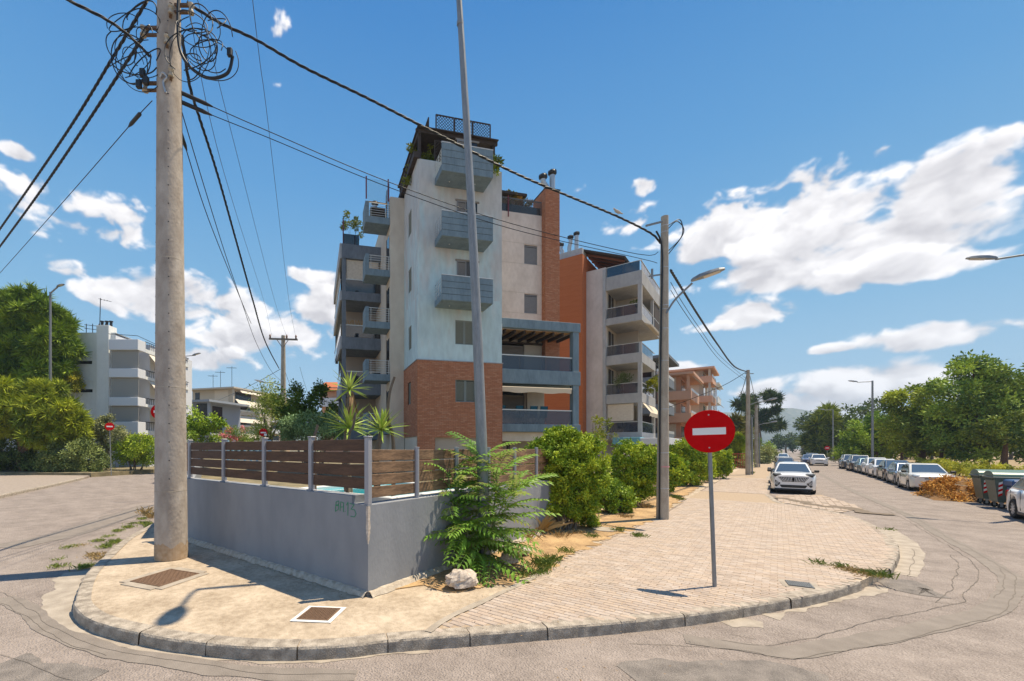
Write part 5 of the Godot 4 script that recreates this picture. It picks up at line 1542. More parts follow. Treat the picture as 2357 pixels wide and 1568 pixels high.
func no_entry(label: String, base: Vector3, top: Vector3, face: Vector3, r: float, tilt: float = 0.0) -> Node3D:
	# base on the ground, top the centre of the disc, face the way the disc looks
	var t := thing("road_sign", label, "road sign", base, 0.0, "no entry signs")
	var z := Vector3(face.x, 0, face.z).normalized()
	var bs := Basis(Vector3.UP.cross(z), Vector3.UP, z) * Basis(Vector3.BACK, tilt)
	var c := top - base
	var b := MB.new(); b.tube(PackedVector3Array([Vector3.ZERO, c - z * 0.045, c - z * 0.045 + Vector3.UP * r * 0.6]), 0.03, 12); put("pole", b, M.galv, t)
	b = MB.new(); b.lathe(c, [[0.0, -0.004], [r, -0.004], [r + 0.004, 0.0], [r, 0.004], [0.0, 0.004]], 48, Basis(bs.x, bs.z, -bs.y)); var d := put("disc", b, M.sign_red, t)
	b = MB.new(); b.box(c + bs.z * 0.0065, Vector3(r * 1.32, r * 0.33, 0.004), bs); put("bar", b, M.sign_white, d)
	b = MB.new()
	for s in [-1, 1]: b.lathe(c + bs.y * s * r * 0.78 + bs.z * 0.005, [[0.012, 0.0], [0.01, 0.004], [0.0, 0.005]], 10, Basis(bs.x, bs.z, -bs.y))
	put("bolt", b, M.steel, d)
	return t

func make_signs() -> void:
	var base := gp(1645, 1350, 0.155)
	no_entry("large round red no entry sign on a post in the brick paving", base, dp(1632, 993, 6.92), Vector3(0, 0, 0) - base, 0.335, 0.02)
	no_entry("small no entry sign among the bushes across the side street", Vector3((256.0 - CX) / FL * 34.5, 0.2, -34.5), dp(252, 982, 34.5), Vector3(0.6, 0, 0.8), 0.31)
	no_entry("no entry sign half hidden behind the concrete pole", Vector3((372.0 - CX) / FL * 19.3, 0, -19.3), dp(366, 948, 19.3), Vector3(0.3, 0, 1), 0.33)
	var s4 := no_entry("no entry sign with a white plate, showing above the plank fence", Vector3((607.0 - CX) / FL * 29.0, 0.2, -29.0), dp(606, 996, 29.0), Vector3(0.3, 0, 1), 0.26)
	var b := MB.new(); b.box(dp(611, 1001, 28.9) - s4.position, Vector3(0.17, 0.15, 0.02)); put("plate", b, M.sign_white, s4)
	no_entry("tiny distant no entry sign beside the avenue under the pines", st(118, 7.6, 0.14), st(118, 7.6, 2.4), -DV, 0.4)

# ---------- houses round about
func block(label: String, at: Vector3, ax: Vector3, floors: Array, w: float, d: float, wall: Material, band: Material, fill: Material, awn: Material, top_y: float) -> Node3D:
	# a block whose front and avenue side carry balconies; floors: [parapet bottom, parapet top]
	var t := thing("apartment_building", label, "building", at)
	t.basis = yaw(ax)
	lpart("wall", wall, t, -w, -1.3, 0.0, top_y, 1.3, d)
	var i := 0
	for f in floors:
		lpart("parapet", band, t, -w * 0.55, 0.0, f[0], f[1], 0.0, d * 0.8, 0.02)
		lpart("rail", M.rail, t, -0.05, 0.0, f[1], f[1] + 0.3, 0.4, d * 0.8)
		var top: float = floors[i + 1][0] if i + 1 < floors.size() else top_y
		lpart("post", wall, t, -0.5, -0.2, f[1], top, 0.2, 0.5)
		if awn and i % 2 == 0:
			var b := MB.new(); b.box(Vector3(0.35, top - 0.45, -d * 0.4), Vector3(0.9, 0.05, d * 0.55), Basis(Vector3.BACK, -0.8)); put("awning", b, awn, t)
		lpart("window", fill, t, -w * 0.5, -w * 0.2, f[1] + 0.05, top - 0.1, 1.25, 1.3)
		lpart("door", M.window_dark, t, -1.3, -1.27, f[1] - 0.6, top - 0.4, 2.0, d * 0.5)
		lpart("window", M.window_dark, t, -w + 0.8, -w + 2.0, f[1] + 0.2, top - 0.4, 1.25, 1.3)
		i += 1
	lpart("roof", band, t, -w - 0.2, 0.3, top_y, top_y + 0.3, -0.3, d + 0.2)
	return t

func make_houses() -> void:
	# the white block across the side street
	var t := thing("apartment_building", "white apartment block with grey balcony screens behind the pine", "building", Vector3(-32.2, 0, -46))
	var R := Vector3.RIGHT; var F := Vector3.BACK
	var b := MB.new()
	var hs := [[0.5, 2.85, 11.26, 12.6], [0.9, 2.9, 8.26, 9.5], [0.9, 2.9, 5.2, 6.4]]
	sheet(b, Vector3(-5.3, 0, 0), R, F, 5.3, 14.6, hs, 0.12)
	b.quad(Vector3(-5.3, 14.6, 0), Vector3(0, 14.6, 0), Vector3(0, 14.6, -10), Vector3(-5.3, 14.6, -10))
	put("wall", b, M.white_wall, t)
	lpart("core", M.white_shade, t, -12, -0.1, 0.0, 14.4, 0.2, 12)
	for q in hs:
		var wn := lpart("window", M.window_dark, t, q[0] - 5.3, q[1] - 5.3, q[2], q[3], 0.1, 0.12)
		lpart("roller_shutter", M.white_alu, wn, q[0] - 5.25, q[1] - 5.35, q[2] + 0.35, q[3], 0.05, 0.08)
		lpart("frame", M.white_alu, wn, q[0] - 5.36, q[1] - 5.24, q[3] - 0.02, q[3] + 0.1, -0.03, 0.04)
		lpart("frame", M.white_alu, wn, q[0] - 5.36, q[1] - 5.24, q[2] - 0.08, q[2], -0.03, 0.04)
	lpart("chimney", M.white_wall, t, -1.75, -0.45, 2.0, 15.3, -0.35, 0.9, 0.02)
	for x in [-1.6, -1.1, -0.65]:
		var fl := MB.new(); fl.lathe(Vector3(x, 15.3, -0.3), [[0.13, 0.0], [0.13, 0.5], [0.2, 0.5], [0.2, 0.6], [0.0, 0.62]], 12); put("flue", fl, M.dark_steel, t)
	b = MB.new()
	for x in [-4.6, -3.9, -3.2, -2.5]: b.bar(Vector3(x, 14.6, -2), Vector3(x, 16.1, -2), 0.04, 5)
	for y in [15.1, 15.6, 16.0]: b.bar(Vector3(-4.8, y, -2), Vector3(-2.2, y - 0.3, -2), 0.03, 5)
	put("roof_rail", b, M.dark_steel, t)
	b = MB.new(); b.bar(Vector3(-2.4, 14.6, -1), Vector3(-2.3, 18.6, -1), 0.04, 5)
	for i in 4: b.bar(Vector3(-2.3 + i * 0.3, 18.45 - i * 0.06, -1.2), Vector3(-2.3 + i * 0.3, 18.45 - i * 0.06, -0.7), 0.015, 4)
	b.bar(Vector3(-2.4, 18.5, -1), Vector3(-1.1, 18.2, -1), 0.02, 4); put("aerial", b, M.dark_steel, t)
	for q in [[12.55, 13.65], [9.7, 10.62], [6.76, 7.64], [3.8, 5.1]]:
		lpart("balcony_band", M.white_shade, t, 0.02, 3.05, q[0], q[1], -1.0, 0.3, 0.02)
		var sd := lpart("balcony_side", M.white_wall, t, 2.9, 3.04, q[0], q[1] * 0.35 + q[0] * 0.65, 0.31, 9.0)
		var rb := MB.new()
		for k in 26: rb.bar(Vector3(3.0, q[0] + 0.3, -0.4 - k * 0.33), Vector3(3.0, q[1] + 0.05, -0.4 - k * 0.33), 0.025, 4)
		rb.bar(Vector3(3.0, q[1] + 0.05, -0.3), Vector3(3.0, q[1] + 0.05, -9), 0.04, 4); put("railing", rb, M.dark_steel, sd)
	for q in [[10.62, 12.55], [7.64, 9.7], [5.1, 6.76]]:
		lpart("balcony_screen", M.screen, t, 0.12, 2.95, q[0], q[1], -0.75, -0.7)
		b = MB.new(); b.box(Vector3(3.5, q[1] - 0.75, -3.4), Vector3(1.7, 0.05, 5.0), Basis(Vector3.BACK, -0.9)); put("awning", b, M.awning_pale, t)
	lpart("balcony_wall", M.white_shade, t, -0.1, 2.9, 0.0, 13.6, 1.2, 10)
	b = MB.new(); b.bar(Vector3(0, 14.2, 1.0), Vector3(3.0, 14.0, 1.0), 0.03, 4); b.bar(Vector3(3.0, 14.0, 1.0), Vector3(3.0, 13.6, -9), 0.03, 4); put("roof_rail", b, M.dark_steel, t)
	# houses at the far end of the side street
	var ax := Vector3(0.95, 0, 0.3)
	block("grey and white house with stepped roof beyond the side street", Vector3(-30.0, 0, -62), ax, [[3.2, 4.2]], 7, 8, M.slate_pale, M.slate_pale, M.window_dark, null, 9.0)
	var h2 := block("beige house with drawn pale awnings beyond the side street", Vector3(-38.5, 0, -90), ax, [[3.0, 3.8], [6.2, 7.0], [9.4, 10.2]], 12, 14, M.tan_wall, M.tan_wall, M.awning_pale, M.awning_pale, 14.8)
	block("peach house with white balconies beyond the side street", Vector3(-37.5, 0, -110), ax, [[3.0, 4.0], [6.0, 7.0], [9.0, 10.0]], 12, 10, M.peach, M.white_shade, M.white_alu, null, 15.6)
	for y in [6.0, 9.2, 12.6]:
		b = MB.new(); b.box(Vector3(0.7, y - 0.75, -4.5), Vector3(2.0, 0.06, 8.0), Basis(Vector3.BACK, -0.85)); put("awning", b, M.awning_pale, h2)
	b = MB.new()
	for q in [[-3, 5], [-6, 4.2], [-8, 3.5]]:
		b.bar(Vector3(q[0], 15.0, -3), Vector3(q[0], 15.0 + q[1], -3), 0.06, 4); b.bar(Vector3(q[0] - 1.4, 14.8 + q[1], -3), Vector3(q[0] + 1.2, 14.6 + q[1], -3), 0.05, 4)
	put("aerial", b, M.dark_steel, h2)
	var rh := thing("apartment_building", "pink house with a tiled roof corner behind the balconies", "building", Vector3(-14.2, 0, -70))
	lpart("wall", M.orange, rh, -1.5, 8, 0.0, 12.2, 0, 8); lpart("parapet", M.white_shade, rh, -1.8, 8, 9.0, 10.4, -0.6, 0.0)
	b = MB.new(); b.box(Vector3(3, 12.6, -2), Vector3(10, 0.2, 6), Basis(Vector3.RIGHT, 0.35)); put("roof", b, M.terracotta, rh)
	# down the avenue
	var q := Vector3(0.7846, 0, 0.62)
	var o := block("orange apartment building with cream balconies beyond the grey block", Vector3(33.8, 0, -54), q, [[2.6, 3.75], [5.6, 6.8], [8.45, 9.6]], 9, 11, M.orange, M.orange, M.blind, M.awning_pale, 11.6)
	b = MB.new(); b.bbox(Vector3(-3.0, 11.0, 0.2), Vector3(0.9, 0.65, 0.35), 0.03); put("air_conditioner", b, M.white_alu, o)
	block("tan apartment building with striped awnings behind the orange one", Vector3(44.5, 0, -66), q, [[3, 4], [6.2, 7.2], [9.4, 10.4], [12.4, 13.4]], 9, 9, M.tan_wall, M.orange, M.blind, M.awning_pale, 14.5)
	block("white apartment building with stacked balconies beside the umbrella pine", Vector3(66, 0, -96), q, [[3, 4.2], [6.2, 7.4], [9.4, 10.6], [12.5, 13.7]], 11, 12, M.white_shade, M.white_wall, M.window_dark, M.awning_pale, 16.6)
	block("slate grey apartment building seen past the lamp pole", Vector3(27, 0, -47.5), q, [[3, 4], [6.2, 7.2], [9.3, 10.3]], 6, 7, M.slate, M.slate, M.window_dark, null, 12.3)

# ---------- cars
func make_car(label: String, s: Dictionary, at: Vector3, turn: float, group: String) -> Node3D:
	var t := thing("parked_car", label, "car", at, turn, group)
	var L: float = s.L; var W: float = s.W; var H: float = s.H
	var belt: float = s.get("belt", 0.92); var hood: float = s.get("hood", 0.82); var nose: float = s.get("nose", 0.68); var tail: float = s.get("tail", 0.95)
	var xw: float = L / 2 - s.get("hoodl", 1.1); var xr: float = xw - s.get("rake", 0.75); var xe: float = -L / 2 + s.get("rear", 0.75); var xb: float = -L / 2 + s.get("rearb", 0.18)
	var wr: float = s.get("wr", 0.32); var xf: float = L / 2 - s.get("foh", 0.82); var xk: float = xf - s.get("wb", 2.5)
	var paint: Material = s.paint
	var clear := 0.17
	# lower body, lofted along the length
	var xs := []
	for i in 61: xs.append(-L / 2 + L * i / 60.0)
	var rings := []
	for x in xs:
		var top := 0.0
		if x > xw: top = lerpf(belt, hood, clampf((x - xw) / (L / 2 - xw) * 1.15, 0, 1)); top -= pow(clampf((x - (L / 2 - 0.45)) / 0.45, 0, 1), 2.2) * (hood - nose)
		else: top = lerpf(tail, belt, clampf((x - xb) / (xw - xb), 0, 1)); top -= pow(clampf((-L / 2 + 0.14 - x) / 0.14, 0, 1), 2.0) * 0.3
		var pl := clampf((absf(x) - 0.36 * L) / (0.14 * L), 0, 1)
		var w := W / 2 * (1.0 - 0.17 * pl * pl)
		var y0 := clear + 0.1 * pl * pl
		for xc in [xf, xk]:
			var dx := absf(x - xc)
			if dx < wr + 0.06: y0 = maxf(y0, sqrt(maxf(0.0, pow(wr + 0.06, 2) - dx * dx)) + wr)
		y0 = minf(y0, top - 0.14)
		var h: float = top - y0
		rings.append([Vector3(x, y0, 0), Vector3(x, y0, w * 0.9), Vector3(x, y0 + 0.05, w * 0.975), Vector3(x, y0 + h * 0.35, w), Vector3(x, y0 + h * 0.62, w * 0.992), Vector3(x, y0 + h * 0.82, w * 0.965), Vector3(x, top - 0.03, w * 0.9), Vector3(x, top + 0.005, w * 0.78), Vector3(x, top + 0.03, w * 0.35), Vector3(x, top + 0.035, 0)])
	var b := MB.new()
	var nr: int = rings[0].size()
	var nrm := []
	for i in rings.size():
		var row := []
		for j in nr:
			var du: Vector3 = rings[mini(i + 1, rings.size() - 1)][j] - rings[maxi(i - 1, 0)][j]
			var dv: Vector3 = rings[i][mini(j + 1, nr - 1)] - rings[i][maxi(j - 1, 0)]
			var n := du.cross(dv).normalized()
			row.append(n)
		nrm.append(row)
	var mz := func(v: Vector3) -> Vector3: return Vector3(v.x, v.y, -v.z)
	for i in rings.size() - 1:
		for j in nr - 1:
			var a = rings[i][j]; var c = rings[i + 1][j]; var d = rings[i + 1][j + 1]; var e = rings[i][j + 1]
			var na = nrm[i][j]; var nc = nrm[i + 1][j]; var nd = nrm[i + 1][j + 1]; var ne = nrm[i][j + 1]
			b.stri(a, c, d, na, nc, nd); b.stri(a, d, e, na, nd, ne)
			b.stri(mz.call(c), mz.call(a), mz.call(d), mz.call(nc), mz.call(na), mz.call(nd)); b.stri(mz.call(d), mz.call(a), mz.call(e), mz.call(nd), mz.call(na), mz.call(ne))
	for e in [0, rings.size() - 1]:
		var r = rings[e]
		for j in range(1, nr - 1):
			var o := Vector3(r[0].x - signf(r[0].x), r[0].y, 0)
			var q := [r[0], r[j], r[j + 1]]
			for m in [false, true]:
				var p = q if not m else [mz.call(q[0]), mz.call(q[1]), mz.call(q[2])]
				if (p[1] - p[0]).cross(p[2] - p[0]).dot(p[0] - o) >= 0: b.tri(p[0], p[1], p[2])
				else: b.tri(p[0], p[2], p[1])
	put("body", b, paint, t)
	# cabin shell and panes set just proud of it
	var wb := W * 0.43; var wt := W * 0.335
	var wy := func(y: float) -> float: return lerpf(wb, wt, clampf((y - belt) / (H - belt), 0, 1))
	var prof := [Vector2(xb, belt - 0.03), Vector2(xe - 0.06, H - 0.1), Vector2(xe + 0.2, H - 0.015), Vector2((xe + xr) / 2, H), Vector2(xr - 0.12, H - 0.02), Vector2(xr, H - 0.055), Vector2(xw, belt - 0.02)]
	b = MB.new()
	for i in prof.size() - 1:
		var p0: Vector2 = prof[i]; var p1: Vector2 = prof[i + 1]
		var w0: float = wy.call(p0.y); var w1: float = wy.call(p1.y)
		b.edge(Vector3(p0.x, p0.y, -w0 + 0.06), Vector3(p1.x, p1.y, -w1 + 0.06), Vector3(p1.x, p1.y, w1 - 0.06), Vector3(p0.x, p0.y, w0 - 0.06), Vector3(0, belt - 0.3, 0))
		for sg in [-1.0, 1.0]: b.edge(Vector3(p0.x, p0.y, sg * (w0 - 0.06)), Vector3(p1.x, p1.y, sg * (w1 - 0.06)), Vector3(p1.x, p1.y - 0.045, sg * w1), Vector3(p0.x, p0.y - 0.045, sg * w0), Vector3(0, belt - 0.3, 0))
	for sg in [-1.0, 1.0]:
		var fan := []
		for p in prof: fan.append(Vector3(p.x, p.y - 0.045, sg * wy.call(p.y)))
		for i in range(1, fan.size() - 1): b.edge(fan[0], fan[i], fan[i + 1], fan[0], Vector3(0, belt, 0))
	put("cabin", b, paint if not s.has("roof") else s.roof, t)
	b = MB.new()
	var pw := Vector2(xw - xr, belt - 0.02 - (H - 0.055)).normalized(); var nw := Vector2(-pw.y, pw.x) * 0.012
	var lo := Vector2(xw, belt - 0.02) - pw * 0.05 + nw; var hi := Vector2(xr, H - 0.055) + pw * 0.05 + nw
	b.edge(Vector3(lo.x, lo.y, -wb + 0.08), Vector3(lo.x, lo.y, wb - 0.08), Vector3(hi.x, hi.y, wt - 0.07), Vector3(hi.x, hi.y, -wt + 0.07), Vector3(0, 0.5, 0))
	put("windscreen", b, M.car_glass, t)
	b = MB.new()
	b.edge(Vector3(xb + 0.06, belt + 0.08, -wb + 0.12), Vector3(xb + 0.06, belt + 0.08, wb - 0.12), Vector3(xe - 0.1, H - 0.13, wt - 0.08), Vector3(xe - 0.1, H - 0.13, -wt + 0.08), Vector3(0, 0.5, 0))
	put("rear_window", b, M.car_glass, t)
	for sg in [-1.0, 1.0]:
		var mid := lerpf(xr, xe, 0.42)
		for pane in [[xr + (xw - xr) * 0.82, xr - 0.02, mid + 0.04, mid + 0.04], [mid - 0.04, mid - 0.04, xe + 0.06, xe - (xe - xb) * 0.5]]:
			b = MB.new()
			var yb := belt + 0.03; var yt := H - 0.14
			var zb: float = (wy.call(yb) + 0.012) * sg; var zt: float = (wy.call(yt) + 0.012) * sg
			b.edge(Vector3(pane[0], yb, zb), Vector3(pane[1], yt, zt), Vector3(pane[2], yt, zt), Vector3(pane[3], yb, zb), Vector3(0, belt, 0))
			put("side_window", b, M.car_glass, t)
		b = MB.new(); b.bbox(Vector3(xw - 0.28, belt + 0.06, sg * (W / 2 + 0.06)), Vector3(0.1, 0.14, 0.2), 0.03); b.box(Vector3(xw - 0.24, belt + 0.01, sg * (W / 2 - 0.06)), Vector3(0.05, 0.05, 0.16)); put("mirror", b, s.get("mirror", paint), t)
		b = MB.new()
		for x in [0.1, -0.85]: b.bbox(Vector3(x, belt - 0.15, sg * (W / 2 * 0.985 + 0.012)), Vector3(0.18, 0.025, 0.03), 0.008)
		put("door_handle", b, s.get("mirror", paint), t)
		b = MB.new()
		for x in [xw - 0.12, lerpf(xr, xe, 0.42), xe + 0.05]: b.box(Vector3(x, belt - 0.36, sg * (W / 2 * 0.994)), Vector3(0.008, 0.62, 0.012))
		b.bbox(Vector3((xf + xk) / 2, clear + 0.06, sg * (W / 2 * 0.985)), Vector3(xf - xk - 0.85, 0.09, 0.03), 0.01)
		put("door_seam", b, M.black, t)
		b = MB.new(); b.bbox(Vector3(L / 2 - 0.16, nose + 0.03, sg * W * 0.345), Vector3(0.3, 0.13, W * 0.2), 0.04, Basis(Vector3.UP, sg * 0.35) * Basis(Vector3.BACK, -0.25)); put("headlight", b, s.get("lamp", M.headlight), t)
		b = MB.new(); b.bbox(Vector3(-L / 2 + 0.09, tail - 0.2, sg * W * 0.39), Vector3(0.16, 0.24, W * 0.13), 0.04, Basis(Vector3.UP, -sg * 0.3)); put("tail_light", b, M.taillight, t)
		for xc in [xf, xk]:
			var wz: float = sg * (W / 2 - 0.115)
			var wbz := Basis(Vector3(1, 0, 0), Vector3(0, 0, sg), Vector3(0, -sg, 0))
			b = MB.new(); b.lathe(Vector3(xc, wr, wz), [[wr * 0.62, 0.1], [wr * 0.9, 0.105], [wr * 0.985, 0.075], [wr, 0.03], [wr, -0.06], [wr * 0.96, -0.1], [0.0, -0.1]], 24, wbz)
			var ty := put("wheel", b, M.tyre, t)
			b = MB.new()
			b.lathe(Vector3(xc, wr, wz), [[wr * 0.66, 0.104], [wr * 0.62, 0.095], [wr * 0.6, 0.04], [0.0, 0.035]], 20, wbz)
			put("rim", b, M.rim_dark, ty)
			b = MB.new()
			for k in 9:
				var a := TAU * k / 9.0
				var c := Vector3(xc, wr, wz) + Vector3(cos(a), sin(a), 0) * wr * 0.36 + Vector3(0, 0, sg * 0.085)
				b.box(c, Vector3(wr * 0.56, wr * 0.13, 0.02), Basis(Vector3(cos(a), sin(a), 0), Vector3(-sin(a), cos(a), 0), Vector3.BACK))
			b.lathe(Vector3(xc, wr, wz + sg * 0.08), [[wr * 0.16, 0.0], [wr * 0.14, 0.02], [0.0, 0.025]], 12, wbz)
			put("spokes", b, M.rim, ty)
			b = MB.new(); b.box(Vector3(xc, wr + 0.04, sg * (W / 2 - 0.24)), Vector3(wr * 2 + 0.1, wr * 1.7, 0.16)); put("wheel_arch", b, M.black, t)
	if not s.has("face"):
		b = MB.new(); b.bbox(Vector3(L / 2 - 0.035, nose - 0.1, 0), Vector3(0.08, 0.09, W * 0.42), 0.02); b.bbox(Vector3(L / 2 - 0.03, 0.33, 0), Vector3(0.08, 0.13, W * 0.5), 0.02); put("grille", b, M.black, t)
		b = MB.new(); b.box(Vector3(L / 2 + 0.02, 0.47, 0), Vector3(0.015, 0.11, 0.5)); put("number_plate", b, M.plate, t)
	b = MB.new(); b.box(Vector3(-L / 2 - 0.012, 0.6, 0), Vector3(0.02, 0.11, 0.5)); put("number_plate", b, M.plate, t)
	b = MB.new(); b.box(Vector3(0, clear + 0.1, 0), Vector3(L - 0.5, 0.16, W - 0.3)); put("underbody", b, M.black, t)
	return t

func make_cars() -> void:
	M.car_glass = mat(0.2, 0.25, 0.27, 0.03); M.car_glass.metallic_specular = 1.0; M.car_glass.metallic = 0.75
	M.tyre = mat(0.02, 0.02, 0.02, 0.85); M.rim = mat(0.55, 0.56, 0.58, 0.35, 0.6); M.rim_dark = mat(0.06, 0.06, 0.065, 0.5)
	M.headlight = mat(0.4, 0.42, 0.43, 0.12); M.headlight.clearcoat_enabled = true; M.headlight.metallic = 0.4
	M.taillight = mat(0.25, 0.01, 0.01, 0.2); M.plate = mat(0.75, 0.75, 0.72, 0.5)
	var P := {}
	for q in [["white", 0.78, 0.78, 0.78], ["silver", 0.13, 0.17, 0.25], ["black", 0.015, 0.017, 0.025], ["teal", 0.08, 0.16, 0.19], ["navy", 0.012, 0.016, 0.035], ["slate", 0.08, 0.095, 0.12], ["blue", 0.03, 0.06, 0.16], ["grey", 0.2, 0.21, 0.22], ["wine", 0.14, 0.02, 0.05], ["cream", 0.7, 0.68, 0.62]]:
		var m := mat(q[1], q[2], q[3], 0.35); m.clearcoat_enabled = true; m.clearcoat = 1.0; m.clearcoat_roughness = 0.04
		if q[0] in ["silver", "slate", "grey", "teal", "blue"]: m.metallic = 0.35
		P[q[0]] = m
	var suv := {"L": 4.3, "W": 1.8, "H": 1.55, "belt": 1.0, "hood": 0.98, "nose": 0.86, "tail": 1.05, "hoodl": 1.15, "rake": 0.8, "rear": 0.7, "rearb": 0.22, "wr": 0.34, "wb": 2.6, "foh": 0.88}
	var hatch := {"L": 4.05, "W": 1.69, "H": 1.49, "belt": 0.99, "hood": 0.94, "nose": 0.8, "tail": 1.02, "hoodl": 1.0, "rake": 1.05, "rear": 0.75, "rearb": 0.2, "wr": 0.31, "wb": 2.5, "foh": 0.8}
	var sedan := {"L": 4.5, "W": 1.72, "H": 1.42, "belt": 0.9, "hood": 0.84, "nose": 0.68, "tail": 0.93, "hoodl": 1.3, "rake": 0.75, "rear": 1.35, "rearb": 0.55, "wr": 0.31, "wb": 2.65, "foh": 0.85}
	var estate := sedan.duplicate(); estate.rear = 0.6; estate.rearb = 0.16; estate.tail = 0.92
	var face := atan2(-DV.z, DV.x) + PI   # nose towards the corner
	var place := func(label: String, s: Dictionary, paint: String, ss: float, n: float, y: float = 0.0, extra: Dictionary = {}, group: String = "cars parked along the avenue", tw: float = 0.0) -> Node3D:
		var d := s.duplicate(); d.paint = P[paint]
		for k in extra: d[k] = extra[k]
		return make_car(label, d, st(ss, n, y), face + tw, group)
	# the white crossover with a grille of slanting fins
	var c: Node3D = place.call("white crossover with a finned black grille parked by the brick pavement", suv, "white", 31.4, 0.62, 0.0, {"W": 1.8, "H": 1.57, "belt": 1.08, "hood": 1.03, "nose": 0.93, "hoodl": 1.2, "rake": 0.9, "roof": P.white, "mirror": M.black, "face": true, "lamp": M.black})
	var fx := 2.15
	var b := MB.new()
	b.quad(Vector3(fx + 0.012, 0.63, 0.44), Vector3(fx + 0.012, 0.63, -0.44), Vector3(fx + 0.01, 0.87, -0.6), Vector3(fx + 0.01, 0.87, 0.6))
	b.quad(Vector3(fx + 0.014, 0.33, 0.46), Vector3(fx + 0.014, 0.33, -0.46), Vector3(fx + 0.014, 0.47, -0.55), Vector3(fx + 0.014, 0.47, 0.55))
	var g := put("grille", b, M.black, c)
	b = MB.new()
	for i in 17:
		var k := (i - 8) / 8.0
		if absf(k) < 0.1: continue
		b.box(Vector3(fx + 0.02, 0.75, k * 0.49), Vector3(0.02, 0.22, 0.018), Basis(Vector3.RIGHT, k * 0.5))
	put("fins", b, P.white, g)
	b = MB.new(); b.lathe(Vector3(fx + 0.02, 0.76, 0), [[0.0, 0.012], [0.05, 0.012], [0.055, 0.0]], 6, Basis(Vector3.UP, Vector3.RIGHT, Vector3.BACK)); put("badge", b, M.rim, g)
	for sg in [-1.0, 1.0]:
		b = MB.new()   # side scoop with three claw-shaped lamps
		b.edge(Vector3(fx + 0.014, 0.36, sg * 0.66), Vector3(fx + 0.014, 0.55, sg * 0.5), Vector3(fx + 0.014, 0.72, sg * 0.72), Vector3(fx + 0.014, 0.4, sg * 0.73), Vector3(0, 0.5, 0))
		var sc := put("scoop", b, M.black, c)
		b = MB.new()
		for i in 3: b.box(Vector3(fx + 0.02, 0.555, sg * (0.6 + i * 0.05)), Vector3(0.02, 0.2, 0.018), Basis(Vector3.RIGHT, -sg * 0.35))
		put("claw_lamp", b, P.white, sc)
	b = MB.new(); b.bbox(Vector3(fx - 0.1, 0.24, 0), Vector3(0.3, 0.1, 1.5), 0.03); put("lower_bumper", b, M.black, c)
	place.call("dark hatchback parked close behind the white crossover", hatch, "slate", 36.7, 0.5)
	place.call("dark estate car parked further up behind the slate hatchback", estate, "black", 58, 0.6)
	place.call("white hatchback with dark trim parked beyond the olive trees", hatch, "white", 92, 0.7)
	place.call("blue saloon parked beyond the olive trees, next to a white one", sedan, "blue", 99, 0.7)
	place.call("grey saloon parked far up the avenue under the trees", sedan, "grey", 107, 0.7)
	# the facing row
	place.call("cream white hatchback with black mirrors next to the heap of brown leaves", hatch, "cream", 37.4, 6.45, 0.0, {"mirror": M.black})
	place.call("silver blue estate car with square lamps behind the cream hatchback", estate, "silver", 42.0, 6.6)
	place.call("glossy black hatchback with a dented wing in the facing row", hatch, "black", 46.6, 6.7)
	place.call("white small hatchback, between the black and the second white car", hatch, "white", 50.9, 6.7, 0.0, {"L": 3.9})
	place.call("second white hatchback, with a sloping bonnet, beside the teal car", hatch, "white", 55.2, 6.75, 0.0, {"H": 1.53})
	place.call("teal blue saloon squeezed between a white hatchback and a dark crossover", sedan, "teal", 59.4, 6.7)
	place.call("navy crossover with chrome grille behind the teal saloon", suv, "navy", 64.0, 6.6, 0.0, {"H": 1.65})
	place.call("dark slate crossover at the far end of the row by the street lamp", suv, "slate", 70.0, 6.5, 0.0, {"H": 1.65})
	place.call("white crossover standing alone in the middle distance", suv, "white", 80.5, 4.3)
	for q in [[88, 3.6, "blue", "blue saloon queuing beyond the lone white crossover"], [94, 4.6, "silver", "silver saloon parked beyond the lone white crossover"], [101, 4.8, "grey", "grey hatchback in the far row under the pines"], [108, 4.9, "navy", "navy saloon in the far row under the pines"], [116, 5.0, "black", "black saloon in the far row under the pines"], [125, 5.0, "slate", "slate hatchback in the far row under the pines"]]:
		place.call(q[3], sedan if q[2] in ["blue", "navy", "silver"] else hatch, q[2], q[0], q[1])
	place.call("white hatchback with multi spoke wheels standing in front of the green bins", hatch, "white", 22.75, 6.95, 0.0, {"L": 4.2, "W": 1.76, "wr": 0.33, "H": 1.5, "tail": 0.98})
	# car park beyond the hedge
	for q in [[50, 22, "grey", "grey car in the car park beyond the clipped hedge"], [49, 26, "wine", "dark red car in the car park beyond the clipped hedge"], [46, 24, "white", "white car in the car park beyond the clipped hedge"], [43, 28, "blue", "blue car in the car park beyond the clipped hedge"], [62, 24, "silver", "silver car in the car park beyond the clipped hedge"]]:
		place.call(q[3], hatch, q[2], q[0], q[1], 0.14, {}, "cars in the car park", 0.9)

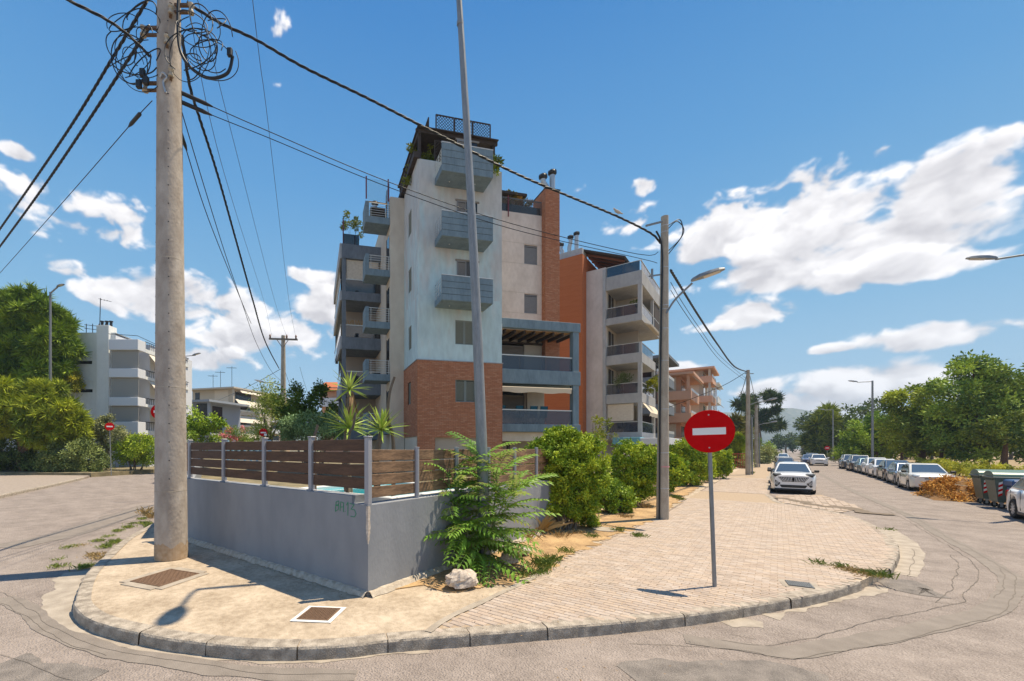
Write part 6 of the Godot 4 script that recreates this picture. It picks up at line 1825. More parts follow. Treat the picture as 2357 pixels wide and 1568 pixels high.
# ---------- bins, heap, stones
func make_bins() -> void:
	var t := thing("wheelie_bin", "large dark green wheeled bin with red and white stripes next to the leaf heap", "bin", st(29.3, 7.15), 0.0, "green wheeled bins")
	t.basis = yaw(NV)
	M.bin = grained(grain(256, [[0.02, 1, 4], [0.2, 0.4, 2]], lcol(0.06, 0.085, 0.07), lcol(0.13, 0.165, 0.14), 70, 0.06), Vector3(1, 1, 1), 0.45)
	M.bin_lid = mat(0.075, 0.15, 0.12, 0.4)
	var b := MB.new()
	var lo := [Vector3(-0.55, 0.25, 0.44), Vector3(0.55, 0.25, 0.44), Vector3(0.55, 0.25, -0.44), Vector3(-0.55, 0.25, -0.44)]
	var hi := [Vector3(-0.66, 1.22, 0.53), Vector3(0.66, 1.22, 0.53), Vector3(0.66, 1.22, -0.53), Vector3(-0.66, 1.22, -0.53)]
	for i in 4: b.quad(lo[i], lo[(i + 1) % 4], hi[(i + 1) % 4], hi[i])
	b.quad(lo[3], lo[2], lo[1], lo[0])
	put("body", b, M.bin, t)
	b = MB.new()
	for z in [0.55, -0.55]: b.bbox(Vector3(0, 1.21, z), Vector3(1.42, 0.07, 0.07), 0.015)
	for x in [0.68, -0.68]: b.bbox(Vector3(x, 1.21, 0), Vector3(0.07, 0.072, 1.05), 0.015)
	for i in 9:
		b.box(Vector3(-0.6 + i * 0.15, 1.14, 0.545), Vector3(0.02, 0.09, 0.04)); b.box(Vector3(-0.675, 1.14, -0.42 + i * 0.105), Vector3(0.04, 0.09, 0.02))
	put("rim", b, M.bin, t)
	b = MB.new()
	var prev := []
	for i in 9:
		var a := PI * i / 8.0
		var r := [Vector3(-0.68, 1.26 + sin(a) * 0.2, cos(a) * 0.56), Vector3(0.68, 1.26 + sin(a) * 0.2, cos(a) * 0.56)]
		if i > 0: b.edge(prev[0], prev[1], r[1], r[0], Vector3(0, 1.1, 0))
		prev = r
	for x in [-0.68, 0.68]:
		for i in 8:
			var a := PI * i / 8.0; var c := PI * (i + 1) / 8.0
			b.edge(Vector3(x, 1.26, 0), Vector3(x, 1.26 + sin(a) * 0.2, cos(a) * 0.56), Vector3(x, 1.26 + sin(c) * 0.2, cos(c) * 0.56), Vector3(x, 1.26, 0), Vector3.UP)
	put("lid", b, M.bin_lid, t)
	for x in [-0.45, 0.45]:
		for z in [-0.36, 0.36]:
			b = MB.new(); b.box(Vector3(x, 0.23, z), Vector3(0.12, 0.06, 0.1)); b.box(Vector3(x, 0.15, z + 0.05), Vector3(0.07, 0.16, 0.012)); var fk := put("caster", b, M.steel, t)
			b = MB.new(); b.lathe(Vector3(x, 0.1, z), [[0.0, 0.03], [0.07, 0.03], [0.1, 0.02], [0.1, -0.02], [0.07, -0.03], [0.0, -0.03]], 16, Basis(Vector3.RIGHT, Vector3.BACK, -Vector3.UP)); put("wheel", b, M.tyre, fk)
	# striped markers on the side and end
	for q in [[Vector3(-0.5, 0.78, 0.51), Vector3.BACK], [Vector3(0.5, 0.78, 0.51), Vector3.BACK]]:
		for i in 6:
			b = MB.new()
			var y := 0.5 + i * 0.09
			var z := lerpf(0.44, 0.53, (y + 0.045 - 0.25) / 0.97) + 0.006
			var x: float = q[0].x
			b.quad(Vector3(x - 0.05, y - 0.03, z - 0.004), Vector3(x + 0.05, y + 0.03, z), Vector3(x + 0.05, y + 0.12, z + 0.008), Vector3(x - 0.05, y + 0.06, z + 0.004))
			put("stripe", b, M.sign_red if i % 2 == 0 else M.sign_white, t)
	b = MB.new(); b.quad(Vector3(-0.2, 0.5, 0.478), Vector3(0.05, 0.5, 0.478), Vector3(0.05, 0.95, 0.52), Vector3(-0.2, 0.95, 0.52)); put("sticker", b, M.sticker, t)
	b = MB.new(); b.quad(Vector3(-0.18, 0.85, 0.514), Vector3(0.03, 0.85, 0.514), Vector3(0.03, 0.93, 0.522), Vector3(-0.18, 0.93, 0.522)); put("sticker", b, M.sticker_yellow, t)
	var t2 := another(t, "large dark green wheeled bin beside the white car with spoked wheels", st(27.75, 7.15))
	t2.basis = yaw(NV)
	var bl := MB.new(); bl.bbox(Vector3.ZERO, Vector3(1.3, 0.25, 0.9), 0.05)
	var bo := put("blue_box", bl, M.bin_blue, self, Transform3D(yaw(NV), st(26.6, 7.3, 1.05)))
	tag(bo, "blue plastic lid showing above the white car's tail by the bins", "bin")
	var bs := MB.new(); bs.bbox(Vector3(0, -0.62, 0), Vector3(1.15, 1.0, 0.8), 0.05); put("body", bs, M.bin_blue, bo)

func rock(label: String, at: Vector3, s: Vector3, sd: int, cat: String = "rock") -> void:
	var f := noise(0.9, sd, 4)
	var b := MB.new()
	var R := 14; var C := 22
	var g := []
	for i in R + 1:
		var row := []
		for j in C:
			var a := PI * i / R; var c := TAU * j / C
			var d := Vector3(sin(a) * cos(c), cos(a), sin(a) * sin(c))
			var k := 1.0 + f.get_noise_3dv(d * 1.6) * 0.55
			k = minf(k, 1.02 + f.get_noise_3dv(d * 0.7 + Vector3(5, 1, 2)) * 0.4)
			row.append(Vector3(d.x * s.x, maxf(d.y * s.y, -s.y * 0.5), d.z * s.z) * k)
		g.append(row)
	for i in R:
		for j in C:
			b.quad(g[i][j], g[i + 1][j], g[i + 1][(j + 1) % C], g[i][(j + 1) % C])
	var o := put("rock", b, M.rock, self, Transform3D(Basis(Vector3.UP, 0.4), at)); tag(o, label, cat)

# ---------- plants
var sprigs := {}
func leaf_mat(r: float, g: float, b: float, rough: float = 0.55, back: float = 0.45) -> StandardMaterial3D:
	var m := mat(r, g, b, rough)
	m.vertex_color_use_as_albedo = true; m.metallic_specular = 0.25
	m.backlight_enabled = true; m.backlight = Color(back, back, back * 0.6)
	return m
func leaf(b: MB, o: Vector3, d: Vector3, up: Vector3, L: float, W: float, droop: float = 0.2) -> void:   # a folded leaf of four faces
	var s := d.cross(up).normalized(); var n := s.cross(d)
	var mid := o + d * L * 0.5 + n * L * 0.06
	var tip := o + d * L - n * L * droop
	var l := o + d * L * 0.45 - s * W * 0.5 + n * L * 0.1; var r := o + d * L * 0.45 + s * W * 0.5 + n * L * 0.1
	b.tri(o, r, mid); b.tri(mid, r, tip); b.tri(o, mid, l); b.tri(mid, tip, l)
func sprig(key: String, n: int, L: float, W: float, spread: float, sd: int, flat: bool = false) -> ArrayMesh:
	if sprigs.has(key): return sprigs[key]
	var r := RandomNumberGenerator.new(); r.seed = sd
	var b := MB.new()
	for i in n:
		var d := Vector3(r.randfn(), r.randfn() * 0.7 + 0.35, r.randfn()).normalized()
		var o := d * spread * r.randf_range(0.1, 1.0)
		var up := Vector3(r.randfn() * 0.5, 1, r.randfn() * 0.5).normalized()
		if absf(up.dot(d)) > 0.95: up = Vector3.RIGHT
		var k := r.randf_range(0.75, 1.2)
		if flat:
			var s := d.cross(up).normalized() * W * k * 0.5
			b.tri(o - s, o + s, o + d * L * k)
		else: leaf(b, o, d, up, L * k, W * k, r.randf_range(0.0, 0.3))
	sprigs[key] = b.mesh()
	return sprigs[key]
# leaf sprays through the outer part of a few rounded masses; blobs: [centre, radii, count]
func crown(p: Node, called: String, blobs: Array, mesh: Mesh, m: Material, s0: float, s1: float, dark: Color, light: Color, sd: int, inner: float = 0.45, ragged: float = 0.3, gaps: float = -0.25) -> MultiMeshInstance3D:
	var r := RandomNumberGenerator.new(); r.seed = sd
	var f := noise(1.0, sd, 2)
	var xf := []
	var cols := []
	for q in blobs:
		var c: Vector3 = q[0]; var R: Vector3 = q[1]
		var fr := 1.6 / maxf(0.2, (R.x + R.y) * 0.5)
		var subs := []
		for i in clampi(int(q[2] / 14.0), 5, 60):
			var d := Vector3(r.randfn(), r.randfn(), r.randfn()).normalized()
			subs.append([c + d * R * lerpf(inner, 0.95, pow(r.randf(), 0.5)) * (1.0 + ragged * f.get_noise_3dv(d * 1.7 + c)), r.randf(), r.randf_range(0.16, 0.34)])
		for i in int(q[2]):
			var sb = subs[r.randi() % subs.size()]
			var d := Vector3(r.randfn(), r.randfn(), r.randfn()).normalized()
			var pt: Vector3 = sb[0] + d * R * sb[2] * pow(r.randf(), 0.45)
			if f.get_noise_3dv(pt * fr * 1.6) < gaps: continue
			var up := (d + Vector3(r.randfn(), r.randfn() + 0.6, r.randfn()) * 0.6).normalized()
			var x := up.cross(Vector3(r.randfn(), r.randfn(), r.randfn())).normalized()
			var s := r.randf_range(s0, s1)
			xf.append(Transform3D(Basis(x, up, x.cross(up)) * s, pt))
			cols.append(dark.lerp(light, clampf(sb[1] * 0.7 + 0.5 * f.get_noise_3dv(pt * fr + Vector3(9, 9, 9)) + r.randf_range(-0.2, 0.45), 0, 1)))
	var mm := MultiMesh.new()
	mm.transform_format = MultiMesh.TRANSFORM_3D; mm.use_colors = true; mm.mesh = mesh; mm.instance_count = xf.size()
	for i in xf.size():
		mm.set_instance_transform(i, xf[i]); mm.set_instance_color(i, cols[i])
	var o := MultiMeshInstance3D.new()
	o.multimesh = mm; o.material_override = m
	o.name = numbered(p, called)
	p.add_child(o, true)
	kind(o, "stuff")
	return o
func limbs(p: Node, base: Vector3, fork: Vector3, ends: Array, r: float, m: Material, sd: int) -> void:
	var q := RandomNumberGenerator.new(); q.seed = sd
	var b := MB.new()
	taper(b, [base, base.lerp(fork, 0.5) + Vector3(q.randf_range(-1, 1), 0, q.randf_range(-1, 1)) * r, fork], r, r * 0.65, 10)
	put("trunk", b, m, p)
	if ends.size() > 0:
		b = MB.new()
		for e in ends: taper(b, [fork - (fork - base).normalized() * r, fork.lerp(e, 0.5) + Vector3(q.randf_range(-1, 1), 0.5, q.randf_range(-1, 1)) * r, e], r * 0.5, r * 0.12, 6)
		put("branches", b, m, p)
func taper(b: MB, pts: Array, r0: float, r1: float, sides: int) -> void:
	var p := smooth(pts, maxf(0.12, r0))
	var rr := []
	for i in p.size(): rr.append(lerpf(r0, r1, float(i) / (p.size() - 1)))
	b.tube(p, rr, sides)

func plant_materials() -> void:
	M.leaf = leaf_mat(1, 1, 1)
	M.leaf_gloss = leaf_mat(1, 1, 1, 0.35)
	M.needle = leaf_mat(1, 1, 1, 0.6, 0.25)
	M.bark = grained(grain(256, [[0.03, 1, 4], [0.12, 0.7, 2]], lcol(0.09, 0.065, 0.045), lcol(0.25, 0.19, 0.14), 80, 0.1), Vector3(2, 0.5, 2), 0.95)
	M.bark_red = grained(grain(256, [[0.03, 1, 4]], lcol(0.07, 0.035, 0.02), lcol(0.18, 0.1, 0.06), 81, 0.1), Vector3(2, 0.5, 2), 0.95)
	M.yucca = leaf_mat(0.3, 0.4, 0.06, 0.5, 0.35); M.yucca.vertex_color_use_as_albedo = false
	M.yucca_dead = mat(0.36, 0.22, 0.11, 0.9)
	M.ailanthus = leaf_mat(0.15, 0.3, 0.035, 0.45, 0.6); M.ailanthus.vertex_color_use_as_albedo = false
	M.ailanthus_dark = leaf_mat(0.085, 0.19, 0.028, 0.45, 0.55); M.ailanthus_dark.vertex_color_use_as_albedo = false
	M.stem_green = mat(0.16, 0.2, 0.07, 0.6)
	M.soil_leaf = mat(0.2, 0.1, 0.03, 0.95)
	M.twig = mat(0.5, 0.4, 0.28, 0.9)
	M.pool = mat(0.03, 0.35, 0.42, 0.08)
	M.gate_red = mat(0.4, 0.06, 0.03, 0.6)
	M.gate_green = mat(0.03, 0.1, 0.07, 0.6)
	M.picket = mat(0.35, 0.52, 0.6, 0.7)
	M.straw = leaf_mat(1, 1, 1, 0.9, 0.2)

func bush(called: String, label: String, cat: String, base: Vector3, blobs: Array, mesh: Mesh, m: Material, s0: float, s1: float, dark: Color, light: Color, sd: int, group: String = "", stems: float = 0.03) -> Node3D:
	var t := thing(called, label, cat, base, 0.0, group)
	var b := MB.new()
	var r := RandomNumberGenerator.new(); r.seed = sd
	for q in blobs:
		for i in 3:
			var e: Vector3 = q[0] + Vector3(r.randf_range(-0.5, 0.5), r.randf_range(-0.2, 0.5), r.randf_range(-0.5, 0.5)) * q[1]
			taper(b, [Vector3(q[0].x * 0.4 + r.randf_range(-0.1, 0.1), 0, q[0].z * 0.4 + r.randf_range(-0.1, 0.1)), Vector3(q[0].x * 0.7, e.y * 0.5, q[0].z * 0.7), e], stems, stems * 0.3, 5)
	put("stems", b, M.bark, t)
	crown(t, "foliage", blobs, mesh, m, s0, s1, dark, light, sd)
	return t
func tree(called: String, label: String, base: Vector3, fork: float, r: float, blobs: Array, mesh: Mesh, m: Material, s0: float, s1: float, dark: Color, light: Color, sd: int, bark: Material, group: String = "", ragged: float = 0.35, gaps: float = -0.22) -> Node3D:
	var t := thing(called, label, "tree", base, 0.0, group)
	var ends := []
	for q in blobs: ends.append(q[0])
	var cx := Vector3(blobs[0][0].x * 0.3, fork, blobs[0][0].z * 0.3)
	limbs(t, Vector3(0, -0.1, 0), cx, ends, r, bark, sd)
	crown(t, "crown", blobs, mesh, m, s0, s1, dark, light, sd, 0.35, ragged, gaps)
	return t
func at_px(list: Array, z: float, base: Vector3, depth: float = 0.8, dens: float = 1.0) -> Array:   # masses given as [x, y, half width, half height] of the print at distance z
	var out := []
	for q in list:
		var c := dp(q[0], q[1], z + (q[4] if q.size() > 4 else 0.0)) - base
		var rx: float = q[2] * z / FL; var ry: float = q[3] * z / FL
		var rz := maxf(rx, ry) * depth
		out.append([c, Vector3(rx, ry, rz), dens * (rx * ry + rx * rz + ry * rz)])
	return out

func make_ailanthus() -> void:
	var base := gp(1098, 1302, 0.16)
	var t := thing("sapling", "young tree of heaven with long feathery leaves in front of the grey wall", "tree", base)
	var r := RandomNumberGenerator.new(); r.seed = 31
	var variants := []
	for v in 5:
		var b := MB.new()
		var n := 10 + v % 3 * 2
		var L := 0.72 + 0.06 * v
		var pts := []
		var sag := 0.24 + 0.05 * (v % 3)
		for i in n + 1:
			var u := float(i) / n
			pts.append(Vector3(u * L, -sag * u * u * L + 0.05 * sin(u * 3.0), 0.03 * sin(u * 4.0 + v)))
		b.tube(PackedVector3Array(pts), 0.0045, 4)
		for i in range(1, n + 1):
			var d: Vector3 = (pts[i] - pts[i - 1]).normalized()
			var k := (0.7 + 0.6 * sin(PI * (0.15 + 0.75 * i / n))) * 0.155
			for s in [-1.0, 1.0]:
				var dir: Vector3 = (Vector3(0.35, -0.28 + r.randf_range(-0.15, 0.12), s) + d * 0.4).normalized()
				leaf(b, pts[i], dir, Vector3(0.1, 1, 0), k, k * 0.33, 0.16)
		leaf(b, pts[n], (pts[n] - pts[n - 1]).normalized(), Vector3.UP, 0.12, 0.045, 0.1)
		variants.append(b.mesh())
	var stems := [[Vector3(-0.06, 0, 0), Vector3(-0.42, 1.0, 0.05), Vector3(-0.55, 1.72, 0.0)], [Vector3(0.0, 0, -0.04), Vector3(0.12, 1.1, -0.12), Vector3(0.12, 2.05, -0.18)], [Vector3(0.06, 0, 0.05), Vector3(0.3, 0.8, 0.1), Vector3(0.6, 1.4, 0.12)], [Vector3(-0.02, 0, 0.1), Vector3(-0.15, 0.5, 0.22), Vector3(-0.3, 0.85, 0.3)], [Vector3(0.04, 0, -0.05), Vector3(0.35, 1.0, -0.25), Vector3(0.42, 1.75, -0.3)]]
	var k := 0
	for s in stems:
		var b := MB.new()
		taper(b, s, 0.022, 0.008, 6)
		put("stem", b, M.stem_green, t)
		var c := smooth(s, 0.05)
		var nl := int(c.size() / 1.8)
		for i in nl:
			var u := 0.1 + 0.9 * float(i + 1) / nl
			var p := c[mini(int(u * (c.size() - 1)), c.size() - 1)]
			var ang := i * 2.4 + k * 1.1 + r.randf_range(-0.4, 0.4)
			var pitch := lerpf(-0.1, 0.75, u) + r.randf_range(-0.15, 0.2)
			var sc := lerpf(1.1, 0.9, u) * r.randf_range(0.8, 1.2)
			var bs := Basis(Vector3.UP, ang) * Basis(Vector3.BACK, pitch) * Basis(Vector3.RIGHT, r.randf_range(-0.3, 0.3))
			put("leaf", variants[(i + k) % 5], M.ailanthus if (i + k) % 3 else M.ailanthus_dark, t, Transform3D(bs * sc, p))
		k += 1

func make_yuccas() -> void:
	var ms := []
	for v in 3:
		var b := MB.new()
		var L := 0.62 + 0.08 * v
		var prev := []
		for i in 6:
			var u := i / 5.0
			var w := 0.03 * (1.0 - pow(absf(u - 0.35) / 0.65, 2.0)) + 0.002
			var y := -0.05 * u * u * v
			var c := Vector3(u * L, y, 0)
			var row := [c + Vector3(0, w * 0.5, -w), c, c + Vector3(0, w * 0.5, w)]
			if i > 0:
				for j in 2: b.quad(prev[j], prev[j + 1], row[j + 1], row[j])
			prev = row
		ms.append(b.mesh())
	var r := RandomNumberGenerator.new(); r.seed = 8
	var defs := [["tall yucca with a skirt of dead leaves behind the plank fence", 805, 897, 11.5, 22, 1.0, true], ["low leafy yucca with a forked bare trunk behind the fence", 803, 985, 11.3, 36, 1.05, false], ["rounded yucca at the fence beside the pale wing", 878, 990, 10.4, 40, 0.95, false]]
	for d in defs:
		var head := dp(d[1], d[2], d[3])
		var base := Vector3(head.x + r.randf_range(-0.05, 0.1), 1.0, head.z)
		var t := thing("yucca", d[0], "plant", base)
		var b := MB.new()
		taper(b, [Vector3.ZERO, Vector3(-0.1, (head.y - 1.0) * 0.5, 0), head - base - Vector3.UP * 0.05], 0.09, 0.06, 10)
		put("trunk", b, M.bark, t)
		for i in d[4]:
			var a: float = i * 2.4 + r.randf_range(-0.2, 0.2)
			var pitch: float = lerpf(-0.45, 1.35, pow(float(i) / d[4], 0.9))
			put("leaf", ms[i % 3], M.yucca, t, Transform3D(Basis(Vector3.UP, a) * Basis(Vector3.BACK, pitch) * Basis(Vector3.RIGHT, r.randf_range(-0.4, 0.4)) * d[5] * r.randf_range(0.85, 1.1), head - base))
		if d[6]:
			for i in 26:
				put("dead_leaf", ms[i % 3], M.yucca_dead, t, Transform3D(Basis(Vector3.UP, i * 2.4) * Basis(Vector3.BACK, -1.35 + r.randf_range(-0.1, 0.25)) * r.randf_range(0.7, 1.05), head - base + Vector3(r.randf_range(0.0, 0.1), -0.06 - r.randf() * 0.2, 0)))
	# bare leaning stems
	for q in [["bare leaning yucca stem rising beside the pale wing", [[905, 1020], [893, 960], [897, 905], [908, 868]], 10.5], ["short bare stump of a yucca behind the fence", [[724, 1016], [727, 995], [731, 978]], 10.0], ["forked bare yucca stem with withered tips", [[800, 1015], [812, 985], [818, 950]], 10.9]]:
		var pts := []
		for p in q[1]: pts.append(dp(p[0], p[1], q[2]))
		var base: Vector3 = Vector3(pts[0].x, 1.0, pts[0].z)
		var rel := [Vector3.ZERO]
		for p in pts: rel.append(p - base)
		var b := MB.new(); taper(b, rel, 0.055, 0.03, 8)
		var o := thing("yucca", q[0], "plant", base); put("stem", b, M.bark, o)

func make_plants() -> void:
	plant_materials()
	var small := sprig("small", 14, 0.062, 0.034, 0.08, 1)
	var mid := sprig("mid", 14, 0.11, 0.055, 0.16, 2)
	var big := sprig("big", 16, 0.3, 0.15, 0.45, 3)
	var feather := sprig("feather", 26, 0.14, 0.045, 0.4, 4)
	var needle := sprig("needle", 34, 0.3, 0.05, 0.05, 5, true)
	var needle_far := sprig("needle_far", 26, 0.5, 0.11, 0.1, 6, true)
	var silver := sprig("silver", 20, 0.08, 0.022, 0.14, 7)
	var YG := Color(0.47, 0.55, 0.045); var G := Color(0.145, 0.261, 0.0264); var DG := Color(0.0653, 0.123, 0.0192)
	# shrubs of the pavement edge
	var hb := gp(1298, 1222, 0.16)
	bush("privet_bush", "big rounded bright green privet bush between the sapling and the lamp pole", "bush", hb, at_px([[1290, 1050, 72, 52], [1345, 1075, 55, 62], [1255, 1075, 46, 50], [1310, 1130, 66, 60], [1335, 1175, 44, 36], [1270, 1150, 48, 52], [1290, 1008, 40, 22], [1350, 1030, 30, 28]], 12.0, hb, 0.85, 900), small, M.leaf, 0.85, 1.35, Color(0.145, 0.246, 0.0216), YG, 101)
	var h2 := gp(1412, 1180, 0.16)
	bush("low_shrub", "low rounded glossy shrub in front of the tall hedge", "bush", h2, at_px([[1412, 1143, 42, 32], [1390, 1152, 26, 24], [1436, 1150, 24, 26]], 14.9, h2, 0.9, 620), small, M.leaf_gloss, 1.0, 1.6, G, Color(0.348, 0.45, 0.042), 102)
	var h3 := gp(1462, 1163, 0.16)
	bush("privet_bush", "tall bushy privet beside the concrete lamp pole", "bush", h3, at_px([[1462, 1052, 50, 36], [1440, 1085, 34, 40], [1484, 1085, 32, 46], [1462, 1120, 46, 40]], 16.8, h3, 0.85, 420), small, M.leaf, 1.1, 1.8, Color(0.116, 0.217, 0.0192), Color(0.528, 0.603, 0.0468), 103)
	for q in [[1530, 1128, [[1545, 1085, 26, 45], [1530, 1110, 20, 26]], 20.5, "leafy shrub just past the lamp pole", 104], [1582, 1118, [[1580, 1045, 36, 34], [1570, 1080, 34, 36], [1600, 1072, 26, 40]], 25.5, "tall privet between the lamp pole and the no entry sign", 105], [1655, 1098, [[1655, 1060, 26, 28], [1640, 1078, 20, 20], [1668, 1075, 16, 22]], 31.5, "clipped privet behind the no entry sign post", 106], [1632, 1106, [[1630, 1082, 20, 20]], 28.0, "small round privet under the no entry sign", 107]]:
		var bb := gp(q[0], q[1], 0.16)
		bush("privet_bush", q[4], "bush", bb, at_px(q[2], q[3], bb, 0.8, 210), small, M.leaf, 1.8, 2.8, Color(0.131, 0.232, 0.0216), Color(0.528, 0.603, 0.0468), q[5])
	var th := gp(1385, 1205, 0.16)
	bush("thin_shrub", "thin twiggy shrub poking up behind the privet bush", "bush", th + Vector3(0.5, 0, -3), at_px([[1375, 985, 26, 26], [1395, 1000, 24, 24]], 15.5, th + Vector3(0.5, 0, -3), 0.7, 60), mid, M.leaf, 0.7, 1.1, Color(0.131, 0.174, 0.024), Color(0.452, 0.452, 0.0624), 108)
	make_ailanthus()
	make_yuccas()
	# garden and side street trees
	var g1 := Vector3(-8.3, 1.0, -32)
	tree("tree", "dark leafy tree beside the apartment building's back balconies", g1, 2.2, 0.2, at_px([[712, 900, 38, 42], [680, 930, 42, 40], [740, 945, 36, 50], [665, 965, 40, 40], [700, 975, 60, 30]], 32, g1, 0.8, 30), big, M.leaf, 0.55, 0.95, DG, Color(0.145, 0.217, 0.03), 111, M.bark)
	var g2 := Vector3(-12.0, 0.4, -35)
	tree("tree", "light feathery acacia growing round the crossarm pole", g2, 2.2, 0.16, at_px([[610, 905, 22, 24], [625, 940, 34, 32], [608, 975, 36, 30], [645, 975, 34, 36], [595, 925, 16, 16], [660, 940, 24, 26]], 35, g2, 0.8, 22), feather, M.leaf, 1.1, 2.0, Color(0.16, 0.217, 0.036), Color(0.49, 0.546, 0.109), 112, M.bark, "", 0.4, -0.15)
	var g3 := Vector3(-5.3, 1.0, -22)
	bush("shrub", "dense silvery green shrub behind the plank fence", "bush", g3, at_px([[705, 985, 50, 34], [745, 995, 42, 30], [675, 1000, 28, 22], [760, 978, 26, 24]], 22, g3, 0.8, 130), silver, M.leaf, 1.3, 2.2, Color(0.0725, 0.123, 0.048), Color(0.32, 0.452, 0.203), 113)
	var g4 := Vector3(-15.0, 0.3, -30)
	tree("tree", "small bright green tree just past the concrete pole", g4, 1.4, 0.1, at_px([[460, 965, 34, 34], [440, 990, 26, 28], [485, 990, 28, 30], [465, 1010, 40, 22]], 30, g4, 0.8, 34), big, M.leaf, 0.45, 0.8, Color(0.102, 0.189, 0.0216), Color(0.415, 0.546, 0.0468), 114, M.bark)
	var g5 := Vector3(-16.4, 0.3, -38)
	var ol := bush("oleander", "oleander bush with pink flowers above the fence", "bush", g5, at_px([[535, 1003, 28, 18], [560, 1005, 18, 14], [515, 1008, 20, 14]], 38, g5, 0.8, 40), feather, M.leaf, 0.8, 1.3, Color(0.116, 0.189, 0.036), Color(0.377, 0.471, 0.109), 115)
	crown(ol, "flowers", at_px([[540, 1000, 28, 16], [522, 1004, 22, 12]], 38, g5, 0.9, 22), small, M.leaf, 2.0, 3.2, Color(0.7, 0.145, 0.192), Color(0.75, 0.415, 0.437), 116, 0.8)
	for q in [[430, 1010, 22, 18, 26, "low green shrub seen between the pole and the fence"], [575, 1012, 26, 10, 44, "distant clipped green shrub above the fence boards"]]:
		var bb := Vector3((q[0] - CX) / FL * q[4], 0.3, -q[4])
		bush("shrub", q[5], "bush", bb, at_px([[q[0], q[1], q[2], q[3]]], q[4], bb, 0.8, 60), mid, M.leaf, 0.9, 1.5, Color(0.102, 0.189, 0.024), Color(0.377, 0.49, 0.0624), 117 + q[4])
	# across the side street
	var pa := Vector3(-38.5, 0.35, -44)
	tree("pine_tree", "tall dark green pine tree behind the street lamp", pa, 5.0, 0.35, at_px([[30, 700, 48, 48], [85, 735, 56, 46], [20, 790, 60, 60], [125, 735, 40, 34], [100, 790, 66, 52], [140, 800, 32, 40], [50, 850, 80, 50], [110, 850, 48, 36]], 44, pa, 0.8, 40), needle, M.needle, 2.2, 3.4, Color(0.06, 0.12, 0.018), Color(0.3, 0.4, 0.035), 121, M.bark_red, "pines across the side street", 0.5, -0.08)
	var pb := Vector3(-34.5, 0.35, -38)
	tree("pine_tree", "low spreading yellow green pine in front of the tall one", pb, 1.8, 0.25, at_px([[20, 930, 62, 44], [90, 925, 60, 46], [60, 970, 90, 40], [140, 965, 62, 40], [180, 985, 30, 30], [120, 1000, 60, 26]], 38, pb, 0.8, 48), needle, M.needle, 1.9, 3.0, Color(0.12, 0.17, 0.02), Color(0.42, 0.46, 0.035), 122, M.bark_red, "pines across the side street")
	var hd := Vector3(-36, 0.35, -39)
	for q in [[[[20, 1045, 60, 42], [90, 1035, 50, 44], [60, 1065, 90, 26], [-30, 1040, 40, 50]], 39.0, "dark leafy thicket under the pines beside the pavement", Color(0.0435, 0.0725, 0.0216), Color(0.189, 0.246, 0.0624), 123], [[[170, 1045, 56, 42], [215, 1060, 44, 28], [140, 1065, 50, 24]], 37.5, "pale leaved bramble thicket beside the small no entry sign", Color(0.087, 0.123, 0.036), Color(0.377, 0.434, 0.14), 124], [[[235, 985, 30, 30], [255, 1010, 36, 34], [215, 1010, 26, 30]], 40.0, "grey green olive shrub rising behind the small no entry sign", Color(0.131, 0.145, 0.06), Color(0.452, 0.452, 0.203), 125], [[[310, 1030, 44, 34], [345, 1035, 36, 34], [290, 1045, 30, 26]], 40.0, "bright green wild shrub between the small sign and the concrete pole", Color(0.116, 0.203, 0.018), Color(0.452, 0.546, 0.0468), 126], [[[170, 880, 20, 30], [155, 855, 16, 18]], 45.0, "yellowing leafy tree top between pine and white block", Color(0.174, 0.189, 0.024), Color(0.603, 0.528, 0.0468), 127]]:
		var bb := Vector3((q[0][0][0] - CX) / FL * q[1], 0.35, -q[1])
		bush("thicket", q[2], "bush", bb, at_px(q[0], q[1], bb, 0.7, 60), big, M.leaf, 0.45, 0.8, q[3], q[4], q[5], "", 0.05)
	# down the avenue
	var up := Vector3(84, 0.2, -108)
	tree("umbrella_pine", "dark umbrella pine leaning over the avenue behind the poles", up, 9.0, 0.45, at_px([[1745, 925, 40, 20], [1720, 950, 30, 26], [1765, 950, 34, 22], [1790, 978, 24, 12], [1740, 985, 36, 18], [1712, 935, 22, 14]], 108, up, 0.8, 3.2), needle_far, M.needle, 2.0, 3.4, Color(0.0362, 0.0653, 0.018), Color(0.142, 0.189, 0.039), 131, M.bark)
	var cf := Vector3(50.5, 0.2, -70)
	tree("conifer", "ragged brownish conifer behind the square pole", cf, 3.0, 0.25, at_px([[1690, 985, 24, 26], [1700, 1010, 26, 26], [1675, 1010, 22, 26], [1690, 1035, 34, 20]], 70, cf, 0.8, 14), needle_far, M.needle, 1.8, 2.8, Color(0.0725, 0.0798, 0.0216), Color(0.264, 0.246, 0.0468), 132, M.bark)
	var cy := Vector3(37.5, 0.2, -51)
	tree("cypress", "bright green pointed cypress beside the square pole", cy, 1.0, 0.15, at_px([[1703, 1018, 8, 22], [1703, 1045, 14, 26], [1704, 1065, 16, 18]], 51, cy, 0.9, 60), needle_far, M.needle, 0.7, 1.1, Color(0.131, 0.217, 0.024), Color(0.528, 0.603, 0.0468), 133, M.bark)
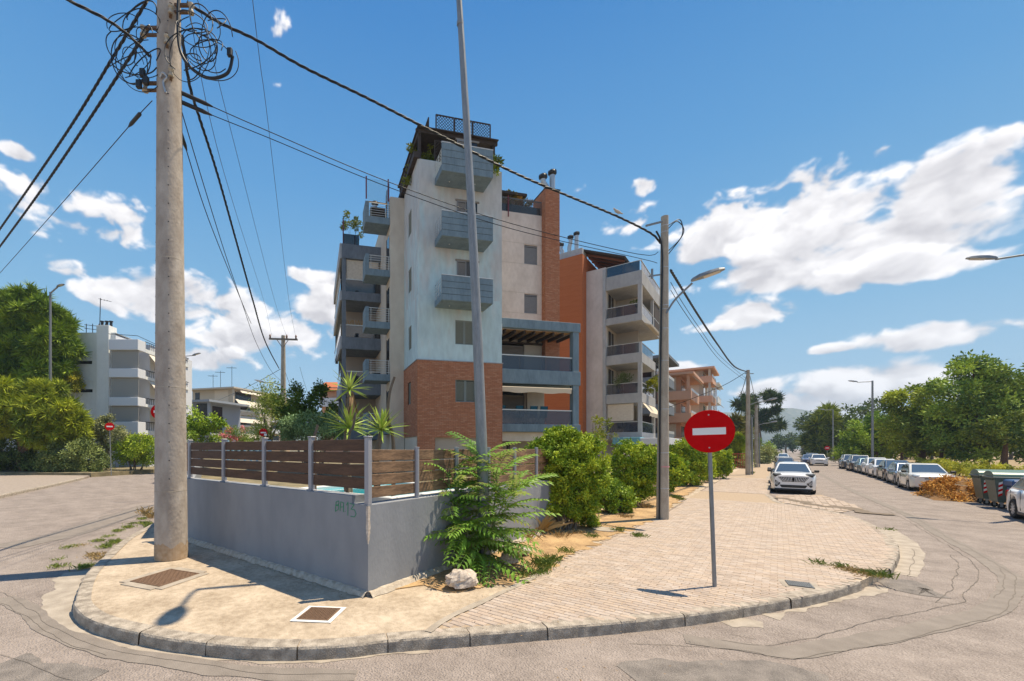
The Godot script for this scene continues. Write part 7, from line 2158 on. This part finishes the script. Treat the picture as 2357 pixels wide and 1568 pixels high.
	for q in [[1752, 1052, 62, "rounded olive tree beside the far pole", 134, [[1752, 1045, 18, 18], [1742, 1055, 14, 14], [1760, 1056, 14, 14]]], [1772, 1054, 72, "second olive tree further along the pavement", 135, [[1772, 1045, 16, 16], [1780, 1052, 12, 12]]], [1722, 1062, 48, "round shrub beyond the square pole", 137, [[1716, 1068, 12, 14]]]]:
		var bb := Vector3((q[0] - CX) / FL * q[2], 0.2, -q[2])
		tree("olive_tree", q[3], bb, 1.2, 0.14, at_px(q[5], q[2], bb, 0.9, 26), silver, M.leaf, 3.0, 5.0, Color(0.145, 0.174, 0.072), Color(0.51, 0.546, 0.234), q[4], M.bark, "olive trees along the pavement")
	var og := Vector3(58, 0.2, -76)
	tree("tree", "light green round tree behind the olives", og, 1.6, 0.2, at_px([[1745, 1030, 30, 18], [1765, 1040, 20, 16]], 76, og, 0.9, 14), big, M.leaf, 0.7, 1.1, Color(0.131, 0.217, 0.036), Color(0.415, 0.528, 0.0936), 138, M.bark)
	# masses closing the avenue
	for q in [[[[1810, 1020, 30, 20], [1840, 1015, 28, 22], [1790, 1028, 20, 14], [1860, 1022, 24, 22]], 190.0, "dark tree mass closing the end of the avenue", Color(0.0261, 0.0508, 0.0144), Color(0.113, 0.17, 0.0343), 141], [[[1850, 1000, 26, 30], [1870, 975, 22, 28], [1885, 1000, 26, 40]], 150.0, "tall dark trees beside the far lamp", Color(0.029, 0.058, 0.0168), Color(0.133, 0.189, 0.039), 142], [[[1995, 950, 28, 30], [1960, 965, 24, 26], [2030, 965, 30, 30]], 95.0, "grey green eucalyptus crown behind the pines", Color(0.058, 0.087, 0.036), Color(0.208, 0.264, 0.0936), 143]]:
		var bb := Vector3((q[0][0][0] - CX) / FL * q[1], 0.1, -q[1])
		tree("tree", q[2], bb, 4.0, 0.4, at_px(q[0], q[1], bb, 0.6, 1.6), big, M.leaf, 2.2, 3.6, q[3], q[4], q[5], M.bark, "trees at the end of the avenue")
	var pn := Vector3(86, 0.1, -92)
	tree("pine_tree", "big layered pine with sunlit yellow green tops across the avenue", pn, 4.0, 0.5, at_px([[1905, 965, 26, 22], [1890, 985, 30, 20], [1925, 990, 34, 22], [1895, 1015, 40, 20], [1935, 1020, 40, 24], [1905, 1045, 44, 20], [1950, 1045, 30, 20]], 92, pn, 0.7, 7), needle_far, M.needle, 2.6, 4.2, Color(0.0435, 0.0798, 0.0168), Color(0.377, 0.415, 0.0437), 144, M.bark)
	for q in [[[[2000, 1010, 50, 46], [2040, 975, 46, 46], [1975, 1035, 36, 28], [2060, 1020, 56, 36]], 58.0, "broad leafy tree behind the parked white hatchbacks", 151, Color(0.0906, 0.17, 0.0259), Color(0.471, 0.612, 0.0655)], [[[2110, 930, 56, 50], [2160, 960, 60, 56], [2090, 990, 60, 44], [2150, 1020, 66, 36], [2070, 935, 30, 34]], 48.0, "wide yellow green park tree beside the tallest one", 152, Color(0.0997, 0.16, 0.0259), Color(0.565, 0.612, 0.0749)], [[[2240, 870, 62, 42], [2290, 890, 66, 54], [2200, 920, 60, 50], [2260, 960, 90, 60], [2330, 950, 70, 66], [2250, 1020, 84, 40], [2340, 1020, 60, 40], [2240, 838, 24, 18]], 43.0, "tallest dark green park tree above the bins", 153, Color(0.0725, 0.133, 0.0259), Color(0.4, 0.514, 0.0749)], [[[2400, 900, 60, 60], [2420, 980, 70, 70]], 43.0, "park tree at the edge beyond the bins", 154, Color(0.0816, 0.151, 0.0259), Color(0.424, 0.539, 0.0749)]]:
		var z: float = q[1]
		var bb := Vector3((q[0][0][0] + 20 - CX) / FL * z, 0.14, -z)
		tree("park_tree", q[2], bb, 2.6, 0.34, at_px(q[0], z, bb, 0.75, 20), big, M.leaf, 0.8, 1.35, q[4], q[5], q[3], M.bark_red, "leafy park trees across the avenue")
	for q in [[2165, 46, "slim trunk beside the leafy park trees"], [2120, 52, "thin pale trunk in the park beyond the hedge"], [2075, 56, "distant trunk in the park behind the hedge"], [2310, 40, "leaning dark trunk in front of the tallest park tree"]]:
		var bb := Vector3((q[0] - CX) / FL * q[1], 0.14, -q[1])
		var b := MB.new(); taper(b, [Vector3.ZERO, Vector3(0.1, 1.4, 0), Vector3(0.3, 3.2, 0)], 0.3 if q[0] == 2310 else 0.17, 0.1, 8)
		var o := thing("park_tree", q[2], "tree", bb); put("trunk", b, M.bark_red, o)
		crown(o, "crown", [[Vector3(0.3, 4.4, 0), Vector3(2.4, 1.8, 2.0), 260]], big, M.leaf, 0.7, 1.2, Color(0.06, 0.1, 0.02), Color(0.325, 0.39, 0.065), 190 + int(q[1]), 0.4, 0.35)
	# dense shade behind the park trees
	for i in 9:
		var px := 1965.0 + i * 60.0
		var bb := Vector3((px - CX) / FL * 85.0, 0.1, -85)
		tree("tree", "dark tree deep in the park behind the leafy ones", bb, 2.0, 0.3, at_px([[px, 1000 + (i * 37) % 25, 48, 36], [px + 25, 1035, 44, 24]], 85, bb, 0.6, 2.4), big, M.leaf, 1.4, 2.2, Color(0.029, 0.0508, 0.012), Color(0.151, 0.208, 0.039), 160 + i, M.bark, "dark trees deep in the park")
	# hedges over there
	for q in [[44, 66, 11.2, 1.1, "long clipped hedge behind the parked cars", 171], [14, 31, 11.2, 1.35, "clipped light green hedge behind the bins", 172]]:
		var mid_s: float = (q[0] + q[1]) / 2.0
		var bb := st(mid_s, q[2], 0.14)
		var blobs := []
		var n := int((q[1] - q[0]) / 1.6)
		for i in n:
			var c: Vector3 = DV * ((i + 0.5) / n - 0.5) * (q[1] - q[0]) + Vector3.UP * q[3] * 0.55
			blobs.append([c, Vector3(1.1, q[3] * 0.52, 0.7), 150])
		bush("hedge", q[4], "hedge", bb, blobs, mid, M.leaf, 0.8, 1.3, Color(0.174, 0.217, 0.024), Color(0.641, 0.603, 0.0624), q[5], "clipped hedges of the park", 0.02)
	for q in [[1932, 1050, 24, 16, 68, "soft grey green bush at the head of the parked row", Color(0.145, 0.174, 0.06), Color(0.452, 0.471, 0.187), 175], [1965, 1055, 26, 14, 64, "brown dried bush beside the street lamp", Color(0.217, 0.145, 0.048), Color(0.603, 0.415, 0.156), 176], [2190, 1085, 30, 14, 38, "scrubby brown shrub beyond the leaf heap", Color(0.102, 0.087, 0.024), Color(0.377, 0.282, 0.078), 177]]:
		var bb := Vector3((q[0] - CX) / FL * q[4], 0.14, -q[4])
		bush("shrub", q[5], "bush", bb, at_px([[q[0], q[1], q[2], q[3]]], q[4], bb, 0.8, 40), mid, M.leaf, 1.0, 1.8, q[6], q[7], q[8])
	# the heap of cut branches and brown leaves
	var hp := st(32.2, 6.7)
	var heap := thing("leaf_heap", "big heap of dried orange brown branches and leaves on the road", "leaf heap", hp)
	heap.basis = yaw(DV)
	var b := MB.new()
	var fh := noise(0.9, 17, 3)
	for i in 24:
		for j in 14:
			var q := []
			for w in [[0, 0], [1, 0], [1, 1], [0, 1]]:
				var u: float = (i + w[0]) / 12.0 - 1.0; var v: float = (j + w[1]) / 7.0 - 1.0
				q.append(Vector3(u * 2.3, maxf(0.0, (1.0 - u * u) * (1.0 - v * v)) * (0.8 + 0.35 * fh.get_noise_2d(u * 2, v * 2)) + 0.004, v * 1.25))
			b.quad(q[0], q[1], q[2], q[3]) if (q[1] - q[0]).cross(q[2] - q[0]).y > 0 else b.quad(q[3], q[2], q[1], q[0])
	put("mound", b, M.soil_leaf, heap)
	var litter := crown(heap, "leaves", [[Vector3(0, 0.12, 0), Vector3(2.3, 0.75, 1.25), 1500], [Vector3(0.3, 0.05, 0), Vector3(2.0, 0.6, 1.0), 900]], mid, M.straw, 0.6, 1.1, Color(0.34, 0.14, 0.022), Color(0.72, 0.38, 0.09), 181, 0.75, 0.25, -0.6)
	var mm := litter.multimesh
	for i in mm.instance_count:   # nothing below the road
		var x := mm.get_instance_transform(i)
		if x.origin.y < 0.03: x.origin.y = 0.03 + absf(x.origin.y) * 0.3; mm.set_instance_transform(i, x)
	b = MB.new()
	for q in [[Vector3(-1.6, 0.7, -0.5), Vector3(-0.9, 0.35, 0.9)], [Vector3(-1.9, 0.3, 0.9), Vector3(-1.4, 0.05, 1.3)], [Vector3(-0.6, 0.9, 0.1), Vector3(0.5, 0.8, 0.5)], [Vector3(-1.0, 0.4, 1.0), Vector3(-0.4, 0.1, 1.35)]]: b.tube(PackedVector3Array([q[0], q[0].lerp(q[1], 0.5) + Vector3.UP * 0.06, q[1]]), [0.02, 0.018, 0.01], 5)
	put("sticks", b, M.twig, heap)
	make_weeds()
	balcony_plants()

func tuft(b: MB, at: Vector3, n: int, h: float, spread: float, r: RandomNumberGenerator, dark: Color, light: Color) -> void:
	for i in n:
		var o := at + Vector3(r.randfn(), 0, r.randfn()) * spread * 0.55
		var d := Vector3(r.randfn() * 0.6, 1, r.randfn() * 0.6).normalized()
		var k := h * r.randf_range(0.4, 1.1)
		var s := d.cross(Vector3(r.randfn(), 0, r.randfn())).normalized() * 0.006
		b.col = dark.lerp(light, r.randf())
		b.tri(o - s, o + s, o + d * k * 0.6 + s * 0.6); b.tri(o - s, o + d * k * 0.6 + s * 0.6, o + d * k + Vector3(d.x, -0.2, d.z) * k * 0.4)
func make_weeds() -> void:
	var r := RandomNumberGenerator.new(); r.seed = 55
	var gA := Color(0.1, 0.16, 0.03); var gB := Color(0.3, 0.33, 0.08); var sA := Color(0.3, 0.2, 0.08); var sB := Color(0.52, 0.38, 0.18)
	var b := MB.new(); b.colored = true
	for q in [[440, 460, 60, 0.1], [370, 540, 40, 0.08], [385, 585, 120, 0.1], [560, 590, 200, 0.11], [650, 415, 130, 0.09], [720, 385, 80, 0.08], [700, 455, 150, 0.12], [760, 425, 220, 0.12], [780, 350, 130, 0.1], [850, 325, 180, 0.1], [880, 300, 90, 0.09], [940, 270, 120, 0.1], [985, 245, 90, 0.12], [960, 300, 160, 0.12], [990, 320, 160, 0.16], [500, 445, 60, 0.06]]:
		var z := z7(q); tuft(b, gp(z[0], z[1], 0.02), q[2], q[3], 0.14, r, gA, gB)
	for q in [[620, 510, 160, 0.1], [660, 530, 120, 0.1], [540, 445, 60, 0.06], [1000, 260, 60, 0.35], [960, 240, 40, 0.4]]:
		var z := z7(q); tuft(b, gp(z[0], z[1], 0.02), q[2], q[3], 0.16, r, sA, sB)
	kind(put("kerb_weeds", b, M.straw), "stuff")
	b = MB.new(); b.colored = true
	for q in [[1245, 690, 30, 0.1], [1290, 690, 40, 0.12], [1145, 675, 40, 0.14], [1400, 720, 25, 0.1], [1440, 740, 50, 0.12], [1500, 745, 50, 0.16], [1530, 750, 30, 0.16], [1545, 470, 60, 0.1], [280, 280, 120, 0.2], [310, 290, 80, 0.16], [730, 135, 140, 0.3], [60, 510, 90, 0.1]]:
		var z := z8(q); tuft(b, gp(z[0], z[1], 0.155), q[2], q[3], 0.14, r, gA, gB)
	for q in [[1350, 715, 200, 0.06], [1420, 735, 240, 0.07], [1300, 700, 100, 0.05]]:
		var z := z8(q); tuft(b, gp(z[0], z[1], 0.155), q[2], q[3], 0.2, r, sA, sB)
	for q in [[1253, 1302, 260, 0.2], [1240, 1318, 120, 0.14], [1275, 1290, 120, 0.16], [1305, 1270, 100, 0.12], [1365, 1235, 80, 0.14], [1420, 1222, 80, 0.16], [1466, 1232, 120, 0.1], [1365, 1214, 80, 0.2], [1210, 1322, 90, 0.1]]:
		tuft(b, gp(q[0], q[1], 0.165), q[2], q[3], 0.16, r, gA, gB)
	for q in [[1195, 1225, 40, 0.5], [1235, 1228, 60, 0.7], [1260, 1222, 50, 0.5], [1215, 1240, 40, 0.4], [1290, 1235, 60, 0.2], [1330, 1228, 50, 0.15], [1480, 1168, 140, 0.25], [1440, 1190, 120, 0.15]]:
		tuft(b, gp(q[0], q[1], 0.165), q[2], q[3], 0.2, r, sA, sB)
	kind(put("pavement_weeds", b, M.straw), "stuff")
	# dry leaves and crumbs on the ground
	b = MB.new(); b.colored = true
	for i in 900:
		var px := r.randf_range(430, 1000); var py := r.randf_range(1250, 1400)
		var o: Vector3
		if i < 300:
			var t := pow(r.randf(), 0.8) * 6.2
			o = st(4.49, -4.69, 0.16) - NV * t - DV * (0.1 + absf(r.randfn()) * 0.12)
		elif i < 600:
			o = gp(r.randf_range(1000, 1450), r.randf_range(1215, 1370), 0.17)
		else:
			var q := Vector2(r.randf_range(4.0, 22.0), r.randf_range(-3.4, -0.4)); o = st(q.x, q.y, 0.162)
		var d := Vector3(r.randfn(), 0, r.randfn()).normalized()
		b.col = Color(0.12, 0.07, 0.03).lerp(Color(0.4, 0.26, 0.13), r.randf())
		leaf(b, o + Vector3.UP * 0.004, d, Vector3.UP, r.randf_range(0.015, 0.045), r.randf_range(0.008, 0.02), 0.05)
	kind(put("leaf_litter", b, M.straw), "stuff")

func balcony_plants() -> void:
	var small := sprig("small", 14, 0.062, 0.034, 0.08, 1)
	var mid := sprig("mid", 14, 0.11, 0.055, 0.16, 2)
	var silver := sprig("silver", 20, 0.08, 0.022, 0.14, 7)
	var A := Color(0.09, 0.13, 0.02); var B := Color(0.28, 0.29, 0.04)
	for q in [["climbing plant trailing over the tower's roof edge", [[985, 355, 14, 24], [970, 375, 12, 24], [945, 392, 10, 16], [935, 410, 8, 14], [950, 345, 8, 10]], 23.0, 16.8, 120, B],
			["leafy shrub on the roof terrace beside the top balcony", [[1140, 372, 8, 16], [1142, 385, 6, 8]], 22.0, 16.8, 260, Color(0.3, 0.36, 0.03)],
			["flowering shrub behind the right roof terrace lattice", [[1165, 452, 16, 14], [1185, 462, 18, 12], [1210, 468, 12, 8]], 27.2, 16.9, 110, Color(0.4, 0.2, 0.05)],
			["loose shrub on the back roof terrace", [[818, 505, 20, 20], [800, 520, 14, 16], [830, 525, 14, 18]], 29.0, 15.4, 60, B],
			["silvery potted shrub on the grey block's second balcony", [[1432, 868, 14, 12], [1445, 875, 12, 10], [1420, 878, 10, 8]], 34.4, 6.7, 60, Color(0.2, 0.22, 0.09)],
			["yellow green climber spilling over the grey block's side balcony", [[1497, 882, 10, 16], [1508, 890, 9, 20], [1490, 895, 6, 10]], 35.2, 6.7, 110, Color(0.42, 0.4, 0.02)],
			["small green pot plant on the grey block's upper balcony", [[1462, 700, 10, 8]], 34.4, 12.9, 90, Color(0.16, 0.24, 0.03)]]:
		var base := Vector3((q[1][0][0] - CX) / FL * q[2], q[3], -q[2])
		bush("balcony_plant", q[0], "plant", base, at_px(q[1], q[2], base, 0.6, q[4]), silver if q[0].begins_with("silvery") else small, M.leaf, 1.4, 2.4, A, q[5], int(q[1][0][0]), "", 0.012)
	# deck chairs on the lower balcony of the wing
	var o := Vector3(-0.086, 0, -21.6)
	var bs := Basis(Vector3.UP, 0.2375)
	var first: Node3D = null
	for x in [4.75, 5.35, 6.45, 7.35, 8.0]:
		var at: Vector3 = o + bs * Vector3(x, 3.713, -2.1)
		if first == null:
			first = thing("garden_chair", "teal sling garden chair with dark frame on the lower glass railed balcony", "chair", at, 0.2375 + PI, "teal chairs on the balcony")
			var b := MB.new()
			b.bbox(Vector3(0, 0.75, -0.22), Vector3(0.44, 0.66, 0.02), 0.008, Basis(Vector3.RIGHT, -0.22)); put("backrest", b, M.teal, first)
			b = MB.new(); b.bbox(Vector3(0, 0.42, 0.05), Vector3(0.44, 0.02, 0.44), 0.008); put("seat", b, M.teal, first)
			b = MB.new()
			for s in [-1, 1]:
				b.tube(PackedVector3Array([Vector3(0.23 * s, 1.08, -0.3), Vector3(0.23 * s, 0.44, -0.16), Vector3(0.23 * s, 0.0, 0.26)]), 0.013, 6)
				b.tube(PackedVector3Array([Vector3(0.23 * s, 0.62, -0.2), Vector3(0.24 * s, 0.64, 0.25), Vector3(0.24 * s, 0.0, -0.3)]), 0.013, 6)
			put("frame", b, M.black, first)
		else: another(first, "", at, 0.2375 + PI)
	var bp := MB.new()
	var tb := thing("balcony_table", "dark low table standing among the teal balcony chairs", "table", o + bs * Vector3(7.0, 3.713, -2.7), 0.2375)
	bp.bbox(Vector3(0, 0.72, 0), Vector3(1.4, 0.04, 0.7), 0.01); put("tabletop", bp, M.black, tb)
	for x in [-0.6, 0.6]:
		for z in [-0.28, 0.28]: var lg := MB.new(); lg.bar(Vector3(x, 0, z), Vector3(x, 0.7, z), 0.02); put("leg", lg, M.black, tb)
	# stacked sticks on the deep balcony
	var r := RandomNumberGenerator.new(); r.seed = 91
	var w := thing("firewood", "bundle of upright wooden slats leaning on the back balcony rail", "wood", o + bs * Vector3(-2.4, 9.42, -7.3), 0.2375)
	for i in 14:
		var sb := MB.new(); sb.box(Vector3(-0.55 + i * 0.11, 0.55 + r.randf() * 0.1, r.randf() * 0.2), Vector3(0.07, 1.05 + r.randf() * 0.35, 0.02), Basis(Vector3.BACK, r.randf_range(-0.35, 0.35))); put("slat", sb, M.bamboo, w)
	# garden things behind the fence
	var pc := Vector3(-0.9, 1.0, -12.6)
	var pool := thing("swimming_pool", "small turquoise pool behind the plank fence", "pool", pc)
	var pb := MB.new(); pb.box(Vector3(0, 0.12, 0), Vector3(3.4, 0.04, 3.4), yaw(DV)); put("water", pb, M.pool, pool)
	pb = MB.new()
	var pbs := yaw(DV)
	for s in [-1, 1]: pb.bbox(pbs.x * 1.8 * s + Vector3.UP * 0.12, Vector3(0.2, 0.2, 3.8), 0.02, pbs); pb.bbox(pbs.z * 1.8 * s + Vector3.UP * 0.12, Vector3(3.38, 0.2, 0.2), 0.02, pbs)
	put("coping", pb, M.white_paint, pool)
	var gt := thing("garden_gate", "red metal garden gate along the pavement beyond the hedges", "gate", st(59, -3.6, 0.15))
	gt.basis = yaw(NV)
	var gb := MB.new()
	for i in 9: gb.box(Vector3(-0.9 + i * 0.225, 0.85, 0), Vector3(0.05, 1.6, 0.04))
	for y in [0.15, 0.9, 1.6]: gb.box(Vector3(0, y, 0.03), Vector3(2.0, 0.08, 0.03))
	put("bars", gb, M.gate_red, gt)
	for x in [-1.2, 1.2]: var gp2 := MB.new(); gp2.bbox(Vector3(x, 1.0, 0), Vector3(0.35, 2.0, 0.35), 0.02); put("gate_post", gp2, M.tan_wall, gt)
	var lw := thing("low_wall", "low cream garden wall along the avenue hedges", "wall", st(48, -3.75, 0.15))
	lw.basis = yaw(DV)
	var lwb := MB.new(); lwb.bbox(Vector3(0, 0.35, 0), Vector3(19, 0.7, 0.25), 0.02); put("wall", lwb, M.tan_wall, lw)
	for i in 3: var lp := MB.new(); lp.bbox(Vector3(-9.0 + i * 5.0, 0.6, 0.02), Vector3(0.35, 1.2, 0.33), 0.02); put("pillar", lp, M.tan_wall, lw)
	var pk := thing("picket_fence", "row of pale blue pickets beyond the plank fence", "fence", Vector3(-13.0, 0.3, -30))
	for i in 8: var pp := MB.new(); pp.box(Vector3(i * 0.42 - 0.3, 1.25 + (0.12 if i % 7 == 0 else 0.0), 0), Vector3(0.14 if i % 7 else 0.3, 2.5, 0.1)); put("picket", pp, M.picket, pk)
	make_car("white van with a high roof parked beyond the plank fence", {"L": 4.6, "W": 1.9, "H": 2.2, "belt": 1.2, "hood": 1.05, "nose": 0.9, "tail": 1.3, "hoodl": 0.9, "rake": 0.6, "rear": 0.3, "rearb": 0.1, "wr": 0.33, "wb": 2.9, "foh": 0.9, "paint": M.white_paint}, Vector3(-15.8, 0.5, -41), 0.3, "")
	var cab := thing("utility_cabinet", "dark green metal gate leaf between the concrete pole and the fence", "gate", Vector3(-13.6, 0.1, -25.8))
	var cb := MB.new(); cb.bbox(Vector3(0, 1.1, 0), Vector3(0.6, 2.0, 0.12), 0.02); put("leaf_panel", cb, M.gate_green, cab)

func _ready() -> void:
	rng.seed = 4242
	make_view()
	make_materials()
	building_materials()
	make_ground()
	make_wall()
	make_covers()
	make_corner_building()
	make_grey_block()
	make_houses()
	make_poles()
	make_cables()
	make_signs()
	make_cars()
	make_bins()
	rock("pale jagged boulder lying at the foot of the sapling", gp(1062, 1352, 0.163) + Vector3(0, 0.12, 0), Vector3(0.27, 0.17, 0.18), 5)
	rock("brown broken stone half under the sapling's leaves", gp(1172, 1300, 0.163) + Vector3(0, 0.12, 0), Vector3(0.19, 0.16, 0.14), 9)
	rock("small block of stone beside the broken stone", gp(1205, 1278, 0.163) + Vector3(0, 0.08, 0), Vector3(0.15, 0.09, 0.12), 14)
	make_plants()
